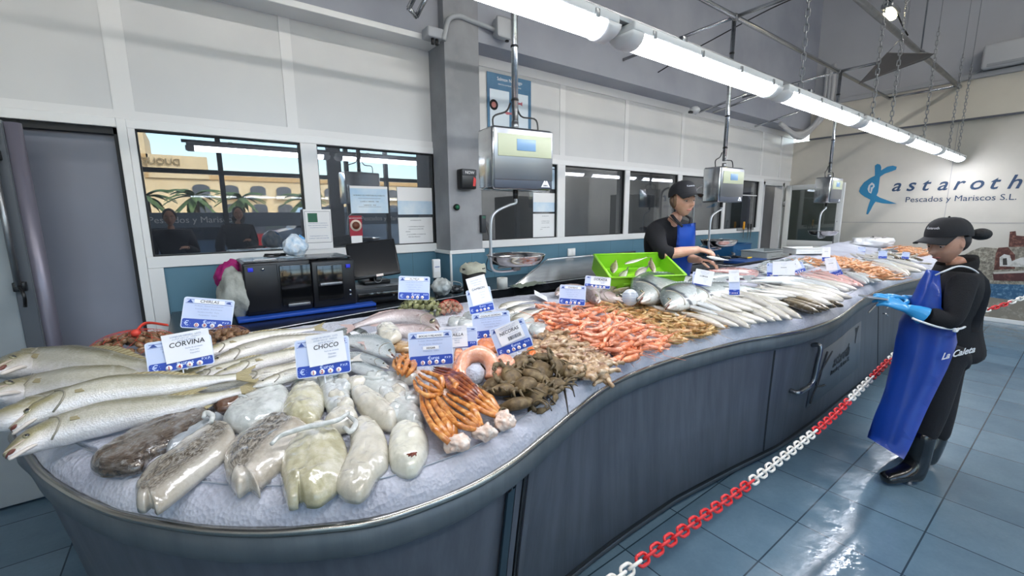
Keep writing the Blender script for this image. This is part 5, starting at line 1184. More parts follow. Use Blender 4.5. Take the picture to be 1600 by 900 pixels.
# ------------------------------------------------------------------ big croakers at the near left end
hero_fish('long silver croaker at the far left, farthest back, just below the brown clams', 'corvina', 'corvina', [(-8, 580), (60, 570), (150, 572), (235, 578), (300, 580)], .085, gape=1)
hero_fish('olive-headed croaker at the left edge, second from the clams, head cut off', 'corvina', 'corvina', [(-22, 618), (50, 612), (150, 598), (270, 588), (360, 560)], [.05, .06, .06, .05, .05], gape=.6, eye=.015)
hero_fish('croaker whose head peeps out at the left edge under its neighbours', 'corvina', 'corvina', [(-35, 668), (40, 648), (140, 622), (260, 606), (330, 598)], .035, gape=.8)
hero_fish('large silver croaker on top of the left pile, with frayed olive tail', 'corvina', 'corvina', [(17, 672), (75, 640), (170, 612), (290, 600), (385, 586)], [.085, .10, .10, .09, .085], gape=1.1, tail_spread=.10)
hero_fish('pale croaker lowest at the left front, its open mouth overhanging the rounded counter end', 'corvina', 'corvina', [(8, 712), (75, 680), (170, 652), (290, 632), (392, 606)], [.055, .055, .05, .05, .05], gape=1.1)
hero_fish('dark silver fish lying between the front croaker and the middle cuttlefish', 'slim', 'white', [(250, 640), (330, 612), (420, 600), (470, 590)], .03, gape=0)
bk = [((300, 586), (400, 548), (520, 530)), ((318, 574), (420, 540), (545, 520)), ((330, 590), (440, 560), (560, 538)), ((345, 601), (450, 580), (570, 556)), ((300, 560), (400, 530), (500, 512)), ((395, 604), (470, 582), (560, 560)), ((280, 598), (380, 570), (470, 548))]
lbk = ['pale croaker of the middle heap, second from the back, behind the chopped price label', 'pale croaker in the back row of the middle heap, nearest the black till', 'pale long croaker in the middle heap, just left of the choco price card', 'pale croaker in the middle heap, right above the frayed olive tail',
       'pale croaker at the very back left of the middle heap, by the clams', 'short pale fish just behind the cuttlefish and left of the choco card', 'pale croaker touching the corvina price card from the right']
for k, (p, l) in enumerate(zip(bk, lbk)): hero_fish(l, 'slim', 'white' if k % 2 else 'corvina', list(p), .045+.012*(k % 3), eye=.009, group='pale fish in the middle heap')

# ------------------------------------------------------------------ silver fish, big-eyed fish and cut fish behind the crab legs
hero_fish('big-eyed pinkish grey fish, head to the right, at the foot of the green clams', 'bream', 'pinkgrey', [(683, 512), (650, 500), (600, 502), (545, 512)], .085, up=-1, gape=1, eye=.028, flatk=.9, scalew=.9, label_=None) if False else None
def hf(*a, **k): return hero_fish(*a, **k)
hf('big-eyed pinkish grey fish, head to the right, below the green clams', 'corvina', 'pinkgrey', [(686, 513), (650, 498), (600, 498), (545, 512)], .10, up=-1, gape=1, eye=.024, flatk=1.1)
hf('second pinkish grey fish in front of the big-eyed one, its head behind the bocas card', 'corvina', 'pinkgrey', [(692, 530), (655, 519), (610, 520), (570, 538)], .09, up=-1, gape=.8, eye=.022, flatk=1.1)
hf('bright silver fish with open mouth facing right, left of the bocas card', 'bream', 'silver', [(616, 556), (585, 540), (545, 532), (510, 530)], .085, up=-1, gape=1.2, eye=.016, flatk=.8)
hf('silver fish lying under the open-mouthed silver one, nose to the right', 'slim', 'silver', [(608, 574), (575, 562), (535, 556), (500, 556)], .06, up=-1, gape=.6)
hf('silver fish lowest of the three beside the choco card', 'slim', 'silver', [(618, 596), (575, 580), (535, 570), (490, 572)], .04, up=-1, gape=.5)
hf('greenish fish head between the paper label and the silver fish', 'bream', 'dorada', [(576, 532), (555, 522), (530, 520), (505, 526)], .06, up=-1, gape=.4, flatk=.8)
soft('fish_steak', 'pale cut piece of white fish lying on the second pinkish grey fish', 'fish piece', [(588, 515), (603, 506), (622, 514), (628, 528), (612, 536), (594, 532)], [(598, 520), (615, 527)], .03, M_pale[0], lift=.10, seed=5)
tanm = soft_mat('tan_flesh', '#8f6b3e', '#b89468', '#dcc5a2', 26)
soft('fish_roe', 'brown-gold strip of roe in front of the second pinkish grey fish', 'roe', [(588, 532), (600, 527), (625, 536), (655, 542), (640, 550), (612, 548), (594, 541)], [(596, 534), (640, 545)], .02, tanm, lift=.07, seed=8)
for k, (x, y, l) in enumerate(((585, 527, 'paper label under the big-eyed fish, nearer to it'), (560, 521, 'paper label lying among the pale fish, left of the big-eyed fish'), (1092, 428, 'x'))):
    if k > 1: break
    c = S(x, y, .075); bm = NB(); q = Matrix.Translation(c) @ Matrix.Rotation(.5+k, 4, 'Z') @ Matrix.Rotation(.25, 4, 'X'); prism(bm, [(-.07, -.04), (.07, -.04), (.07, .04), (-.07, .04)], 0, .001, q); tag(obj('paper_label', bm, M_cpap, smooth=False), l, 'label')

# ------------------------------------------------------------------ cuttlefish and squid on the ice
dk = ('#2f2519', [(.18, '#000000'), (.34, '#ffffff'), (.62, '#ffffff'), (.80, '#000000')], (1.2, 14, 1))
M_cd1 = soft_mat('dark_striped_skin', '#6c5a4a', '#7b7066', '#a9acad', 30, ('#1b150f', [(.05, '#ffffff'), (.30, '#aaaaaa'), (.60, '#ffffff'), (.90, '#555555')], (3.0, 9, 1)), coat=1, rough=.12, bmp=.3)
M_cd2 = soft_mat('dark_centre_skin', '#968c7c', '#bfb9ad', '#dddad2', 14, ('#2d2010', [(.12, '#000000'), (.30, '#ffffff'), (.66, '#ffffff'), (.80, '#000000')], (5, 9, 1)), coat=1, rough=.12, bmp=.25)
M_cd3 = soft_mat('black_patch_skin', '#9b9181', '#cdc5b8', '#e0dbd2', 12, ('#1f1a1a', [(.25, '#000000'), (.42, '#ffffff'), (.78, '#ffffff'), (.95, '#222222')], (3, 6, 1)), coat=1, rough=.14)
M_brn = soft_mat('brown_gloss_skin', '#4b3226', '#6f5140', '#94847a', 20, coat=1, rough=.15)
c1 = soft('cuttlefish', 'dark glossy cuttlefish with brown stripes, leftmost of the front row', 'cuttlefish', [(141, 731), (158, 742), (196, 741), (222, 734), (240, 715), (300, 690), (330, 655), (322, 640), (298, 641), (255, 655), (205, 680), (165, 706)], [(168, 726), (220, 700), (300, 658)], .045, M_cd1, seed=1, nz=.12)
c2 = soft('cuttlefish', 'glossy cuttlefish with a dark ribbed stripe and pale split tip, second in the front row', 'cuttlefish', [(212, 768), (214, 795), (226, 798), (237, 790), (246, 801), (275, 780), (318, 745), (352, 718), (370, 692), (362, 672), (335, 668), (300, 685), (262, 715), (232, 735)], [(232, 775), (290, 730), (345, 688)], .045, M_cd2, seed=2, nz=.12)
c3 = soft('cuttlefish', 'cuttlefish with a big black patch on pale flesh, third in the front row', 'cuttlefish', [(350, 722), (352, 748), (372, 775), (390, 764), (406, 775), (410, 760), (440, 735), (470, 705), (490, 684), (478, 668), (440, 655), (412, 657), (385, 680), (360, 700)], [(378, 745), (410, 705), (445, 678)], .055, M_cd3, seed=3, nz=.12)
c4 = soft('cuttlefish', 'large pale olive cuttlefish with two lobes, middle of the front row', 'cuttlefish', [(438, 730), (440, 760), (450, 792), (465, 792), (470, 782), (480, 790), (500, 789), (530, 765), (545, 735), (542, 700), (520, 672), (490, 668), (465, 685), (445, 710)], [(470, 760), (485, 725), (500, 695)], .055, M_pale[2], seed=4, nz=.14)
c5 = soft('cuttlefish', 'pale ribbed cuttlefish flap between the olive one and the round one', 'cuttlefish', [(524, 765), (538, 780), (560, 784), (576, 772), (590, 748), (607, 730), (606, 695), (590, 665), (565, 655), (548, 672), (545, 710), (532, 740)], [(555, 755), (572, 715), (575, 685)], .045, M_pale[0], seed=5, nz=.14)
c6 = soft('cuttlefish', 'round white cuttlefish with a small red-brown sore, at the right end of the front row', 'cuttlefish', [(606, 712), (612, 735), (635, 745), (652, 740), (668, 715), (670, 692), (655, 672), (630, 668), (610, 682)], [(630, 720), (640, 690)], .055, soft_mat('milky_flesh', '#c5c3b0', '#dfdccc', '#ebe9e0', 8), seed=6, nz=.10)
bm = NB(); p = S(649, 708, .062)-c6.location
for k in range(9): tube(bm, [p, p+Vector((rnd.uniform(-.022, .022), rnd.uniform(-.012, .012), rnd.uniform(-.002, .003)))], [.003, .0015], 5)
obj('sore', bm, mat('sore_red', '#7a3b28', .4), c6)
ml = [('pinkish grey cuttlefish with an upturned rim behind the black-patched one', [(348, 662), (362, 672), (392, 674), (425, 662), (452, 640), (452, 615), (430, 606), (395, 616), (362, 640)], [(375, 655), (430, 628)], 1, .05),
      ('olive tinged cuttlefish in the second row, behind the front olive one', [(440, 655), (460, 668), (492, 666), (506, 645), (508, 620), (492, 606), (462, 608), (446, 630)], [(465, 650), (480, 622)], 2, .055),
      ('squid mantle lying across the heap, behind the ribbed flap', [(548, 618), (565, 610), (600, 628), (622, 652), (614, 672), (590, 668), (560, 645)], [(562, 624), (605, 658)], 0, .05),
      ('watery grey cuttlefish right of the squid mantle, by the crab legs', [(590, 612), (625, 610), (650, 632), (662, 660), (650, 676), (622, 664), (604, 640)], [(612, 628), (645, 660)], 1, .04),
      ('small grey cuttlefish between the choco card and the olive tinged one', [(500, 612), (520, 600), (545, 606), (548, 630), (535, 650), (512, 646)], [(520, 620), (528, 638)], 1, .04),
      ('white flap of cuttlefish under the silver fish', [(560, 596), (600, 590), (632, 600), (640, 616), (600, 622), (566, 614)], [(580, 605), (620, 610)], 1, .035),
      ('brownish thin cuttlefish behind the striped ones', [(330, 632), (352, 618), (400, 608), (420, 612), (392, 622), (360, 640), (340, 643)], [(350, 630), (400, 614)], 3, .03),
      ('pale cuttlefish lobe in the middle of the heap', [(506, 668), (520, 648), (548, 640), (560, 656), (545, 672), (522, 678)], [(522, 662), (545, 655)], 0, .04),
      ('grey cuttlefish between the two striped ones', [(262, 700), (300, 676), (338, 652), (350, 656), (330, 672), (290, 700), (262, 716)], [(280, 695), (335, 662)], 4, .03),
      ('whitish slab of cuttlefish below the choco card', [(455, 606), (480, 590), (520, 588), (540, 598), (520, 610), (480, 614)], [(480, 602), (520, 598)], 1, .035),
      ('small milky piece of squid beside the round cuttlefish', [(636, 668), (652, 662), (664, 672), (662, 686), (648, 686)], [(648, 670), (654, 680)], 1, .03)]
for k, (l, o, sp, mi, h) in enumerate(ml): soft('cuttlefish' if 'squid' not in l else 'squid', l, 'cuttlefish' if 'squid' not in l else 'squid', o, sp, h, (M_pale+[M_brn, soft_mat('grey_wet_skin', '#7c8288', '#a4abb0', '#c7ccce', 14)])[mi], lift=.012 if k not in (8,) else 0, seed=11+k, nz=.12, group=None)
tn = thing('tentacle', 'long white tentacle snaking over the cuttlefish heap', 'tentacle', S(480, 665, .07))
strand(tn, [(424, 694), (440, 680), (475, 668), (505, 662), (530, 655), (545, 645)], .0075, M_pale[1], h=.075)
for k, (pts, l) in enumerate((([(318, 652), (322, 645), (332, 650), (330, 660)], 'short pale tentacle curled at the top of the striped cuttlefish'), ([(374, 618), (384, 622), (392, 632)], 'short white tentacle behind the pinkish cuttlefish'), ([(545, 650), (556, 660), (548, 674), (538, 668)], 'curled white tentacle in the middle of the heap'), ([(512, 588), (530, 584), (548, 578)], 'white strip of squid right of the choco card'), ([(560, 588), (585, 592), (612, 586)], 'white strip of squid under the silver fish'))):
    t = thing('tentacle', l, 'tentacle', S(*pts[1], .05)); strand(t, pts, .008, M_pale[1], h=.05)
rr = random.Random(5); P = [(470, 590), (640, 585), (655, 640), (600, 650), (540, 640), (500, 610)]
for k, (x, y) in enumerate(scatter(P, 16, 22, rr)):
    w, h = rr.uniform(10, 17), rr.uniform(6, 10); a0 = rr.uniform(0, 3)
    O = [(x+w*math.cos(a)*(1+.2*math.sin(3*a+a0)), y+h*math.sin(a)*(1+.2*math.cos(2*a+a0))) for a in [2*PI*i/9 for i in range(9)]]
    soft('squid_piece', 'small wet whitish piece of squid among the heap behind the cuttlefish', 'squid', O, [(x-w*.4, y), (x+w*.4, y+1)], .03, M_pale[k % 2], lift=.025, seed=40+k, group='pieces of squid', n=30, rings=6)

# ------------------------------------------------------------------ snow crab leg clusters
M_cl = shell_mat('crab_leg_shell', '#8f4a1d', '#c47a35', '#dfa765', .2); M_cld = shell_mat('crab_leg_dark', '#4c2016', '#7d3a22', '#b0652f', .2); M_meat = mat('crab_meat', '#d9b8a2', .4, var='#efe2d8', vs=45, bump=.5, bs=60, coat=.4)
def leg_cluster(label, chunk, r, legs, m=M_cl, h=.03):
    o = S(*chunk, h); t = thing('crab_leg_cluster', label, 'crab legs', o, group='snow crab leg clusters')
    bm = NB(); vs = ball(bm, (0, 0, 0), (r, r*.8, r*.7), 4)
    for v in bm.verts: v.co *= 1+.38*noise.noise(v.co*38+Vector((chunk[0], chunk[1], 0)))+.24*noise.noise(v.co*85)+.10*noise.noise(v.co*190)
    obj('body_meat', bm, M_meat, t)
    for pts, hh in legs:
        W = [S(p[0], p[1], q)-o for p, q in zip(pts, hh)]; sp = smooth_pts(W, 22); L = len(W); rad = []
        for i in range(22):
            f = i/21; j = f*(L-1); fr = j-int(j); base = .0125*(1-.55*f); rad.append(base*(1+.34*math.exp(-((min(fr, 1-fr))*9)**2)) if .05 < f < .95 else base*.9)
        rad[-1] = .0015; bm = NB(); tube(bm, sp, rad, 9, flat=.75); obj('leg', bm, m, t)
    return t
def fan(cx, cy, ex, ey, n, spread, bendx=-8, h0=.045, cnt=3):
    out = []
    for k in range(n):
        q = (k-(n-1)/2)/max(1, (n-1)); dx, dy = ex-cx, ey-cy; L = math.hypot(dx, dy); nx, ny = -dy/L, dx/L
        p = [(cx+nx*spread*.25*q, cy+ny*spread*.25*q), (cx+dx*.30+nx*spread*q, cy+dy*.30+ny*spread*q), (cx+dx*.66+nx*spread*.9*q+bendx*.6, cy+dy*.66+ny*spread*.9*q), (ex+nx*spread*.55*q, ey+ny*spread*.5*q)]
        out.append((p, (h0-.005, h0+.02, h0+.02, h0+.0)))
    return out
leg_cluster('crab leg cluster at the front edge nearest the round cuttlefish, four orange legs running back', (716, 693), .036, fan(706, 690, 664, 602, 4, 30))
leg_cluster('crab leg cluster with a fat white meat knob, second along the front edge', (757, 676), .034, fan(748, 668, 688, 618, 4, 32))
leg_cluster('crab leg cluster touching the brown crabs, long dark orange legs, third along the front edge', (788, 657), .036, fan(778, 648, 712, 590, 4, 24, h0=.04))
leg_cluster('crab leg cluster with rough white meat lying across the others in the middle', (698, 622), .040, fan(690, 612, 652, 586, 4, 34, h0=.06)+[([(706, 612), (712, 600), (700, 588)], (.07, .085, .08))])
leg_cluster('crab leg cluster right under the bocas card on its left, round white meat', (650, 588), .032, fan(644, 580, 622, 556, 4, 26, h0=.06), M_cl)
leg_cluster('dark red crab legs spreading out below the middle of the bocas card', (690, 578), .022, fan(694, 582, 752, 628, 5, 24, bendx=4, h0=.055), M_cld)
leg_cluster('crab leg cluster with pale body left of the bocas card, by the silver fish', (646, 552), .030, fan(640, 556, 628, 588, 3, 22, bendx=0, h0=.07), M_cl)
leg_cluster('dark crab legs under the salmon steak', (742, 606), .018, fan(735, 600, 676, 578, 4, 18, bendx=6, h0=.045), M_cld)

# ------------------------------------------------------------------ salmon and orange pieces
M_salm = soft_mat('salmon_flesh', '#d98562', '#e9a684', '#f3cdb8', 30, coat=.6, rough=.25, fine=110)
t = thing('salmon_steak', 'horseshoe of pale salmon steak around a white ball of ice', 'salmon', S(742, 578, .05))
W = [S(x, y, h)-t.location for x, y, h in ((722, 600, .03), (720, 580, .055), (728, 560, .09), (748, 553, .105), (765, 562, .09), (770, 580, .06), (766, 592, .04))]
bm = NB(); sp = smooth_pts(W, 30); tube(bm, sp, [.022+.010*math.sin(PI*i/29) for i in range(30)], 14, flat=1.15)
for v in bm.verts: v.co += Vector((1, 1, 1))*.004*noise.noise(v.co*40)
obj('flesh', bm, M_salm, t)
bm = NB(); tube(bm, [p+Vector((0, .012, .018)) for p in sp], .009, 6); obj('skin_rim', bm, mat('salmon_rim', '#f0d6c4', .3, coat=.5), t)
bm = NB(); ball(bm, (0, 0, 0), (.042, .036, .042), 3)
for v in bm.verts: v.co *= 1+.06*noise.noise(v.co*60)
tag(obj('ice_ball', bm, M_ice, loc=S(742, 586, .045)), 'white ball of ice held inside the salmon steak', 'ice')
M_or = soft_mat('orange_flesh', '#c96a32', '#dd8750', '#eeb08a', 24, coat=.6)
soft('salmon_piece', 'orange salmon tail piece right of the salmon steak, pointing at the brown crabs', 'salmon', [(768, 572), (782, 560), (795, 562), (806, 572), (795, 582), (782, 588), (772, 592)], [(778, 578), (795, 572)], .035, M_salm, lift=.05, seed=71)
soft('salmon_piece', 'narrow orange slab between the bocas card and the salmon steak', 'salmon', [(710, 552), (718, 545), (726, 556), (722, 585), (712, 598), (706, 580)], [(716, 560), (714, 588)], .03, M_or, lift=.045, seed=72)
soft('salmon_piece', 'bright orange slab under the cigalas card', 'salmon', [(746, 538), (768, 530), (790, 536), (790, 548), (765, 550), (748, 548)], [(756, 542), (782, 542)], .03, M_or, lift=.06, seed=73)
soft('orange_roe', 'small bright orange lump beside the necoras card', 'roe', [(822, 553), (832, 546), (838, 555), (832, 562), (824, 560)], [(828, 552), (832, 557)], .03, mat('orange_lump', '#e4762a', .35, coat=.6), lift=.03, seed=74, n=24, rings=5)

# ------------------------------------------------------------------ piles: prototypes first, then copies
used_protos = set()
def place(proto, x, y, h, rz, sc, label, group, tilt=(0, 0), z_follow=True, pos=None):
    p = S(x, y, h) if pos is None else pos
    if proto.name not in used_protos: used_protos.add(proto.name); o = proto
    else: o = dup(proto)
    o.location = p; o.rotation_euler = (tilt[0], tilt[1], rz); o.scale = (sc,)*3; o['label'] = label; o['group'] = group
    return o
def pile(protos, P, n, md, seed, hmax, label, group, h0=.012, sc=(.85, 1.12), dirs=None, edge=30, tl=.35, cat=None):
    rr = random.Random(seed)
    for k, (x, y) in enumerate(scatter(P, n, md, rr)):
        e = min(1, edge_dist(x, y, P)/edge); h = h0+hmax*e*rr.uniform(.35, 1.0)
        rz = rr.choice(dirs)+rr.uniform(-.5, .5) if dirs else rr.uniform(0, 2*PI)
        o = place(protos[rr.randrange(len(protos))], x, y, h, rz, rr.uniform(*sc), label, group, (rr.uniform(-tl, tl), rr.uniform(-tl, tl)))
        if cat: o['category'] = cat
# brown crabs
M_cr = shell_mat('brown_crab_shell', '#453721', '#665233', '#83704d', .3); M_crl = shell_mat('brown_crab_leg', '#40351f', '#5f5036', '#7d6b4b', .3)
for m_ in (M_cr, M_crl):
    b_ = m_.node_tree.nodes['Principled BSDF']; b_.inputs['Roughness'].default_value = .6; b_.inputs['Coat Weight'].default_value = .06
    m_.node_tree.nodes['Bump'].inputs['Strength'].default_value = .8
cr = [crab('velvet_crab', s, M_cr, M_crl) for s in (1, 2)]
for c in cr: c['category'] = 'crab'
crabs = [(775, 600, 'brown crab at the left end of the crab heap, touching the salmon'), (812, 568, 'brown crab at the top of the heap, right below the necoras card'), (850, 562, 'brown crab at the back of the heap, next to the whitish claws'), (885, 580, 'round brown crab at the right end of the heap'),
         (868, 574, 'brown crab standing on edge in the back right of the heap'), (800, 590, 'brown crab showing its pale belly side in the middle left of the heap'), (835, 590, 'brown crab in the centre of the heap'), (862, 603, 'dark crab whose black legs hang over the ice edge'), (790, 612, 'small brown crab in front of the leftmost one'),
         (835, 615, 'brown crab in the front row of the heap, its claw on the ice'), (810, 634, 'brown crab lowest in the heap, nearest the crab legs'), (822, 602, 'brown crab wedged between the centre and the front row'), (848, 580, 'brown crab behind the centre of the heap'), (780, 575, 'brown crab touching the orange salmon tail piece'), (826, 574, 'brown crab in the back row, third from the salmon')]
rr = random.Random(12)
for k, (x, y, l) in enumerate(crabs): place(cr[k % 2], x, y, .03+(.025 if k in (1, 4, 5, 6, 11, 12, 2) else 0), rr.uniform(0, 6.28), 1.12, l, 'brown crabs', (rr.uniform(-.5, .5) if k != 4 else 1.1, rr.uniform(-.4, .4)))
t = thing('crab_limbs', 'long thin black crab legs bent over the ice edge before the crab heap', 'crab legs', S(880, 603, .03))
for pts in ([(866, 600), (880, 597), (888, 590)], [(872, 604), (886, 598), (894, 606), (898, 620)], [(880, 600), (884, 620), (888, 646)], [(850, 612), (860, 622), (868, 632)], [(846, 618), (856, 628), (862, 642)]):
    W = [S(x, y, .03-.012*(i == len(pts)-1))-t.location for i, (x, y) in enumerate(pts)]; bm = NB(); tube(bm, smooth_pts(W, 14), [.006*(1-.05*i) for i in range(14)], 6); obj('leg', bm, mat('black_leg', '#2b2722', .35), t)
# whitish crab claws
M_cw = shell_mat('claw_shell', '#6b4f36', '#b39470', '#e3d3ba', .3); M_cwt = shell_mat('claw_tip', '#54382a', '#8b674e', '#c9ab8e', .2)
def claw(seed):
    rr = random.Random(seed); t = thing('crab_claw', 'x', 'crab claw'); L = .075
    bm = NB(); tube(bm, smooth_pts([(-L*.55, -.008, 0), (-L*.2, .0, .004), (L*.12, .002, .002)], 10), [.008, .012, .015, .017, .0185, .019, .0185, .017, .015, .012], 10, flat=.75); obj('palm', bm, M_cw, t)
    bm = NB(); tube(bm, smooth_pts([(L*.08, .008, 0), (L*.35, .014, .002), (L*.58, .004, 0)], 9), [.010, .010, .009, .008, .007, .006, .004, .003, .001], 8); obj('finger', bm, M_cwt, t)
    bm = NB(); tube(bm, smooth_pts([(L*.10, -.007, 0), (L*.34, -.012, -.001), (L*.54, -.001, 0)], 9), [.008, .008, .007, .006, .005, .005, .004, .002, .001], 8); obj('finger', bm, M_cwt, t)
    bm = NB(); tube(bm, smooth_pts([(-L*.5, -.006, 0), (-L*.75, .004+.01*rr.random(), .004), (-L*.95, .012, 0)], 7), [.007, .008, .0075, .006, .007, .007, .005], 7); obj('arm', bm, M_cw, t)
    return t
cw = [claw(s) for s in (1, 2)]
pile(cw, [(838, 530), (858, 518), (895, 530), (920, 545), (948, 565), (950, 583), (925, 590), (900, 585), (870, 572), (840, 558)], 62, 12, 31, .055, 'whitish brown crab claw in the heap between the brown crabs and the red shrimps', 'whitish crab claws', h0=.016, sc=(1.05, 1.5))
# red shrimps
M_rs = shell_mat('red_shrimp_shell', '#c86a4a', '#e29472', '#f2bfa4'); M_rh = shell_mat('red_shrimp_head', '#c25a34', '#e08455', '#f0ad84'); M_rl = mat('red_shrimp_leg', '#dd8a60', .4, rand=.3)
rs = [prawn('red_shrimp', .175, c, M_rs, M_rh, M_rl, s) for c, s in ((1.3, 1), (2.4, 2), (.7, 3), (-1.5, 4), (-2.4, 5))]
for o in rs: o['category'] = 'shrimp'
pile(rs, [(832, 496), (846, 478), (872, 472), (905, 472), (945, 482), (975, 492), (1012, 503), (1032, 520), (1036, 540), (1010, 545), (985, 553), (955, 553), (925, 545), (892, 528), (852, 516)], 92, 17, 41, .075, 'orange-red shrimp in the bright heap in the middle of the counter', 'orange-red shrimps', dirs=(2.9, 3.4, 2.5, .2), h0=.02, sc=(.85, 1.15))
rr = random.Random(3)
for k, (x, y, a) in enumerate(((985, 556, .3), (950, 562, 3.0), (1022, 540, 1.0), (1000, 528, .6), (960, 540, 2.8), (975, 545, 1.3), (1030, 530, .4), (1010, 538, 4.3))):
    place(rs[(1, 4, 1, 0, 3, 2, 1, 0)[k]], x, y, .025, a, 1.25, 'orange-red shrimp in the bright heap in the middle of the counter', 'orange-red shrimps')
# sandy prawns
M_bs = shell_mat('sandy_prawn_shell', '#8a6a38', '#b59155', '#d3b985'); M_bh = shell_mat('sandy_prawn_head', '#93683a', '#b98a54', '#d5b184'); M_bl = mat('sandy_prawn_leg', '#b48d57', .4, rand=.3)
bs = [prawn('sandy_prawn', .15, c, M_bs, M_bh, M_bl, s, 1.0) for c, s in ((1.2, 11), (2.6, 12), (.5, 13), (-1.7, 14))]
for o in bs: o['category'] = 'prawn'
pile(bs, [(915, 478), (945, 472), (990, 474), (1035, 476), (1075, 484), (1100, 500), (1122, 515), (1112, 523), (1080, 526), (1045, 533), (1036, 520), (1012, 503), (970, 491)], 135, 11, 51, .06, 'sandy brown prawn in the heap right of the orange-red shrimps', 'sandy brown prawns', h0=.014, sc=(.8, 1.15))
# orange prawns far along the counter, and the last heap by the end
M_os = shell_mat('orange_prawn_shell', '#bf7b48', '#d99c6c', '#ebbf98'); M_ol = mat('orange_prawn_leg', '#d2935f', .4, rand=.3)
osp = [prawn('orange_prawn', .15, c, M_os, M_os, M_ol, s, .9) for c, s in ((1.2, 21), (2.3, 22), (-1.4, 23))]
for o in osp: o['category'] = 'prawn'
pile(osp, [(1250, 402), (1262, 399), (1278, 402), (1283, 414), (1262, 415), (1250, 411)], 26, 8, 61, .05, 'pale orange prawn in the small heap left of the long orange heap', 'small heap of orange prawns', edge=6, sc=(.9, 1.3))
pile(osp, [(1296, 400), (1318, 403), (1345, 408), (1372, 417), (1398, 430), (1396, 436), (1376, 434), (1352, 424), (1322, 417), (1300, 411)], 85, 9, 62, .06, 'orange prawn in the long heap near the customer side, before the dark cap', 'long heap of orange prawns', edge=8, sc=(.9, 1.3), h0=.07)
pile(osp, [(1380, 387), (1405, 385), (1440, 388), (1452, 396), (1440, 400), (1405, 396)], 40, 8, 63, .06, 'orange prawn in the last heap, just left of the peak of the dark cap', 'last heap of orange prawns', edge=6, sc=(.9, 1.4))

# ------------------------------------------------------------------ rows of small whole fish
def fish_proto(nm, kind, skin, L=.40, bend=0., **kw):
    t = thing(nm, 'x', 'fish'); build_fish(t, kind, L, MF[skin], None, 1, 0, detail=False, bend=bend, **kw); t['L'] = L; return t
protos = {}
for s, k in (('white', 'slim'), ('silver', 'slim'), ('brown', 'slim'), ('pink', 'slim'), ('dark', 'slim'), ('silverb', 'bream')):
    protos[s] = [fish_proto({'white': 'small_white_fish', 'silver': 'small_silver_fish', 'brown': 'brown_speckled_fish', 'pink': 'small_red_fish', 'dark': 'dark_slim_fish', 'silverb': 'flat_silver_fish'}[s], k, s.replace('silverb', 'silver'), bend=b) for b in (.0, .02, -.025)]
def line_fish(s, head, tail, h, label, group, k=0, thick=1.0):
    A = S(*head, h); B = S(*tail, h); d = B-A; L = d.length; p = protos[s][k % 3]; o = p if p.name not in used_protos else dup(p); used_protos.add(p.name)
    sc = L/.44; o.location = A.lerp(B, .47); el = math.atan2(d.z, math.hypot(d.x, d.y)); o.rotation_euler = (rnd.uniform(-.15, .15)+(PI if s != 'brown' else 0)-.25, -el, math.atan2(d.y, d.x)); o.scale = (sc, min(sc, 1.15*thick), min(sc, 1.15*thick)); o['label'] = label; o['group'] = group; return o
def rows(s, h0, h1, t0, t1, n, lay, label, group, jit=3, hh=.02, seed=0, thick=1.0):
    rr = random.Random(seed)
    for k in range(n):
        f = (k+.5)/n; hx = h0[0]+(h1[0]-h0[0])*f+rr.uniform(-jit, jit); hy = h0[1]+(h1[1]-h0[1])*f+rr.uniform(-jit*.4, jit*.4); tx = t0[0]+(t1[0]-t0[0])*f+rr.uniform(-jit*2, jit*2); ty = t0[1]+(t1[1]-t0[1])*f+rr.uniform(-jit*.5, jit*.5)
        line_fish(s, (hx, hy), (tx, ty), hh+lay*(k % 2)*.022, label, group, rr.randrange(3), thick)
Lw = 'slim whitish fish with nose at the ice edge, right of the sandy prawns'; G1 = 'whitish fish at the ice edge'
rows('white', (1120, 512), (1180, 511), (1040, 486), (1092, 478), 6, 1, Lw, G1, seed=1); rows('white', (1168, 508), (1262, 496), (1085, 476), (1150, 452), 12, 1, Lw, G1, seed=2, hh=.03)
rows('white', (1145, 490), (1235, 478), (1075, 462), (1130, 446), 10, 1, Lw, G1, seed=3, hh=.055); rows('silver', (1115, 495), (1150, 486), (1048, 474), (1080, 462), 5, 1, 'thin silver fish behind the sandy prawns, left of the whitish row', 'thin silver fish', seed=4, hh=.04)
rows('brown', (1272, 490), (1322, 478), (1190, 462), (1215, 446), 10, 1, 'brown speckled slim fish in the dark band at the ice edge', 'brown speckled fish', seed=5, hh=.03)
rows('white', (1300, 478), (1335, 464), (1176, 448), (1190, 432), 8, 1, 'long pale fish lying behind the brown speckled ones', 'long pale fish in the middle distance', seed=6, hh=.05, thick=1.3)
rows('silver', (1260, 450), (1330, 455), (1165, 436), (1230, 428), 7, 1, 'silver fish in the middle distance behind the long pale ones', 'silver fish in the middle distance', seed=16, hh=.07)
rows('pink', (1310, 447), (1352, 447), (1252, 432), (1285, 424), 11, 1, 'small red mullet lying in the pink patch of the far half', 'small red fish', seed=7, hh=.03)
rows('pink', (1165, 428), (1176, 424), (1105, 426), (1115, 419), 3, 1, 'pink fish lying just behind the two price cards near the woman in the apron', 'pink fish by the apron', seed=17, hh=.05, thick=1.2)
rows('silver', (1352, 444), (1385, 438), (1310, 424), (1340, 418), 10, 1, 'small silver fish near the ice edge in the far half', 'small silver fish far along', seed=8, hh=.025)
rows('dark', (1275, 426), (1352, 430), (1320, 422), (1310, 424), 3, 1, 'dark slim fish lying beside the orange prawns', 'dark slim fish', seed=9, hh=.05)
rows('white', (1414, 434), (1452, 420), (1335, 406), (1372, 400), 6, 1, 'big white fish in the last row in front of the customer side woman', 'big white fish at the far end', seed=10, hh=.045, thick=1.4)
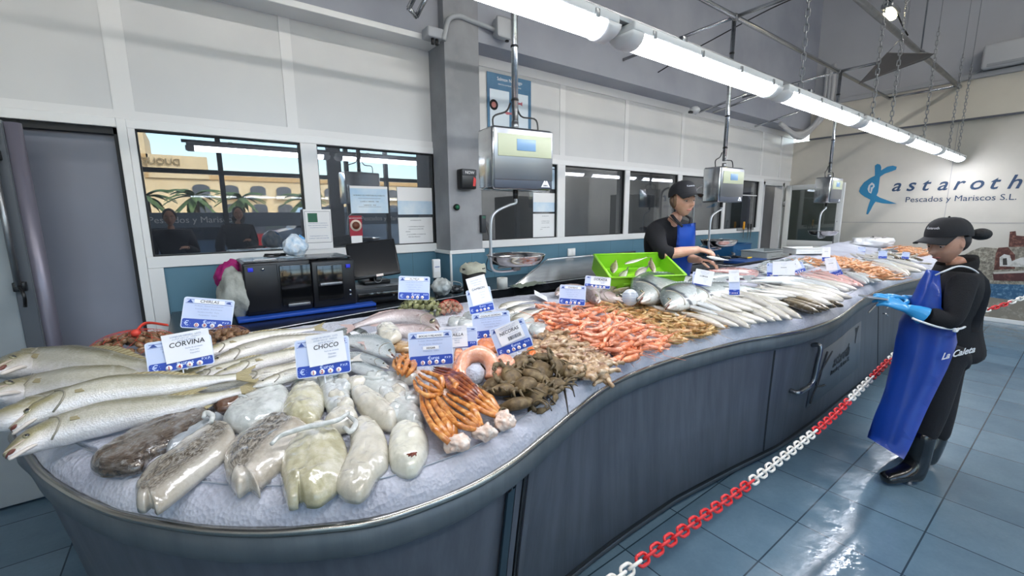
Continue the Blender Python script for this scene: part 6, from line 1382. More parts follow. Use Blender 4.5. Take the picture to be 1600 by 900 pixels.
rows('silver', (1330, 398), (1440, 408), (1290, 388), (1400, 398), 12, 1, 'small silver fish at the far end of the counter', 'small silver fish at the far end', seed=11, hh=.03)
rows('brown', (1390, 402), (1450, 408), (1350, 395), (1420, 400), 6, 1, 'small brownish fish at the far end of the counter', 'small brown fish at the far end', seed=12, hh=.04)
rows('silverb', (1225, 424), (1262, 424), (1180, 412), (1225, 410), 5, 1, 'whitish flat fish around the clip-on cards in the middle distance', 'whitish flat fish', seed=13, hh=.05)
rows('white', (1040, 500), (1070, 492), (990, 480), (1010, 470), 2, 1, 'thin silver fish behind the sandy prawns, left of the whitish row', 'thin silver fish', seed=14, hh=.02)
rows('white', (1290, 462), (1345, 452), (1205, 440), (1262, 432), 8, 1, 'long pale fish lying behind the brown speckled ones', 'long pale fish in the middle distance', seed=21, hh=.05)
rows('silver', (1230, 440), (1262, 436), (1150, 440), (1185, 430), 6, 1, 'silver fish in the middle distance behind the long pale ones', 'silver fish in the middle distance', seed=22, hh=.08)
rows('pink', (1285, 440), (1340, 440), (1235, 428), (1275, 420), 8, 1, 'small red mullet lying in the pink patch of the far half', 'small red fish', seed=23, hh=.05)
rows('silver', (1385, 425), (1420, 415), (1330, 408), (1370, 400), 9, 1, 'small silver fish at the far end of the counter', 'small silver fish at the far end', seed=24, hh=.05)
rows('white', (1330, 402), (1400, 405), (1270, 392), (1340, 392), 8, 1, 'whitish fish at the back of the far end, under the white bag', 'whitish fish at the far back', seed=25, hh=.04)
rows('silverb', (1320, 418), (1352, 410), (1290, 408), (1320, 400), 4, 1, 'whitish flat fish around the clip-on cards in the middle distance', 'whitish flat fish', seed=26, hh=.05)
rows('white', (1210, 470), (1262, 462), (1130, 462), (1172, 446), 8, 1, Lw, G1, seed=27, hh=.06)
pile(protos['silver'], [(1180, 414), (1290, 394), (1345, 388), (1400, 390), (1385, 402), (1300, 402), (1250, 424), (1200, 430)], 70, 9, 77, .05, 'small silvery fish loosely heaped at the back of the far half', 'loose silvery fish at the back', h0=.03, sc=(.5, .75), dirs=(2.6, 2.9, .3), tl=.2)
pile(protos['white'], [(1270, 396), (1330, 391), (1420, 398), (1450, 412), (1380, 408)], 26, 12, 78, .04, 'small whitish fish loosely heaped at the far end', 'loose whitish fish at the far end', h0=.03, sc=(.5, .8), dirs=(2.6, 2.9), tl=.2)
# sea bass with dark gill edges
for k, (pts, h, l, e) in enumerate((([(998, 470), (1030, 446), (1080, 438), (1130, 440)], .10, 'large sea bass nearest the green tub, head lowered to the left', .012), ([(1040, 480), (1070, 462), (1110, 452), (1160, 452)], .09, 'sea bass with a dark gill edge, second from the green tub', .012), ([(1078, 470), (1110, 458), (1150, 450), (1200, 456)], .075, 'sea bass third from the green tub, lying over the whitish fish', .011), ([(1075, 446), (1100, 436), (1135, 430), (1170, 434)], .10, 'sea bass behind, its head under the folded paper card', .011))):
    hero_fish(l, 'bream' if k < 3 else 'slim', 'dorada', pts, h, up=1, gape=.7, eye=e, flatk=.7, roll=.5, group='sea bass by the green tub')
M_pg = MF['pinkgrey']
for k, (pts, h, l) in enumerate((([(932, 472), (925, 455), (950, 448), (985, 448)], .07, 'dull pinkish fish with its head by the blue and white card, left of the tub'), ([(975, 470), (945, 462), (960, 452), (1000, 452)], .05, 'dull pinkish fish behind the sandy prawns'), ([(1010, 474), (985, 462), (990, 450), (1010, 445)], .04, 'pinkish grey fish behind the round clear card'), ([(868, 460), (885, 452), (905, 450), (930, 456)], .04, 'grey-pink fish behind the second card, at the black worktop edge'))):
    hero_fish(l, 'corvina', 'pinkgrey', pts, h, up=1 if k != 1 else -1, gape=.7, eye=.018, group='dull pinkish fish left of the tub')
# whiting and pale fish behind the red shrimps
for k, (pts, l) in enumerate((([(790, 492), (815, 480), (850, 474)], 'pale yellowish flat fish behind the cigalas card'), ([(800, 505), (825, 490), (850, 482)], 'pale fish between the cigalas card and the red shrimps'), ([(780, 482), (805, 473), (835, 470)], 'yellow-rimmed flat fish nearest the worktop edge'))):
    hero_fish(l, 'bream', 'white', pts, .03+.02*k, gape=0, flatk=.35, roll=.1)
rr = random.Random(9)
for k, (x, y) in enumerate(scatter([(700, 505), (722, 496), (742, 500), (790, 495), (838, 500), (845, 520), (830, 530), (760, 520)], 12, 16, rr)):
    w, h = rr.uniform(10, 18), rr.uniform(5, 9); O = [(x+w*math.cos(a), y+h*math.sin(a)) for a in [2*PI*i/8 for i in range(8)]]
    soft('cuttlefish', 'small wet grey and white cuttlefish behind the group of blue price cards', 'cuttlefish', O, [(x-w*.4, y), (x+w*.4, y)], .035, M_pale[1], lift=.01, seed=90+k, n=28, rings=6, group='small cuttlefish behind the cards')
# skate / pink slices near the woman
soft('fish_fillet', 'long pink fillet at the counter back before the woman in the blue apron', 'fillet', [(1100, 428), (1125, 420), (1150, 420), (1185, 425), (1180, 433), (1140, 434), (1112, 434)], [(1115, 428), (1170, 427)], .03, soft_mat('pink_fillet', '#c47f7c', '#dba6a1', '#ecd2cd', 20), lift=.02, seed=120)
soft('fish_fillet', 'white fillet behind the wide paper card in the middle distance', 'fillet', [(1183, 420), (1200, 412), (1225, 412), (1222, 424), (1200, 428)], [(1195, 420), (1215, 418)], .03, M_pale[1], lift=.02, seed=121)

# ------------------------------------------------------------------ nets of shellfish
def clam(nm, m, seed, L=.034):
    t = thing(nm, 'x', 'clam')
    for s in (1, -1):
        bm = NB(); n = 20; R = []
        for z, r in ((0, 1), (.22, .97), (.5, .80), (.72, .5), (.82, .2), (.84, .02)):
            R.append([bm.verts.new((math.cos(a)*r*L/2*(1.12 if math.cos(a) > 0 else .95), (math.sin(a)*r*L/2*.80)-(1-r)*L*.16, s*z*L*.42)) for a in [2*PI*k/n for k in range(n)]])
        for a, b in zip(R, R[1:]):
            for k in range(n): bm.faces.new((a[k], a[(k+1) % n], b[(k+1) % n], b[k]))
        bm.faces.new(R[-1]); obj('shell_half', bm, m, t)
    return t
def clam_mat(nm, c1, c2, c3):
    t = NT(nm); v = t.tc('Object'); w = t.add('ShaderNodeTexWave'); w.wave_type = 'RINGS'; w.rings_direction = 'Z'; w.inputs['Scale'].default_value = 110; w.inputs['Distortion'].default_value = 1.5; t.l.new(v, w.inputs[0]); n = t.noise(v, 60, 4)
    c = t.ramp(n, [(.3, c1), (.5, c2), (.7, c3)]); c = t.mix(t.math('MULTIPLY', w.outputs[1], .45), c, c1); oi = t.add('ShaderNodeObjectInfo'); hs_ = t.add('ShaderNodeHueSaturation'); t.l.new(t.math('ADD', t.math('MULTIPLY', oi.outputs['Random'], .5), .75), hs_.inputs['Value']); t.l.new(c, hs_.inputs['Color']); t.col(hs_.outputs[0]); t.b.inputs['Roughness'].default_value = .35; t.b.inputs['Coat Weight'].default_value = .3; t.bump(w.outputs[1], .3, .001); return t.m
kb = [clam('brown_clam', clam_mat('brown_clam_shell', '#5f4028', '#8d6a49', '#b79a78'), 1)]; kg = [clam('green_clam', clam_mat('green_clam_shell', '#565a34', '#86885a', '#b1ae85'), 2, .036)]; kr = [clam('round_clam', clam_mat('round_clam_shell', '#7c5a48', '#a6866d', '#c7ad94'), 3, .04)]
def net_heap(protos, cen, rx, ry, n, hz, label, group, netc, netlabel, seed, sc=1.0, neck=None):
    """a mound of shells about a photo point, in a thin net"""
    rr = random.Random(seed); c = S(*cen, 0); k = 0; pts = []
    while len(pts) < n and k < 6000:
        k += 1; a = rr.uniform(0, 2*PI); r = math.sqrt(rr.random()); x, y = math.cos(a)*r*rx, math.sin(a)*r*ry; z = hz*math.sqrt(max(0, 1-r*r))*rr.choice((1, 1, .55))+.014
        if all((x-p[0])**2+(y-p[1])**2+(z-p[2])**2 > (.024*sc)**2 for p in pts): pts.append((x, y, z))
    for p in pts: place(protos[0], 0, 0, 0, rr.uniform(0, 6.28), sc*rr.uniform(.85, 1.15), label, group, (rr.uniform(-1.0, 1.0), rr.uniform(-1.0, 1.0)), pos=c+Vector(p))
    net = thing('mesh_net', netlabel, 'net', c); bm = NB(); N = 13
    for s in (1, -1):
        for k in range(N):
            P = []
            for i in range(11):
                f = i/10; a = 2*PI*k/N+s*f*1.0; r = math.cos(f*PI/2*.97); P.append((math.cos(a)*r*(rx+.018), math.sin(a)*r*(ry+.018), (hz+.03)*math.sin(f*PI/2)+.006))
            tube(bm, P, .0006, 4, cap=False)
    obj('mesh', bm, netc, net)
    if neck:
        W = [S(x, y, h)-c for x, y, h in neck]; bm = NB(); tube(bm, smooth_pts([Vector((0, 0, hz))]+W, 20), [.02, .016, .013]+[.010]*3+[.008]*14, 7, flat=.5); obj('knotted_neck', bm, netc, net)
        bm = NB(); ball(bm, W[0], (.018, .018, .015), 2); obj('knot', bm, netc, net)
    return c
M_netr = mat('red_net', '#d04030', .5); M_netc = mat('brown_net', '#8d5a3e', .5); M_netg = mat('green_net', '#7f8148', .5)
net_heap(kb, (212, 548), .14, .10, 60, .055, 'brown clam in the left net, behind the corvina price card', 'brown clams left of the corvina card', M_netr, 'thin red net with a knotted neck around the left heap of brown clams', 1, 1.0, neck=[(212, 520, .10), (228, 505, .12), (262, 508, .12)])
net_heap(kb, (355, 538), .09, .08, 44, .05, 'brown clam in the heap right of the corvina price card', 'brown clams right of the corvina card', M_netc, 'brown net around the clams right of the corvina card', 2)
net_heap(kg, (657, 494), .125, .085, 64, .085, 'green-olive clam in the netted heap under the almeja card', 'green clams', M_netg, 'thin greenish net around the green clams', 3, 1.0)
net_heap(kr, (703, 490), .065, .055, 22, .05, 'round pinkish clam in the red net beside the green clams', 'round clams in the red net', M_netr, 'bright red net around the round clams, beside the green clams', 4, 1.0, neck=[(695, 478, .05), (690, 480, .04)])

# ------------------------------------------------------------------ price cards
pc = price_card
pc('price card headed CHIRLAS standing behind the brown clams at the left', (281, 511), (360, 516), (285, 463), 'CHIRLAS', '6 6', d=depth(S(320, 535, .03)), h=.06) if False else None
pc('price card headed CHIRLAS standing behind the left brown clams', (281, 512), (361, 516), (287, 463), 'CHIRLAS', '0966', h=.05)
pc('tilted corvina price card with a white paper label over the left pile of fish', (232, 587), (336, 568), (222, 537), None, '1490', paper=(.26, .98, .28, 1.18, 'CORVINA', 3), h=.10)
pc('choco price card with a square white label, standing behind the cuttlefish', (464, 593), (549, 581), (459, 533), None, '1295', paper=(.22, .92, .30, 1.12, 'CHOCO', 4), h=.07)
pc('price card headed BOCAS Y PELADOS with a small white sticker, over the crab legs', (640, 575), (709, 569), (637, 520), 'BOCAS Y PELADOS', '3090', sub='HOGAR', h=.06)
pc('price card headed ALMEJA standing on the green clams', (622, 468), (671, 469), (623, 431), 'ALMEJA', '1990', h=.10)
pc('price card with a long curling receipt marked 2024 GAMBON, left of the worktop paper rolls', (735, 492), (773, 484), (731, 454), None, '1490', paper=(.14, .92, .35, 1.50, 'GAMBON', 4), h=.08)
pc('white-topped price card headed CIGALAS GORDAS in the cluster of cards', (741, 531), (800, 524), (739, 491), 'CIGALAS GORDAS', '4500', h=.09)
pc('tilted price card headed NECORAS with a barcode, right of the salmon', (780, 560), (834, 540), (764, 515), None, '1950', paper=(.16, .86, .36, .97, 'NECORAS', 4), barcode=True, h=.07)
pc('card half hidden behind the bocas card, with a handwritten receipt marked CANAILLA', (690, 545), (746, 543), (690, 512), None, '', paper=(-.05, .72, .05, 1.05, 'CANAILLA', 3), h=.075)
pc('price card headed GAMBAS standing at the back of the orange-red shrimps', (873, 475), (914, 478), (869, 444), 'GAMBAS', '1990', h=.09)
pc('price card with a paper label behind the gambas card, left of the green crate', (913, 448), (953, 452), (912, 430), None, '1290', paper=(.22, .98, .28, 1.0, 'DORADA', 0), h=.10)
pc('price card with a folded paper sheet, in front of the pink fillet', (1081, 446), (1110, 448), (1078, 424), None, '', paper=(.1, 1.1, .1, 1.15, 'LUBINA', -8), h=.12)
pc('narrow price card with a receipt standing alone above the whitish fish', (1139, 461), (1156, 461), (1137, 434), 'PESCADILLA', '0995', paper=(.0, .95, .75, 1.45, '', 0), h=.10)
pc('card with a wide printed white sheet in the middle distance', (1198, 432), (1216, 432), (1198, 411), None, '12', paper=(.5, 2.4, .1, 1.1, 'ROSADA', 0), h=.08)
pc('pale blue tilted price card right of the wide white sheet', (1238, 430), (1260, 423), (1232, 415), None, '1490', paper=(0, .8, .4, 1.3, 'RAPE', 4), h=.07)
pc('leaning price card with a curled label before the long heap of orange prawns', (1300, 434), (1318, 428), (1285, 412), None, '1890', paper=(.0, .9, .4, 1.2, 'GAMBA', -14), h=.07)
pc('white price card between the two heaps of orange prawns', (1284, 408), (1297, 408), (1283, 388), None, '09', paper=(.0, 1.0, .3, 1.1, 'CIGALA', 0), h=.07)
for k, (bl, br, tl, l) in enumerate((((1372, 404), (1386, 404), (1371, 392), 'tiny pale card at the far end, left of the last orange prawns'), ((1408, 404), (1420, 405), (1407, 393), 'tiny pale card just before the peak of the dark cap'), ((1340, 396), (1352, 396), (1340, 386), 'tiny pale card below the white bag of dark fish'))):
    pc(l, bl, br, tl, None, '9', h=.06, stem=.03)
t = thing('clear_tag', 'round clear plastic tag with grey print hanging over the sandy prawns', 'tag', S(985, 476, .07))
X = Vector((RT.x, RT.y, 0)).normalized(); n = (EYEP-t.location).normalized(); Y = n.cross(X).normalized(); Mx = Matrix((X, Y, n)).transposed().to_4x4()
bm = NB(); lathe(bm, [(0, 0), (.052, 0), (.052, .002), (0, .002)], 28, Mx @ Matrix.Translation((0, .045, 0))); obj('disc', bm, mat('tag_clear', '#b9bfc2', .15), t)
bm = NB()
for j in range(4): text_bm(bm, 'FRESCO  FAO 27', .013, Mx @ Matrix.Translation((0, .065-.016*j, .0025)), .0004)
obj('print', bm, M_dim, t, smooth=False)
pp = S(845, 462, .03); bm = NB(); prism(bm, [(-.09, -.05), (.09, -.05), (.09, .05), (-.09, .05)], 0, .001, Matrix.Translation(pp) @ Matrix.Rotation(.9, 4, 'Z') @ Matrix.Rotation(.5, 4, 'X')); tag(obj('paper_label', bm, M_cpap, smooth=False), 'loose printed paper behind the orange-red shrimps, at the left of the gambas card', 'label')

# ------------------------------------------------------------------ people
M_skin = mat('skin', '#c99a82', .5, var='#bd8b74', vs=18, bump=.06, bs=120); M_skin2 = mat('skin_light', '#d0a48c', .5, var='#c6947c', vs=18, bump=.06, bs=120)
M_hair = mat('hair_dark', '#2a2220', .55, bump=.6, bs=90, stretch=(1, 1, .2)); M_hairb = mat('hair_brown', '#6d5540', .55, bump=.6, bs=90)
M_cloth = mat('black_fleece', '#111217', .9, bump=.3, bs=180); M_vest = mat('navy_vest', '#161a24', .75, bump=.1, bs=40); M_trs = mat('dark_trousers', '#14151b', .85, bump=.2, bs=60)
M_apron = mat('blue_apron', '#1a50bd', .38, coat=.25, var='#1647ad', vs=3, bump=.25, bs=4, bd=.02); M_apl = mat('apron_lighter', '#1b57c4', .4, coat=.2); M_glove = mat('blue_glove', '#2f95d2', .42, coat=.2, bump=.15, bs=60); M_boot = mat('black_rubber', '#0c0d10', .22, coat=.5)
M_cap = mat('black_cap', '#14151a', .8, bump=.1, bs=150); M_lip = mat('lips', '#a8625c', .45); M_brow = mat('brow', '#4c3a30', .7); M_white = M_white; M_strap = mat('white_strap', '#dfe1e4', .6)
def skin_object(name, J, E, root=None, sub=2, parent=None, m=None):
    """J: name -> (point, radius or (rx, ry)); E: pairs.  A Skin modifier grows one continuous surface, then it is baked to a mesh"""
    names = list(J); me = bpy.data.meshes.new(name); me.from_pydata([tuple(J[n][0]) for n in names], [(names.index(a), names.index(b)) for a, b in E], [])
    o = bpy.data.objects.new(name, me); C.objects.link(o); o.modifiers.new('s', 'SKIN'); sv = me.skin_vertices[0].data if me.skin_vertices else None
    if sv is None:
        me.skin_vertices.new(); sv = me.skin_vertices[0].data
    for i, n in enumerate(names):
        r = J[n][1]; sv[i].radius = (r, r) if not isinstance(r, (tuple, list)) else r; sv[i].use_root = (n == (root or names[0]))
    o.modifiers['s'].use_smooth_shade = True
    if sub: x = o.modifiers.new('b', 'SUBSURF'); x.levels = sub; x.render_levels = sub
    dg = bpy.context.evaluated_depsgraph_get(); dg.update(); nm = bpy.data.meshes.new_from_object(o.evaluated_get(dg)); bpy.data.objects.remove(o, do_unlink=True)
    r = bpy.data.objects.new(name, nm); C.objects.link(r); nm.materials.clear()
    if m: nm.materials.append(m)
    for p in nm.polygons: p.use_smooth = True
    if parent: r.parent = parent
    return r
def remesh(bms, name, vox, m, parent, smooth=2):
    """join pieces (meshes already in place) and grow them into one continuous surface"""
    bm = NB()
    for x in bms:
        if isinstance(x, bpy.types.Object): bm.from_mesh(x.data); bpy.data.objects.remove(x, do_unlink=True)
        else: t = bpy.data.meshes.new('t'); x.to_mesh(t); x.free(); bm.from_mesh(t)
    bmesh.ops.recalc_face_normals(bm, faces=bm.faces); me = bpy.data.meshes.new(name); bm.to_mesh(me); bm.free(); o = bpy.data.objects.new(name, me); C.objects.link(o)
    r = o.modifiers.new('r', 'REMESH'); r.mode = 'VOXEL'; r.voxel_size = vox; r.use_smooth_shade = True
    if smooth: s = o.modifiers.new('s', 'SMOOTH'); s.factor = .5; s.iterations = smooth
    dg = bpy.context.evaluated_depsgraph_get(); dg.update(); nm = bpy.data.meshes.new_from_object(o.evaluated_get(dg)); bpy.data.objects.remove(o, do_unlink=True)
    q = bpy.data.objects.new(name, nm); C.objects.link(q); nm.materials.clear(); nm.materials.append(m); q.parent = parent
    for p in nm.polygons: p.use_smooth = True
    return q
def g(x, s): return math.exp(-(x/s)**2)
def head_bm(M, s=1.0):
    """head about its centre: x forward, y to the person's left, z up; eyes at half height"""
    bm = NB(); gi = bmesh.ops.create_icosphere(bm, subdivisions=5, radius=1.0)
    for v in gi['verts']:
        n = v.co.normalized(); x, y, z = n.x*.098, n.y*.076, n.z*.118
        if z < 0: k = min(1, -z/.118); y *= 1-.34*k**1.5; x = x*(1-.10*k) + (.006*k if x > 0 else .030*k)
        if x > 0: x -= .010*g(y, .09)*0; x *= 1-.05*g(z-.03, .05)
        if x > .03:
            x += .034*g(y, .0125)*g(z+.026, .018)+.011*g(y, .009)*g(z-.0, .022); x += .005*g(z-.026, .012)*g(abs(y)-.030, .026)
            x -= .011*g(z-.006, .012)*g(abs(y)-.032, .015); x += .005*g(abs(y)-.042, .018)*g(z+.030, .020)
            x += .0065*g(y, .020)*g(z+.060, .006)+.0075*g(y, .017)*g(z+.072, .007); x -= .003*g(y, .018)*g(z+.066, .0025); x += .009*g(y, .022)*g(z+.100, .014)
        v.co = Vector((x, y, z))*s
    for sy in (-1, 1):
        for k in range(9):
            a = -1.3+2.6*k/8+PI; ball(bm, Vector((-.004+.016*math.cos(a)+.006, sy*.076, .002+.028*math.sin(a)))*s, (.008*s, .006*s, .009*s), 1)
        ball(bm, Vector((.0, sy*.073, -.006))*s, (.014*s, .007*s, .024*s), 2)
    for v in bm.verts: v.co = M @ v.co
    return bm
def face_bits(M, par, s=1.0, closed=True, hair=M_hair):
    for sy in (-1, 1):
        bm = NB(); ball(bm, (.0735*s, sy*.032*s, .006*s), (.010*s, .013*s, .0075*s), 2); [setattr(v, 'co', M @ v.co) for v in bm.verts]; e = obj('eye', bm, mat('eye_white', '#d6d2cd', .25), par)
        bm = NB(); ball(bm, (.0828*s, sy*.032*s, .002*s), (.0018*s, .0052*s, .0052*s), 2); [setattr(v, 'co', M @ v.co) for v in bm.verts]; obj('iris', bm, mat('iris', '#35281f', .2), e)
        bm = NB(); P = [(.0825*s, sy*.018*s, .009*s), (.0850*s, sy*.031*s, .0125*s), (.0775*s, sy*.046*s, .008*s)]; tube(bm, smooth_pts([M @ Vector(p) for p in P], 8), .0035*s, 6); obj('eyelid', bm, M_skin, par)
        bm = NB(); P = [(.0885*s, sy*.016*s, .026*s), (.0885*s, sy*.032*s, .031*s), (.0760*s, sy*.050*s, .026*s)]; tube(bm, smooth_pts([M @ Vector(p) for p in P], 8), .0030*s, 6); obj('eyebrow', bm, M_brow, par)
    bm = NB(); P = [(.0785*s, -.022*s, -.066*s), (.0870*s, -.010*s, -.064*s), (.0890*s, 0, -.0655*s), (.0870*s, .010*s, -.064*s), (.0785*s, .022*s, -.066*s)]; tube(bm, smooth_pts([M @ Vector(p) for p in P], 12), [.001]+[.0042*s]*10+[.001], 6); obj('lips', bm, M_lip, par)
def cap(M, par, s=1.0, lettering=None):
    bm = NB(); R = []; N = 28
    for f in [i/9 for i in range(10)]:
        a = f*PI/2; z = .022+.108*math.sin(a)*.98; r = math.cos(a)**.75 if f < 1 else 0.0
        R.append([bm.verts.new(M @ (Vector((-.004+(.112*r+.001)*math.cos(2*PI*k/N), (.090*r+.001)*math.sin(2*PI*k/N), z+(.012 if math.cos(2*PI*k/N) > 0 else 0)*r))*s)) for k in range(N)])
    for a, b in zip(R, R[1:]):
        for k in range(N): bm.faces.new((a[k], a[(k+1) % N], b[(k+1) % N], b[k]))
    bm.faces.new(R[-1]); R0 = [bm.verts.new(v.co.copy()) for v in R[0]]
    c = obj('cap', bm, M_cap, par)
    bm = NB(); top = []; bot = []
    for i in range(7):
        f = i/6; row = []; rb = []
        for j in range(13):
            a = -1.15+2.3*j/12; r0x, r0y = .104, .084; x0, y0 = -.004+r0x*math.cos(a), r0y*math.sin(a); x1, y1 = .185+.0*abs(a)-.085*(abs(a)/1.15)**2.2, .078*math.sin(a)*1.05
            x, y = x0+(x1-x0)*f, y0+(y1-y0)*f; z = .036-.016*f-.022*(y/.08)**2*f*1.2; row.append(bm.verts.new(M @ (Vector((x, y, z))*s))); rb.append(bm.verts.new(M @ (Vector((x, y, z-.004))*s)))
        top.append(row); bot.append(rb)
    for i in range(6):
        for j in range(12): bm.faces.new((top[i][j], top[i+1][j], top[i+1][j+1], top[i][j+1])); bm.faces.new((bot[i][j], bot[i][j+1], bot[i+1][j+1], bot[i+1][j]))
    for j in range(12): bm.faces.new((top[6][j], bot[6][j], bot[6][j+1], top[6][j+1]))
    for i in range(6):
        for j in (0, 12): bm.faces.new((top[i][j], bot[i][j], bot[i+1][j], top[i+1][j]))
    obj('peak', bm, M_cap, c)
    bm = NB(); ball(bm, M @ (Vector((-.004, 0, .131))*s), .006, 1); obj('button', bm, M_cap, c)
    if lettering:
        bm = NB(); text_bm(bm, lettering, .017*s, Matrix.Identity(4), .001, bold=.02)
        for v in bm.verts:
            a = v.co.x/.088; zz = .070*s+v.co.y; k = math.sqrt(max(.05, 1-((zz/s-.022)/.108)**2))**.75; v.co = M @ Vector(((-.004+.1125*k)*math.cos(a)*s+.003, (.0905*k+.001)*math.sin(a)*s, zz+.008*s))
        obj('cap_lettering', bm, M_strap, c, smooth=False)
    return c
def hand_bm(wrist, d, up, side, curl=.5, s=1.0, spread=.12, thumb=.5):
    """wrist point, finger direction d, back of hand normal up, side=+1 thumb on the left of d seen from the back"""
    bm = NB(); d = d.normalized(); up = (up-d*up.dot(d)).normalized(); sd = up.cross(d)*side
    pc = wrist+d*.045*s
    for k in range(5):
        w = wrist+d*(.005+.020*k)*s; ball(bm, w, 1.0, 1); 
        for v in list(bm.verts)[-12*0-42:]: pass
    bm.free(); bm = NB(); rings = []
    for f, wx, wz in ((-.015, .026, .021), (.02, .031, .018), (.05, .040, .016), (.08, .043, .014), (.095, .038, .012)):
        c = wrist+d*f*s; rings.append([bm.verts.new(c+sd*math.cos(a)*wx*s+up*math.sin(a)*wz*s) for a in [2*PI*k/12 for k in range(12)]])
    for a, b in zip(rings, rings[1:]):
        for k in range(12): bm.faces.new((a[k], a[(k+1) % 12], b[(k+1) % 12], b[k]))
    bm.faces.new(rings[0][::-1]); bm.faces.new(rings[-1])
    for i, L in enumerate((.072, .080, .074, .058)):
        q = 1-i*2/3; b0 = wrist+d*(.088-.004*abs(i-1))*s+sd*.030*q*s; a = 0; p = b0; P = [p-d*.012*s]; dd = (d+sd*spread*q).normalized()
        for j, fr in enumerate((.42, .32, .26)):
            a += curl*(.55 if j == 0 else .9)*(1+.12*i); v = dd*math.cos(a)-up*math.sin(a); p = p+v*L*fr*s; P.append(p)
        tube(bm, smooth_pts(P, 10), [.0098*s]*6+[.0092*s, .0088*s, .008*s, .0055*s], 8)
    b0 = wrist+d*.022*s+sd*.030*s-up*.004*s; t1 = b0+(sd*.75+d*.65-up*.25).normalized()*.034*s; t2 = t1+(sd*(.55-.5*thumb)+d*.8-up*(.2+.5*thumb)).normalized()*.032*s; t3 = t2+(sd*(.2-.5*thumb)+d*.85-up*(.2+.6*thumb)).normalized()*.026*s
    tube(bm, smooth_pts([b0-sd*.012*s, t1, t2, t3], 10), [.013*s, .0135*s, .013*s, .012*s, .0115*s, .011*s, .0108*s, .010*s, .009*s, .006*s], 8)
    return bm
Hd = Vector((_ca, _sa, 0)); Rt = Vector((_sa, -_ca, 0))
def frame(fwd, pitch=0, roll=0, loc=(0, 0, 0)):
    f = Vector(fwd).normalized(); l = Vector((0, 0, 1)).cross(f).normalized(); u = f.cross(l)
    M = Matrix((f, l, u)).transposed().to_4x4(); M.translation = Vector(loc); return M @ Matrix.Rotation(pitch, 4, 'Y') @ Matrix.Rotation(roll, 4, 'X')

# ---- the woman at the customer side, in profile, reading her phone
B1 = Vector((3.53, .46, 0))
def w1(px, py, off=0.0): return atplane(px, py, B1-Hd*off, Hd)
wm = thing('person', 'woman at right in profile, black cap and fleece, long blue apron, blue gloves, phone', 'person', B1)
def loc_children(root):
    for o in C.objects:
        if o.parent == root and not o.get('_l'): o.matrix_parent_inverse = Matrix.Translation(-Vector(root.location)); o['_l'] = 1
HC = w1(1480, 379); hM = frame(-Rt*1.0-Hd*.12, .30, 0, HC)
J = {'pelvis': (w1(1478, 535), (.12, .14)), 'waist': (w1(1475, 500), (.10, .125)), 'chest': (w1(1487, 462), (.10, .145)), 'neck': (w1(1500, 425), .055), 'neck2': (w1(1490, 402), .05),
     'shN': (w1(1503, 442, .15), .05), 'elN': (w1(1488, 505, .20), .040), 'wrN': (w1(1432, 487, .13), .026), 'shF': (w1(1495, 440, -.15), .05), 'elF': (w1(1462, 500, -.18), .04), 'wrF': (w1(1425, 472, -.06), .026),
     'hpN': (w1(1475, 560, .085), .09), 'knN': (w1(1455, 640, .085), .058), 'anN': (w1(1425, 722, .08), .04), 'hpF': (w1(1478, 560, -.085), .09), 'knF': (w1(1470, 640, -.08), .058), 'anF': (w1(1452, 715, -.09), .04)}
E_ = [('pelvis', 'waist'), ('waist', 'chest'), ('chest', 'neck'), ('neck', 'neck2'), ('chest', 'shN'), ('shN', 'elN'), ('elN', 'wrN'), ('chest', 'shF'), ('shF', 'elF'), ('elF', 'wrF'), ('pelvis', 'hpN'), ('hpN', 'knN'), ('knN', 'anN'), ('pelvis', 'hpF'), ('hpF', 'knF'), ('knF', 'anF')]
def sc_j(J, names, k, add=0): return {n: (J[n][0], tuple(r*k+add for r in (J[n][1] if isinstance(J[n][1], tuple) else (J[n][1],)*2))) for n in names}
bd = skin_object('bd', {n: (v[0], v[1]) for n, v in {**sc_j(J, list(J), .72), **{q: J[q] for q in ('neck2',)}}.items()}, E_, 'pelvis'); remesh([bd, head_bm(hM, .98)], 'body', .004, M_skin, wm)
face_bits(hM, wm, .98)
cp = cap(hM @ Matrix.Translation((-.004, 0, .010)) @ Matrix.Rotation(-.17, 4, 'Y'), wm, 1.03, 'Kastaroth')
bm = NB(); R = []
for k in range(60):      # hair under the cap at the back
    pass
bm.free(); bm = NB(); ball(bm, (-.040, 0, .004), (.066, .078, .078), 3); [setattr(v, 'co', hM @ v.co) for v in bm.verts]; obj('hair', bm, M_hair, wm)
bm = NB(); c = w1(1533, 366, 0); vs = ball(bm, (0, 0, 0), (.056, .034, .034), 3); [setattr(v, 'co', c+Rt*v.co.x+Hd*v.co.y+Vector((0, 0, 1))*v.co.z+(Vector((1, 1, 1))*.002*noise.noise(v.co*60))) for v in bm.verts]; tube(bm, [w1(1517, 370), w1(1524, 368)], .012, 8); obj('hair_bun', bm, mat('bun_black', '#0f0f12', .7, bump=.4, bs=80), wm)
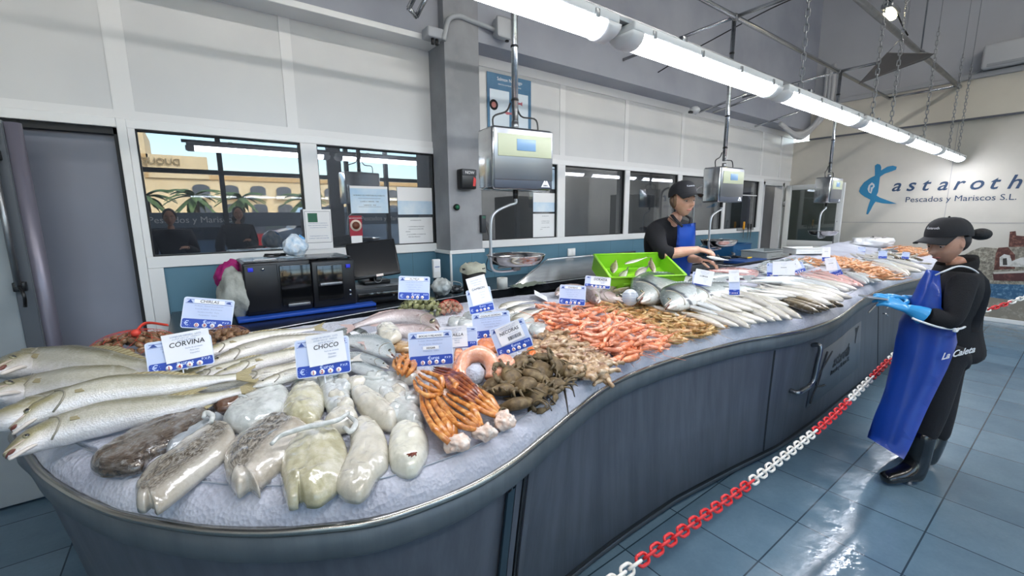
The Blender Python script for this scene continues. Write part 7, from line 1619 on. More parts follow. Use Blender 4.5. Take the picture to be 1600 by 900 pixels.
# jacket, vest, collar
Jj = dict(J); Jj['pelvis'] = (w1(1482, 548), (.135, .155)); Jj['hem'] = (w1(1479, 566), (.115, .14)); Jj['wrN'] = (w1(1446, 491, .145), .038); Jj['wrF'] = (w1(1440, 478, -.08), .036)
Jk = sc_j(Jj, ['hem', 'pelvis', 'waist', 'chest', 'neck', 'shN', 'elN', 'wrN', 'shF', 'elF', 'wrF'], 1.14, .012); Jk['neck'] = (Jk['neck'][0], (.082, .082))
jk = skin_object('jacket', Jk, [('hem', 'pelvis')]+[e for e in E_ if e[0] in Jk and e[1] in Jk], 'chest', m=M_cloth); jk.parent = wm
vr = [((1487, 510), .108, .150), ((1490, 490), .122, .160), ((1494, 468), .136, .168), ((1498, 450), .138, .168), ((1502, 434), .118, .145), ((1503, 422), .088, .100), ((1503, 415), .060, .065)]
bm = NB(); rows_ = [[bm.verts.new(w1(*c)+Rt*math.cos(a)*rx*(.66 if math.cos(a) > 0 else .62)+Hd*math.sin(a)*ry*.90) for a in [2*PI*k/32 for k in range(32)]] for c, rx, ry in vr]
for a, b in zip(rows_, rows_[1:]):
    for k in range(32): bm.faces.new((a[k], a[(k+1) % 32], b[(k+1) % 32], b[k]))
bmesh.ops.solidify(bm, geom=bm.faces[:], thickness=.006); obj('vest', bm, M_vest, wm)
bm = NB(); cs = [w1(1489, 427), w1(1493, 418), w1(1494, 411)]; rg = []
for c, r in zip(cs, (.092, .086, .080)): rg.append((c, r))
rows_ = [[bm.verts.new(c+Vector((0, 0, .018))+(-Rt)*math.cos(a)*r*1.15+Hd*math.sin(a)*r+Vector((0, 0, -.030*math.cos(a)))) for a in [2*PI*k/26 for k in range(26)]] for c, r in rg]+[[bm.verts.new(cs[-1]+(-Rt)*math.cos(a)*.070*1.15+Hd*math.sin(a)*.070+Vector((0, 0, -.030*math.cos(a)-.004))) for a in [2*PI*k/26 for k in range(26)]]]+[[bm.verts.new(cs[0]+(-Rt)*math.cos(a)*.065+Hd*math.sin(a)*.06+Vector((0, 0, -.0))) for a in [2*PI*k/26 for k in range(26)]]]
for a, b in zip(rows_, rows_[1:]):
    for k in range(26): bm.faces.new((a[k], a[(k+1) % 26], b[(k+1) % 26], b[k]))
obj('collar', bm, mat('collar_fleece', '#0b0b0e', .95, bump=.5, bs=220), wm)
# trousers and boots
Jt = sc_j(J, ['pelvis', 'hpN', 'knN', 'hpF', 'knF'], 1.02, .006); Jt['anN'] = (w1(1440, 690, .085), .062); Jt['anF'] = (w1(1462, 690, -.085), .062); Jt['knN'] = (w1(1455, 640, .085), .085); Jt['knF'] = (w1(1468, 640, -.085), .085)
skin_object('trousers', Jt, [('pelvis', 'hpN'), ('hpN', 'knN'), ('knN', 'anN'), ('pelvis', 'hpF'), ('hpF', 'knF'), ('knF', 'anF')], 'pelvis', m=M_trs).parent = wm
for s, (a, b, c, off) in enumerate((((1443, 668), (1432, 728), (1382, 722), .085), ((1465, 665), (1452, 716), (1420, 712), -.09))):
    top = w1(*a, off); an = w1(*b, off); an.z = .075; toe = w1(*c, off+.02); toe.z = .040; heel = an+Rt*.035; heel.z = .04; mid = an.lerp(toe, .5); mid.z = .055
    J2 = {'t': (top, .070), 'm': (top.lerp(an, .5), .062), 'a': (an, .056), 'h': (heel, .038), 'i': (mid, (.050, .044)), 'o': (toe, (.044, .034))}
    skin_object('boot', J2, [('t', 'm'), ('m', 'a'), ('a', 'h'), ('a', 'i'), ('i', 'o')], 'a', m=M_boot).parent = wm
# apron: bib and skirt as one curved sheet wrapped round the front of the body
def sheet(rows, m, par, name, th=.004):
    bm = NB(); A = [[bm.verts.new(p) for p in r] for r in rows]
    for a, b in zip(A, A[1:]):
        for k in range(len(a)-1): bm.faces.new((a[k], a[k+1], b[k+1], b[k]))
    r = bmesh.ops.solidify(bm, geom=bm.faces[:], thickness=th); return obj(name, bm, m, par)
def wrap(left, right, bulge, n=12, offL=.16, offR=.16, y=None):
    """one row of the apron: from the far side round the front (image left) to the near side edge (image right)"""
    F = w1(*left, .0); N_ = w1(*right, offR); Q = w1(right[0], right[1], -offL); out = []
    for k in range(n+1):
        a = PI*(k/n)-PI/2; cx = (N_+Q)/2; ax = F-cx; out.append(cx+ax*max(0, math.cos(a))**.8+(N_-Q)*.5*math.sin(a))
    return out
ap = [wrap((1447, 421), (1470, 424), 0, offL=.07, offR=.09), wrap((1434, 445), (1470, 450), 0, offL=.12, offR=.13), wrap((1420, 475), (1470, 480), 0, offL=.14, offR=.15), wrap((1404, 503), (1494, 508), 0, offL=.15, offR=.15),
      wrap((1399, 530), (1496, 535), 0, offL=.16, offR=.16), wrap((1394, 565), (1480, 575), 0, offL=.17, offR=.17), wrap((1383, 605), (1462, 615), 0, offL=.18, offR=.18), wrap((1368, 645), (1440, 660), 0, offL=.19, offR=.19), wrap((1355, 683), (1412, 718), 0, offL=.2, offR=.2)]
rr = []
for a, b in zip(ap, ap[1:]):
    for f in (0, .25, .5, .75): rr.append([p.lerp(q, f)+(-Rt)*.004*math.sin(i*1.7+len(rr)*.5) for i, (p, q) in enumerate(zip(a, b))])
rr.append(ap[-1]); sheet(rr, M_apron, wm, 'apron')
bm = NB(); tube(bm, smooth_pts([w1(1425, 497, .16), w1(1440, 503, .19), w1(1470, 512, .21), w1(1498, 514, .17), w1(1512, 508, .10)], 24), .006, 6); tube(bm, smooth_pts([w1(1498, 513, .175), w1(1494, 518, .19), w1(1490, 517, .2)], 8), .006, 6); obj('apron_string', bm, M_strap, wm)
bm = NB(); tube(bm, smooth_pts([w1(1462, 430, .10), w1(1475, 424, .14), w1(1500, 416, .13), w1(1525, 424, .11), w1(1537, 442, .09)], 24), .005, 6); obj('vest_piping', bm, M_strap, wm)
bm = NB(); P = [w1(1537, 455, .075), w1(1536, 465, .09), w1(1530, 474, .10), w1(1524, 477, .11)]; tube(bm, smooth_pts(P, 12), [.004, .006, .009, .012, .013, .012, .011, .009, .007, .005, .004, .003], 6, flat=.5); obj('vest_print', bm, mat('vest_print', '#3b8ad0', .5), wm)
bm = NB(); fr_ = frame(Rt, 0, 0); 
text_bm(bm, 'La Caleta', .052, Matrix.Translation(w1(1497, 556, .185)) @ Matrix((Rt*.9+Vector((0, 0, .22)), Vector((0, 0, 1)), -Hd)).transposed().to_4x4(), .001, bold=.02, shear=.3, align='CENTER'); obj('hem_lettering', bm, M_strap, wm, smooth=False)
# gloves holding the phone
ph = w1(1368, 465, .05)
wn_ = w1(1418, 483, .11); dn_ = (w1(1388, 470, .07)-wn_)
gl = [hand_bm(wn_, dn_, Vector((0, 0, 1))*.8-Hd*.6, -1, curl=.35, s=1.08, thumb=.3)]; b2 = NB(); tube(b2, smooth_pts([w1(1444, 494, .15), w1(1430, 487, .13), wn_], 10), [.052, .050, .047, .043, .040, .036, .033, .031, .030, .028], 14); gl.append(b2); remesh(gl, 'glove', .004, M_glove, wm)
wf_ = w1(1412, 468, -.02); df_ = (w1(1388, 461, .0)-wf_)
gl = [hand_bm(wf_, df_, Vector((0, 0, 1)), 1, curl=.4, s=1.05, thumb=.2)]; b2 = NB(); tube(b2, smooth_pts([w1(1432, 474, -.07), w1(1424, 470, -.05), wf_], 8), [.045, .042, .04, .036, .033, .031, .029, .028], 12); gl.append(b2); remesh(gl, 'glove', .004, M_glove, wm)
loc_children(wm)
pt = thing('phone', 'thin grey phone held in the blue gloves of the woman at right', 'phone', ph); Mx = Matrix((-Rt*.97+Vector((0, 0, .12)), Hd, Vector((0, 0, 1)))).transposed().to_4x4()
pbox('casing', -.045, .075, -.037, .037, -.005, .004, mat('phone_grey', '#9ea3a8', .3), pt, .003, M=Mx); pbox('screen', -.042, .072, -.034, .034, .0042, .005, mat('phone_screen', '#4c555e', .1), pt, 0, M=Mx)

# ---- the woman behind the counter, leaning over the fish
def w2(px, py, d): return atd(px, py, d)
B2 = Vector((3.55, 2.62, .22)); wo = thing('person', 'woman behind the counter in black cap, black shirt and blue apron, cleaning fish', 'person', B2)
f2 = (Rt*.30-Hd*.95).normalized(); s2_ = Vector((0, 0, 1)).cross(f2)          # s2_: her left
HC2 = w2(1067, 313, 3.45); hM2 = frame(f2, .10, .06, HC2)
J = {'pelvis': (w2(1035, 440, 3.85), (.14, .17)), 'waist': (w2(1036, 412, 3.80), (.13, .165)), 'chest': (w2(1040, 372, 3.68), (.125, .18)), 'neck': (w2(1052, 345, 3.58), .065), 'neck2': (w2(1062, 332, 3.50), .056),
     'shR': (w2(1020, 360, 3.62), .075), 'elR': (w2(1036, 398, 3.42), .058), 'wrR': (w2(1092, 390, 3.42), .031), 'shL': (w2(1072, 358, 3.72), .068), 'elL': (w2(1064, 400, 3.66), .05), 'wrL': (w2(1094, 407, 3.50), .030),
     'hpR': (Vector((3.50, 2.66, .98)), .10), 'knR': (Vector((3.48, 2.70, .62)), .07), 'anR': (Vector((3.48, 2.76, .30)), .045), 'hpL': (Vector((3.68, 2.60, .98)), .10), 'knL': (Vector((3.70, 2.66, .62)), .07), 'anL': (Vector((3.70, 2.72, .30)), .045)}
E2 = [('pelvis', 'waist'), ('waist', 'chest'), ('chest', 'neck'), ('neck', 'neck2'), ('chest', 'shR'), ('shR', 'elR'), ('elR', 'wrR'), ('chest', 'shL'), ('shL', 'elL'), ('elL', 'wrL'), ('pelvis', 'hpR'), ('hpR', 'knR'), ('knR', 'anR'), ('pelvis', 'hpL'), ('hpL', 'knL'), ('knL', 'anL')]
bd = skin_object('bd', {n: (v[0], v[1]) for n, v in {**sc_j(J, list(J), .74), **{q: J[q] for q in ('wrR', 'wrL', 'neck2')}}.items()}, E2, 'pelvis')
wr, wl = J['wrR'][0], J['wrL'][0]
hr = hand_bm(wr, w2(1112, 394, 3.40)-wr, Vector((0, 0, 1))*.9+f2*.3, 1, curl=.75, s=1.0, thumb=.6); hl = hand_bm(wl, w2(1112, 410, 3.45)-wl, Vector((0, 0, 1)), -1, curl=.5, s=1.0, thumb=.4)
b2 = NB(); tube(b2, [J['elR'][0], J['elR'][0].lerp(wr, .5), wr], [.044, .043, .028], 14); b3 = NB(); tube(b3, [J['elL'][0], J['elL'][0].lerp(wl, .5), wl], [.042, .040, .027], 14)
remesh([bd, head_bm(hM2, 1.06), hr, hl, b2, b3], 'body', .004, M_skin2, wo); face_bits(hM2, wo, 1.06); cap(hM2 @ Matrix.Translation((-.004, 0, .012)) @ Matrix.Rotation(-.16, 4, 'Y'), wo, 1.08, 'Kastaroth')
bm = NB(); ball(bm, (-.030, 0, .000), (.074, .080, .078), 3); ball(bm, (.004, .074, .0), (.02, .012, .05), 2); ball(bm, (.004, -.074, .0), (.02, .012, .05), 2); [setattr(v, 'co', hM2 @ (v.co*1.06)) for v in bm.verts]; obj('hair', bm, M_hairb, wo)
Jk = sc_j(J, ['pelvis', 'waist', 'chest', 'neck', 'shR', 'elR', 'shL', 'elL'], 1.03, .010); Jk['neck'] = (Jk['neck'][0], (.075, .075)); Jk['cR'] = (J['elR'][0].lerp(wr, .38), .062); Jk['cL'] = (J['elL'][0].lerp(wl, .2), .058)
skin_object('shirt', Jk, [e for e in E2 if e[0] in Jk and e[1] in Jk]+[('elR', 'cR'), ('elL', 'cL')], 'chest', m=M_cloth).parent = wo
bm = NB()
for sg_, a in ((1, .5), (-1, -.5)):
    P = [hM2 @ Vector((-.05, sg_*.055, -.12)), hM2 @ Vector((.02, sg_*.07, -.15)), hM2 @ Vector((.065, sg_*.035, -.20))]; tube(bm, smooth_pts(P, 10), [.016]*10, 8, flat=.5)
obj('shirt_collar', bm, M_cloth, wo)
Jt = sc_j(J, ['pelvis', 'hpR', 'knR', 'anR', 'hpL', 'knL', 'anL'], 1.05, .008); skin_object('trousers', Jt, [e for e in E2 if e[0] in Jt and e[1] in Jt], 'pelvis', m=M_trs).parent = wo
for sd_ in ('anR', 'anL'):
    a = J[sd_][0]; an = Vector((a.x, a.y, .29)); toe = an+f2*.16; toe.z = .262; skin_object('boot', {'a': (Vector((a.x, a.y, .5)), .062), 'b': (an, .052), 'c': (toe, (.044, .034))}, [('a', 'b'), ('b', 'c')], 'b', m=M_boot).parent = wo
def row2(l, r, dl, dr, bul, n=8): 
    A, B = w2(*l, dl), w2(*r, dr); return [A.lerp(B, k/n)+f2*bul*math.sin(PI*k/n)-Hd*.0 for k in range(n+1)]
rr = [row2((1058, 351), (1087, 348), 3.44, 3.46, .02), row2((1058, 370), (1087, 368), 3.44, 3.48, .03), row2((1056, 388), (1086, 386), 3.46, 3.52, .04), row2((1032, 402), (1084, 400), 3.58, 3.60, .05), row2((1024, 430), (1078, 432), 3.62, 3.64, .06), row2((1020, 470), (1078, 480), 3.66, 3.68, .06)]
r2 = []
for a, b in zip(rr, rr[1:]):
    for f in (0, .33, .66): r2.append([p.lerp(q, f) for p, q in zip(a, b)])
r2.append(rr[-1]); sheet(r2, M_apl, wo, 'apron')
bm = NB(); tube(bm, smooth_pts([w2(1060, 352, 3.44), w2(1050, 343, 3.47), w2(1043, 338, 3.55)], 8), .007, 6, flat=.4); obj('apron_strap', bm, M_cloth, wo)
loc_children(wo)
t = thing('fish_being_cleaned', 'small bluish pink fish held in the bare hands of the woman behind the counter', 'fish', w2(1120, 404, 3.38)); build_fish(t, 'slim', 0, MF['silver'], [Vector((-.10, .03, .02)), Vector((0, 0, .0)), Vector((.12, -.04, -.02))], 1, .5)
t = thing('knife', 'thin filleting knife pointing right below the hands of the woman behind the counter', 'knife', w2(1125, 412, 3.40))
a = w2(1098, 409, 3.44)-t.location; b = w2(1120, 413, 3.42)-t.location; c = w2(1155, 417, 3.42)-t.location; bm = NB(); tube(bm, [a, b], .011, 8, flat=.6); obj('handle', bm, M_black, t); bm = NB(); tube(bm, [b, b.lerp(c, .6), c], [.011, .010, .001], 6, flat=.14); obj('blade', bm, M_steel, t)

# ---- two people behind the camera, seen only as dark figures in the window glass
def bystander(x, y, hgt, label, lean=0, hair=False):
    t = thing('person', label, 'person', (x, y, 0)); k = hgt/1.72; B = Vector((x, y, 0)); fy = Vector((0, 1, 0)); md = mat('dark_coat', '#2b2c33', .85)
    J = {'pelvis': (B+Vector((0, 0, .95))*k, (.12, .16)), 'chest': (B+Vector((lean*.5, .02, 1.25))*k, (.12, .18)), 'neck': (B+Vector((lean*.8, .03, 1.46))*k, .06), 'neck2': (B+Vector((lean, .04, 1.53))*k, .055), 'shL': (B+Vector((.19+lean*.7, .0, 1.38))*k, .06), 'elL': (B+Vector((.25, .05, 1.10))*k, .05), 'wrL': (B+Vector((.16, .22, 1.20))*k, .035), 'shR': (B+Vector((-.19+lean*.7, .0, 1.38))*k, .06), 'elR': (B+Vector((-.25, .05, 1.10))*k, .05), 'wrR': (B+Vector((-.2, .08, .88))*k, .035),
         'hpL': (B+Vector((.09, 0, .88))*k, .09), 'knL': (B+Vector((.1, .01, .48))*k, .06), 'anL': (B+Vector((.1, 0, .07))*k, .05), 'hpR': (B+Vector((-.09, 0, .88))*k, .09), 'knR': (B+Vector((-.1, .01, .48))*k, .06), 'anR': (B+Vector((-.1, 0, .07))*k, .05)}
    Ex = [('pelvis', 'chest'), ('chest', 'neck'), ('neck', 'neck2'), ('chest', 'shL'), ('shL', 'elL'), ('elL', 'wrL'), ('chest', 'shR'), ('shR', 'elR'), ('elR', 'wrR'), ('pelvis', 'hpL'), ('hpL', 'knL'), ('knL', 'anL'), ('pelvis', 'hpR'), ('hpR', 'knR'), ('knR', 'anR')]
    b = skin_object('bd', {**sc_j(J, list(J), .62), **{q: J[q] for q in ('neck2', 'wrL', 'wrR')}}, Ex, 'pelvis'); M = frame((0, 1, 0), .1, 0, B+Vector((lean*1.15, .06, 1.62))*k)
    hs = [hand_bm(J['wrL'][0], Vector((-.3, 1, .2)), Vector((0, 0, 1)), 1, .4), hand_bm(J['wrR'][0], Vector((0, .2, -1)), Vector((-1, 0, 0)), 1, .3)]
    remesh([b, head_bm(M, .97)]+hs, 'body', .009, M_skin, t); face_bits(M, t, .97)
    skin_object('coat', sc_j(J, ['pelvis', 'chest', 'neck', 'shL', 'elL', 'wrL', 'shR', 'elR', 'wrR'], 1.15, .02), [e for e in Ex if 'hp' not in e[1] and 'kn' not in e[1] and 'an' not in e[1] and e[1] != 'neck2'], 'pelvis', m=md).parent = t
    skin_object('trousers', sc_j(J, ['pelvis', 'hpL', 'knL', 'anL', 'hpR', 'knR', 'anR'], 1.08, .006), [e for e in Ex if e[1][:2] in ('hp', 'kn', 'an')], 'pelvis', m=M_trs).parent = t
    bm = NB(); ball(bm, (-.02, 0, .02), (.092, .085, .112), 3)
    if hair: ball(bm, (-.045, 0, -.08), (.06, .10, .12), 3)
    [setattr(v, 'co', M @ v.co) for v in bm.verts]; obj('hair', bm, M_hair, t); loc_children(t)
bystander(-.22, -.52, 1.74, 'photographer in a dark coat behind the camera, a dark silhouette in the left window', 0)
bystander(.62, -1.35, 1.80, 'second visitor in a dark coat, the taller leaning silhouette in the left window', .05, True)

# ------------------------------------------------------------------ barrier chain of red and white plastic links
t = thing('plastic_chain', 'red and white plastic barrier chain sagging along the customer side of the counter', 'chain', (0, 0, 0))
cpx = [(948, 915), (985, 888), (1080, 820), (1175, 752), (1290, 660), (1350, 602), (1396, 556), (1425, 525)]
cp = smooth_pts([atv(x, y, .74-.0*i) for i, (x, y) in enumerate(cpx)], 400); M_cr_, M_cw_ = mat('chain_red', '#d3262b', .38, coat=.2), mat('chain_white', '#e6e3dc', .4, coat=.2)
def link_mesh(L, W, r):
    bm = NB(); P = []
    for k in range(18):
        a = 2*PI*k/18; cx = (L/2-W/2)*(1 if math.cos(a) > 0 else -1); P.append((cx+W/2*math.cos(a), W/2*math.sin(a), 0))
    tube(bm, P, r, 8, closed=True); return bm
def plastic_chain(root, path, L, segs, skip=0):
    acc = [0]
    for a, b in zip(path, path[1:]): acc.append(acc[-1]+(b-a).length)
    pitch = L*.735; N = int(acc[-1]/pitch); me = {}
    for i in range(N):
        s = (i+.5)*pitch; k = next(j for j in range(1, len(acc)) if acc[j] >= s); p = path[k-1].lerp(path[k], (s-acc[k-1])/(acc[k]-acc[k-1])); d = (path[k]-path[k-1]).normalized(); px = proj(p)[0]
        col_ = 'white'
        for x0, x1 in segs:
            if x0 <= px <= x1: col_ = 'red'
        if col_ not in me: o = obj('link', link_mesh(L, L*.62, L*.105), M_cr_ if col_ == 'red' else M_cw_, root); me[col_] = o.data
        else: o = bpy.data.objects.new('link', me[col_]); C.objects.link(o); o.parent = root
        o.rotation_mode = 'QUATERNION'; o.rotation_quaternion = d.to_track_quat('X', 'Z') @ Quaternion((1, 0, 0), PI/2*(i % 2)+.6); o.location = p-root.location
plastic_chain(t, cp, .052, [(1003, 1174), (1274, 1327), (1363, 1390)])
t2 = thing('plastic_chain', 'red and white plastic barrier chain behind the woman with the phone, at right edge', 'chain', (0, 0, 0))
a = atd(1500, 497, 3.6); b = atd(1660, 440, 3.6); mid = a.lerp(b, .5)-Vector((0, 0, .02)); plastic_chain(t2, smooth_pts([a, mid, b], 60), .05, [(1546, 1578)])
pst = thing('barrier_post', 'small hook eye on the counter front where the barrier chain hangs', 'hook', on_front(5.55, z=.62, off=.0)); bm = NB(); tube(bm, [(0, 0, 0), (0, -.03, 0)], .006, 6); P = [(.014*math.cos(k*PI/5), -.04+0*k, .014*math.sin(k*PI/5)-.012) for k in range(10)]; tube(bm, P, .003, 6, closed=True); obj('eye', bm, M_steel, pst)

# ------------------------------------------------------------------ cash machines on the worktop
M_bk = mat('machine_black', '#14151a', .35, bump=.02, bs=60); M_bk2 = mat('machine_gloss', '#0a0b0e', .12, coat=.5); M_blue = mat('slab_blue', '#1f4fb0', .4)
tag(sbx := obj('cutting_board', (lambda bm: (box(bm, .17, 1.0, 2.965, 3.50, 1.001, 1.026, .006), bm)[1])(NB()), M_blue), 'bright blue board under the black cash machines', 'board')
cmn = thing('cash_machine', 'large black coin and note machine with two blue badges on the blue board', 'cash machine', (.55, 3.02, 1.027))
pbox('coin_unit', -.325, .05, 0, .42, 0, .325, M_bk, cmn, .010); pbox('note_unit', .055, .33, -.01, .40, 0, .31, M_bk, cmn, .010)
pbox('coin_front', -.13, .05, -.014, 0, .04, .30, M_bk2, cmn, .004); pbox('note_front', .085, .245, -.024, -.010, .05, .285, M_bk2, cmn, .004)
pbox('left_door', -.318, -.14, -.008, 0, .02, .31, M_bk, cmn, .004); pbox('coin_tray', -.10, .03, -.03, -.014, .035, .055, M_tubes, cmn, .004); pbox('note_slot', .095, .235, -.045, -.024, .15, .17, M_tubes, cmn, .004); pbox('top_plate', -.31, .32, .03, .38, .325, .331, mat('smoked_plate', '#5a5e63', .25, .4), cmn, .002)
for x, z in ((-.285, .285), (.285, .268)): pbox('blue_badge', x-.014, x+.014, -.02 if x > 0 else -.012, -.008, z-.012, z+.012, mat('badge_blue', '#2a35d8', .4), cmn, .001)
for x, z in ((-.22, .285), (.29, .10), (.29, .07)):
    bm = NB(); tube(bm, [(x, -.010, z), (x, -.016, z)], .009, 12); obj('lock', bm, M_steel, cmn)
def cloth_bag(label, px, py, z, r, m, seed, name='plastic_bag', v=3.08, cat='bag', sq=(1, .7, 1)):
    c = atv(px, py, v); c = Vector((c.x, v, z)); bm = NB(); ball(bm, (0, 0, 0), 1, 4)
    for q in bm.verts:
        n = q.co.normalized(); k = 1+.22*noise.noise(n*2+Vector((seed, 0, 0)))+.10*abs(noise.noise(Vector((math.atan2(n.y, n.x)*3, n.z*1.2, seed))))*2+.06*noise.noise(n*9); q.co = Vector((n.x*r*sq[0]*k*(1-.25*max(0, n.z)), n.y*r*sq[1]*k, (n.z*r*sq[2]*k)))
    zm = min(q.co.z for q in bm.verts)
    for q in bm.verts: q.co.z -= zm
    return tag(obj(name, bm, m, loc=c), label, cat)
cloth_bag('crumpled magenta bag behind the grey cloth bag, left of the cash machine', 366, 445, 1.14, .10, mat('magenta_bag', '#b01e74', .45, var='#8e1460', vs=20, bump=.4, bs=30), 1, v=3.30)
cloth_bag('pale grey crumpled bag leaning on the left side of the black cash machine', 370, 470, 1.002, .135, mat('grey_bag', '#a9aca6', .7, var='#94978f', vs=14, bump=.5, bs=40), 2, v=3.10, sq=(.72, .7, 1.05))
cloth_bag('clear bluish bag full of white papers on top of the cash machine', 463, 400, 1.36, .072, mat('blue_clear_bag', '#a9c6de', .2, var='#e2e8ee', vs=26, bump=.6, bs=50, coat=.5), 4, v=3.20)
sbg = atv(466, 382, 3.2); bm = NB(); tube(bm, [(0, 0, 0), (.01, 0, .03), (.03, 0, .05)], [.02, .012, .026], 9); tag(obj('bag_knot', bm, mat('bag_knot_blue', '#5d9fd6', .3), loc=sbg), 'twisted blue neck of the clear bag on the cash machine', 'bag neck')
t = thing('webcam', 'small black clip camera on top of the cash machine', 'webcam', atv(503, 410, 3.14)); pbox('head', -.035, .035, -.02, .02, .0, .03, M_black, t, .008); pbox('foot', -.015, .015, -.015, .02, -.022, .0, M_black, t, .004)
cab = atv(432, 415, 3.2); cab.z = 1.362; bm = NB(); rr = random.Random(2)
P = [Vector((rr.uniform(-.07, .07), rr.uniform(-.03, .03), .008+rr.uniform(0, .022))) for _ in range(10)]; tube(bm, smooth_pts(P, 60), .005, 6); tag(obj('cable_coil', bm, M_black, loc=cab), 'tangle of black cable on the cash machine', 'cable')
bm = NB(); prism(bm, [(-.07, -.03), (.06, -.04), (.07, .02), (-.05, .03)], 0, .002); tag(obj('receipt', bm, M_paper, smooth=False, loc=Vector((.36, 3.14, 1.3595)), rot=(0, 0, .2)), 'white receipt lying on the left end of the cash machine', 'receipt')
# screen, cash drawer
bk = [(537, 380), (612, 376), (630, 425), (551, 437)]
n = Vector((-.28, -.86, .42)).normalized(); p0 = atv(583, 405, 3.16); Q = [atplane(x, y, p0, n) for x, y in bk]
X = (Q[2]-Q[3]).normalized(); Y = n.cross(X).normalized(); w = (Q[2]-Q[3]).length*.98; h = (Q[0]-Q[3]).dot(Y); c = sum(Q, Vector())/4
t = thing('touch_screen', 'black tilted till screen on the back worktop', 'till screen', c); t.rotation_mode = 'QUATERNION'; t.rotation_quaternion = Matrix((X, Y, n)).transposed().to_quaternion()
pbox('bezel', -w/2, w/2, -h/2, h/2, -.02, 0, M_black, t, .010); pbox('screen', -w/2+.014, w/2-.014, -h/2+.022, h/2-.014, 0, .0015, mat('screen_off', '#1e2023', .12, coat=.4), t, 0); pbox('sticker', -.0, .05, -h/2+.002, -h/2+.020, .0005, .002, mat('sticker_pale', '#e6d8cf', .5), t)
pbox('rear_housing', -w*.32, w*.32, -h*.3, h*.25, -.07, -.02, M_black, t, .012)
st = thing('screen_stand', 'black round base with cable under the tilted till screen', 'stand', (c.x+.02, 3.22, 1.125)); pbox('foot', -.10, .10, -.07, .10, 0, .03, M_black, st, .01); bm = NB(); tube(bm, [(0, .04, .02), (0, .02, max(.06, c.z-1.16))], .028, 12); obj('stem', bm, M_black, st); bm = NB(); P = [(.03*math.cos(k*PI/6), -.08, .045+.03*math.sin(k*PI/6)) for k in range(12)]; tube(bm, P, .003, 5, closed=True); obj('cable_loop', bm, M_tubes, st)
x0 = atv(562, 470, 3.05).x; x1 = atv(640, 462, 3.05).x
t = thing('till_box', 'black cash drawer with grey marbled top below the till screen', 'drawer', ((x0+x1)/2, 3.05, 1.001)); hw = (x1-x0)/2+.03; pbox('case', -hw, hw, 0, .34, 0, .118, M_bk, t, .006); pbox('drawer_front', -hw+.02, hw-.02, -.010, 0, .01, .085, M_bk2, t, .003); pbox('top_cover', -hw-.005, hw+.005, -.004, .34, .118, .123, mat('cover_grey', '#5f6468', .4, var='#3f4347', vs=14), t, .002); bm = NB(); tube(bm, [(.06, -.010, .05), (.06, -.016, .05)], .008, 10); obj('lock', bm, M_steel, t)
# receipt roll holder, plastic bags, bin, paper rolls
p = atv(677, 413, 3.40); t = thing('paper_dispenser', 'small white paper dispenser standing at the foot of the grey column', 'dispenser', (p.x, 3.36, 1.10)); pbox('case', -.035, .035, -.03, .0, .0, .16, M_wp, t, .006); pbox('paper', -.030, .030, -.034, -.03, .05, .15, M_paper, t); pbox('print', -.022, .022, -.0345, -.034, .09, .10, M_dim, t); pbox('foot', -.02, .02, -.03, .0, -.10, .0, M_black, t)
M_film = mat('clear_film', '#a4aaa8', .15, var='#c9cdca', vs=16, bump=.7, bs=30, coat=.6)
cloth_bag('roll of clear plastic bags right of the almeja card', 690, 462, 1.002, .085, M_film, 7, v=3.02, sq=(.9, .7, .8)); cloth_bag('dark object wrapped in clear film beside the clear bags', 714, 470, 1.002, .05, mat('dark_film', '#2c2f31', .2, coat=.5, bump=.5, bs=40), 9, v=3.0, sq=(1.2, .8, .7))
bm = NB(); c = atv(712, 446, 3.0); tube(bm, smooth_pts([(-.08, 0, .03), (-.02, 0, .035), (.05, 0, .01), (.045, 0, -.03), (-.02, 0, -.02), (-.08, 0, -.04)], 30), .006, 6, flat=.5); tag(obj('plastic_strap', bm, M_film, loc=c), 'loop of clear plastic strap hanging beside the bags', 'strap')
p = atv(738, 465, 3.10); t = thing('waste_bin', 'dark ribbed basket lined with a white bag, behind the nearest pan arm', 'bin', (p.x+.03, 3.12, 1.001)); bm = NB(); lathe(bm, [(.0, 0), (.085, 0), (.105, .19), (.098, .19), (.08, .01), (0, .01)], 40)
for v in bm.verts:
    r = math.hypot(v.co.x, v.co.y)
    if r > .07: a = math.atan2(v.co.y, v.co.x); k = 1+.018*math.cos(a*20); v.co.x *= k; v.co.y *= k
obj('basket', bm, mat('basket_dark', '#26221f', .6), t); bm = NB(); N = 30; R_ = [[bm.verts.new(((.108+.010*math.sin(5*a+j))*f*math.cos(a), (.108+.010*math.cos(4*a+j))*f*math.sin(a), z+.012*math.sin(3*a+j*2))) for a in [2*PI*k/N for k in range(N)]] for j, (f, z) in enumerate(((1.02, .15), (1.03, .185), (.9, .215), (.6, .222), (.25, .20)))]
for a, b in zip(R_, R_[1:]):
    for k in range(N): bm.faces.new((a[k], a[(k+1) % N], b[(k+1) % N], b[k]))
bm.faces.new(R_[-1]); obj('bin_liner', bm, mat('liner_cream', '#c9c8b4', .5, bump=.6, bs=30), t)
p = atz(788, 452, 1.0); t = thing('paper_roll', 'white paper roll standing on the worktop under the nearest pan', 'paper roll', (p.x, p.y+.03, 1.001)); bm = NB(); lathe(bm, [(.018, 0), (.046, 0), (.046, .095), (.018, .095), (.018, 0)], 28); obj('paper', bm, mat('roll_paper', '#dcdcd6', .8), t); bm = NB(); lathe(bm, [(.0175, .001), (.0175, .094), (.015, .094), (.015, .001)], 16); obj('core', bm, mat('cardboard', '#9b8868', .8), t)
bm = NB(); c = atz(825, 447, 1.0); n_ = 18; G = [[None]*10 for _ in range(n_)]
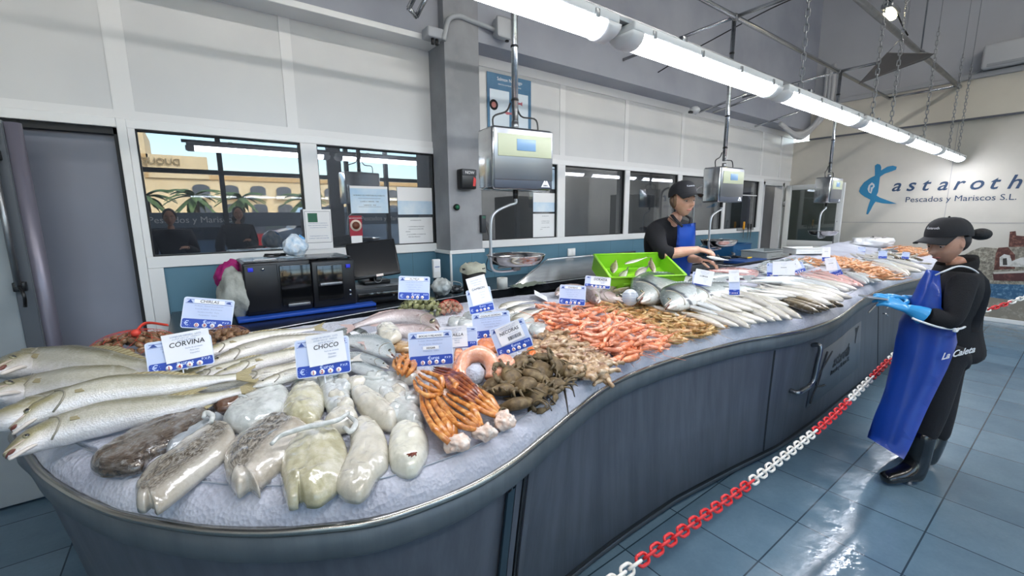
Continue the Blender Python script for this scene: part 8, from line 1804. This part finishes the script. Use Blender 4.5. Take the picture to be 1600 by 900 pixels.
for i in range(n_):
    for j in range(10):
        x, y = -.19+.38*i/(n_-1), -.07+.14*j/9; G[i][j] = bm.verts.new((x, y, .008+.028*abs(noise.noise(Vector((x*14, y*16, 3))))+.02*abs(noise.noise(Vector((x*30, y*30, 1)))) ))
for i in range(n_-1):
    for j in range(9): bm.faces.new((G[i][j], G[i+1][j], G[i+1][j+1], G[i][j+1]))
bmesh.ops.solidify(bm, geom=bm.faces[:], thickness=.002); tag(obj('paper_towels', bm, mat('towel_green', '#c3ccb8', .85), loc=c, rot=(0, 0, .25)), 'crumpled pale green paper sheets on the worktop under the nearest pan', 'paper')
# sloping steel sink rim behind the pan
a = atv(803, 440, 3.05); b = atv(935, 425, 3.05); A = atv(870, 405, 3.55); B = atv(1000, 395, 3.60)
t = thing('steel_sink', 'sloping stainless steel sink panel on the worktop right of the nearest pan', 'sink', (0, 0, 0)); bm = NB(); P = [(a.x, 3.05, 1.003), (b.x+.55, 3.05, 1.003), (B.x-.1, 3.60, 1.14), (A.x-.1, 3.60, 1.14)]; u_ = [bm.verts.new(p) for p in P]; l_ = [bm.verts.new((p[0], p[1], 1.001)) for p in P]
bm.faces.new(u_); 
for i in range(4): bm.faces.new((u_[i], u_[(i+1) % 4], l_[(i+1) % 4], l_[i]))
obj('basin_panel', bm, M_steel, t, smooth=False); bm = NB(); tube(bm, [P[3], P[2]], .012, 8); tube(bm, [P[0], P[3]], .008, 8); tube(bm, [P[1], P[2]], .008, 8); obj('rolled_edge', bm, M_steel, t)
# green crate with flat fish
M_gc = mat('green_crate', '#8fd02c', .42, var='#82c425', vs=3)
t = thing('green_crate', 'lime green plastic crate tipped towards the customers behind the sea bass', 'crate', (0, 0, 0))
def crate(par, M, L, W, H, m, th=.008):
    bm = NB(); 
    def wall(x0, x1, y0, y1, z0, z1): box(bm, x0, x1, y0, y1, z0, z1, .003, 1, M)
    wall(-L/2, L/2, -W/2, W/2, 0, th); obj('crate_floor', bm, m, par, smooth=False)
    for nm, q in (('long_side', (-L/2, L/2, -W/2, -W/2+th, th, H)), ('long_side', (-L/2, L/2, W/2-th, W/2, th, H)), ('short_side', (-L/2, -L/2+th, -W/2+th, W/2-th, th, H)), ('short_side', (L/2-th, L/2, -W/2+th, W/2-th, th, H))):
        bm = NB(); wall(*q); obj(nm, bm, m, par, smooth=False)
    bm = NB(); P = [(-L/2, -W/2), (L/2, -W/2), (L/2, W/2), (-L/2, W/2)]
    for i in range(4):
        a = P[i]; b = P[(i+1) % 4]; tube(bm, [M @ Vector((a[0], a[1], H)), M @ Vector((b[0], b[1], H))], .011, 8, flat=.6)
    obj('rim', bm, m, par)
    for x in (-L*.22, L*.22):
        bm = NB(); box(bm, x-.06, x+.06, -W/2-.006, -W/2, H*.45, H*.62, .003, 1, M); obj('grip', bm, m, par, smooth=False)
gc = S(1003, 440, .10); gM = Matrix.Translation(gc+Vector((.05, .10, .0))) @ Matrix.Rotation(math.radians(-26), 4, 'Z') @ Matrix.Rotation(math.radians(22), 4, 'X'); crate(t, gM, .58, .36, .13, M_gc)
flat = [('flat pale fish on its side in the green crate, %s' % w, x, y, r) for w, x, y, r in (('nearest its left corner', -.19, -.06, .5), ('left of the middle', -.09, .02, .9), ('in front of the middle', -.06, -.10, .2), ('at the back on the left', -.15, .08, 1.1), ('in the middle', .02, -.04, .7), ('at the back', .02, .09, .4), ('right of the middle', .10, -.02, 1.2))]
for k, (l, x, y, r) in enumerate(flat):
    t = thing('flat_fish', l, 'fish', (0, 0, 0), group='flat fish in the green crate'); build_fish(t, 'bream', .24, MF['brown' if k % 3 == 0 else 'white'], None, 1, 0, detail=False, flatk=.35); t.matrix_world = gM @ Matrix.Translation((x, y, .025+.018*k)) @ Matrix.Rotation(r, 4, 'Z') @ Matrix.Rotation(.25*(-1)**k, 4, 'X')
for k, (x, y, r) in enumerate(((968, 446, .3), (982, 452, 1.0), (996, 448, -.3), (975, 436, 2.0), (990, 438, .6), (1004, 456, 1.4), (985, 462, .1), (962, 455, 2.6))):
    t = thing('flat_fish', 'pale flat fish in the loose pile spilling in front of the green crate', 'fish', S(x, y, .03+.012*(k % 4)), (.3*(-1)**k, .2, r), group='flat fish before the green crate'); build_fish(t, 'bream', .26, MF['brown' if k % 3 == 1 else 'white'], None, 1, 0, detail=False, flatk=.35)
# prep bench with dark fish, crates beyond
bm = NB(); box(bm, 4.45, 7.05, 2.52, 3.0, .93, .985, .006); pb = thing('prep_bench', 'black work bench behind the woman with the apron, running to the crates', 'bench', (0, 0, 0)); sharp(obj('top', bm, mat('bench_black', '#1b1d20', .3, var='#2a2c30', vs=8), pb)); bm = NB(); box(bm, 4.45, 7.05, 2.50, 2.53, .96, 1.03, .005); obj('front_lip', bm, mat('bench_lip', '#303338', .35, .3), pb, smooth=False)
for x in (4.5, 5.7, 6.95): pbox('leg', x, x+.05, 2.6, 2.65, .22, .93, M_tubes, pb)
for k, (x, y) in enumerate(((1112, 397), (1122, 400), (1135, 402), (1150, 401), (1128, 393), (1145, 396), (1160, 403), (1118, 404))):
    p = atz(x, y, 1.03+.02*(k % 3)); o = protos['dark'][k % 3]; o = dup(o) if o.name in used_protos else o; used_protos.add(o.name); o.location = p; o.rotation_euler = (.2, .05*(-1)**k, .3+.25*(k % 4)); o.scale = (.85,)*3; o['label'] = 'dark slim fish in the small heap on the black bench behind the counter'; o['group'] = 'dark fish on the bench'
def rect_crate(label, c, rz, L, W, H, m, group=None):
    t = thing('plastic_crate', label, 'crate', c, group=group); crate(t, Matrix.Rotation(rz, 4, 'Z'), L, W, H, m); return t
rect_crate('dark blue crate at the back of the bench, beside the dark doorway', (6.60, 3.34, 1.003), 0.05, .60, .42, .17, mat('crate_blue', '#14507e', .45))
rect_crate('grey crate in front of the dark blue one', (6.55, 2.78, .987), -.05, .62, .36, .12, mat('crate_grey', '#9fa5a5', .5))
rect_crate('white low crate beside the small heap of orange prawns', (6.35, 2.22, hs(6.35, 2.22)+.004), -.55, .42, .24, .07, mat('crate_white', '#dfe0dd', .5))
tag(obj('blue_board', (lambda bm: (box(bm, 5.55, 6.15, 2.58, 2.86, .988, 1.03, .006), bm)[1])(NB()), mat('board_navy', '#1d4685', .45)), 'dark blue board lying on the bench in front of the grey crate', 'board')
t = thing('knife', 'knife with a yellow handle lying on the dark blue board', 'knife', (5.95, 2.72, 1.031)); bm = NB(); tube(bm, [(-.06, 0, .011), (.06, .0, .011)], .011, 8, flat=.9); obj('handle', bm, mat('kh_yellow', '#e3bd1e', .4), t); bm = NB(); tube(bm, [(-.06, 0, .011), (-.2, .02, .011)], [.012, .002], 6, flat=.15); obj('blade', bm, M_steel, t)
# tap with spring hose
p = atv(1108, 398, 3.35); t = thing('spray_tap', 'curved steel tap on the worktop behind the hands of the woman in the apron', 'tap', (p.x, 3.35, 1.0)); bm = NB(); tube(bm, smooth_pts([(0, 0, 0), (0, 0, .10), (-.02, 0, .17), (-.12, 0, .19), (-.26, 0, .165)], 26), .010, 8); obj('spout', bm, M_tubes, t); bm = NB(); tube(bm, [(0, 0, 0), (0, 0, .06)], .024, 12); tube(bm, [(.0, -.02, .04), (.05, -.05, .08)], .008, 6); obj('valve', bm, M_black, t)
a = atv(1083, 345, 3.45); b = atv(1086, 300, 3.45); c = atv(1100, 290, 3.45); bm = NB(); base = smooth_pts([Vector((a.x, a.y, 1.0)), a, b, c, c+Vector((.12, 0, -.02))], 90); tube(bm, base, [.016+.003*(i % 2) for i in range(90)], 8); tag(obj('spring_hose', bm, M_tubes), 'grey spring hose of the tap rising behind the apron of the woman behind the counter', 'hose')
# white bag of dark fish and odds at the far end
c = S(1362, 388, .02); bm = NB(); ball(bm, (0, 0, 0), 1, 4)
for q in bm.verts:
    n = q.co.normalized(); k = 1+.2*noise.noise(n*2.3)+.07*noise.noise(n*8); q.co = Vector((n.x*.34*k, n.y*.20*k, (n.z*.09*k if n.z < .35 else .09*.35*k+.03)))
zm = min(q.co.z for q in bm.verts)
for q in bm.verts: q.co.z -= zm
tag(obj('white_bag', bm, mat('white_bag', '#dadbdc', .35, bump=.7, bs=18, coat=.3), loc=c, rot=(0, 0, -.3)), 'white plastic bag bulging at the far end of the counter with dark fish on it', 'bag')
rr = random.Random(4)
for k in range(10):
    o = dup(protos['dark'][k % 3]); o.location = c+Vector((rr.uniform(-.2, .24), rr.uniform(-.1, .08), .135+.014*(k % 3))); o.rotation_euler = (0, 0, rr.uniform(-.6, .6)); o.scale = (.6, .8, .6); o['label'] = 'thin dark fish lying on the white bag at the far end'; o['group'] = 'dark fish on the white bag'

for o in list(bpy.data.objects):      # prototypes that were never placed
    if o.parent is None and o.get('label') == 'x':
        for ch in list(o.children):
            for g_ in list(ch.children): bpy.data.objects.remove(g_, do_unlink=True)
            bpy.data.objects.remove(ch, do_unlink=True)
        bpy.data.objects.remove(o, do_unlink=True)
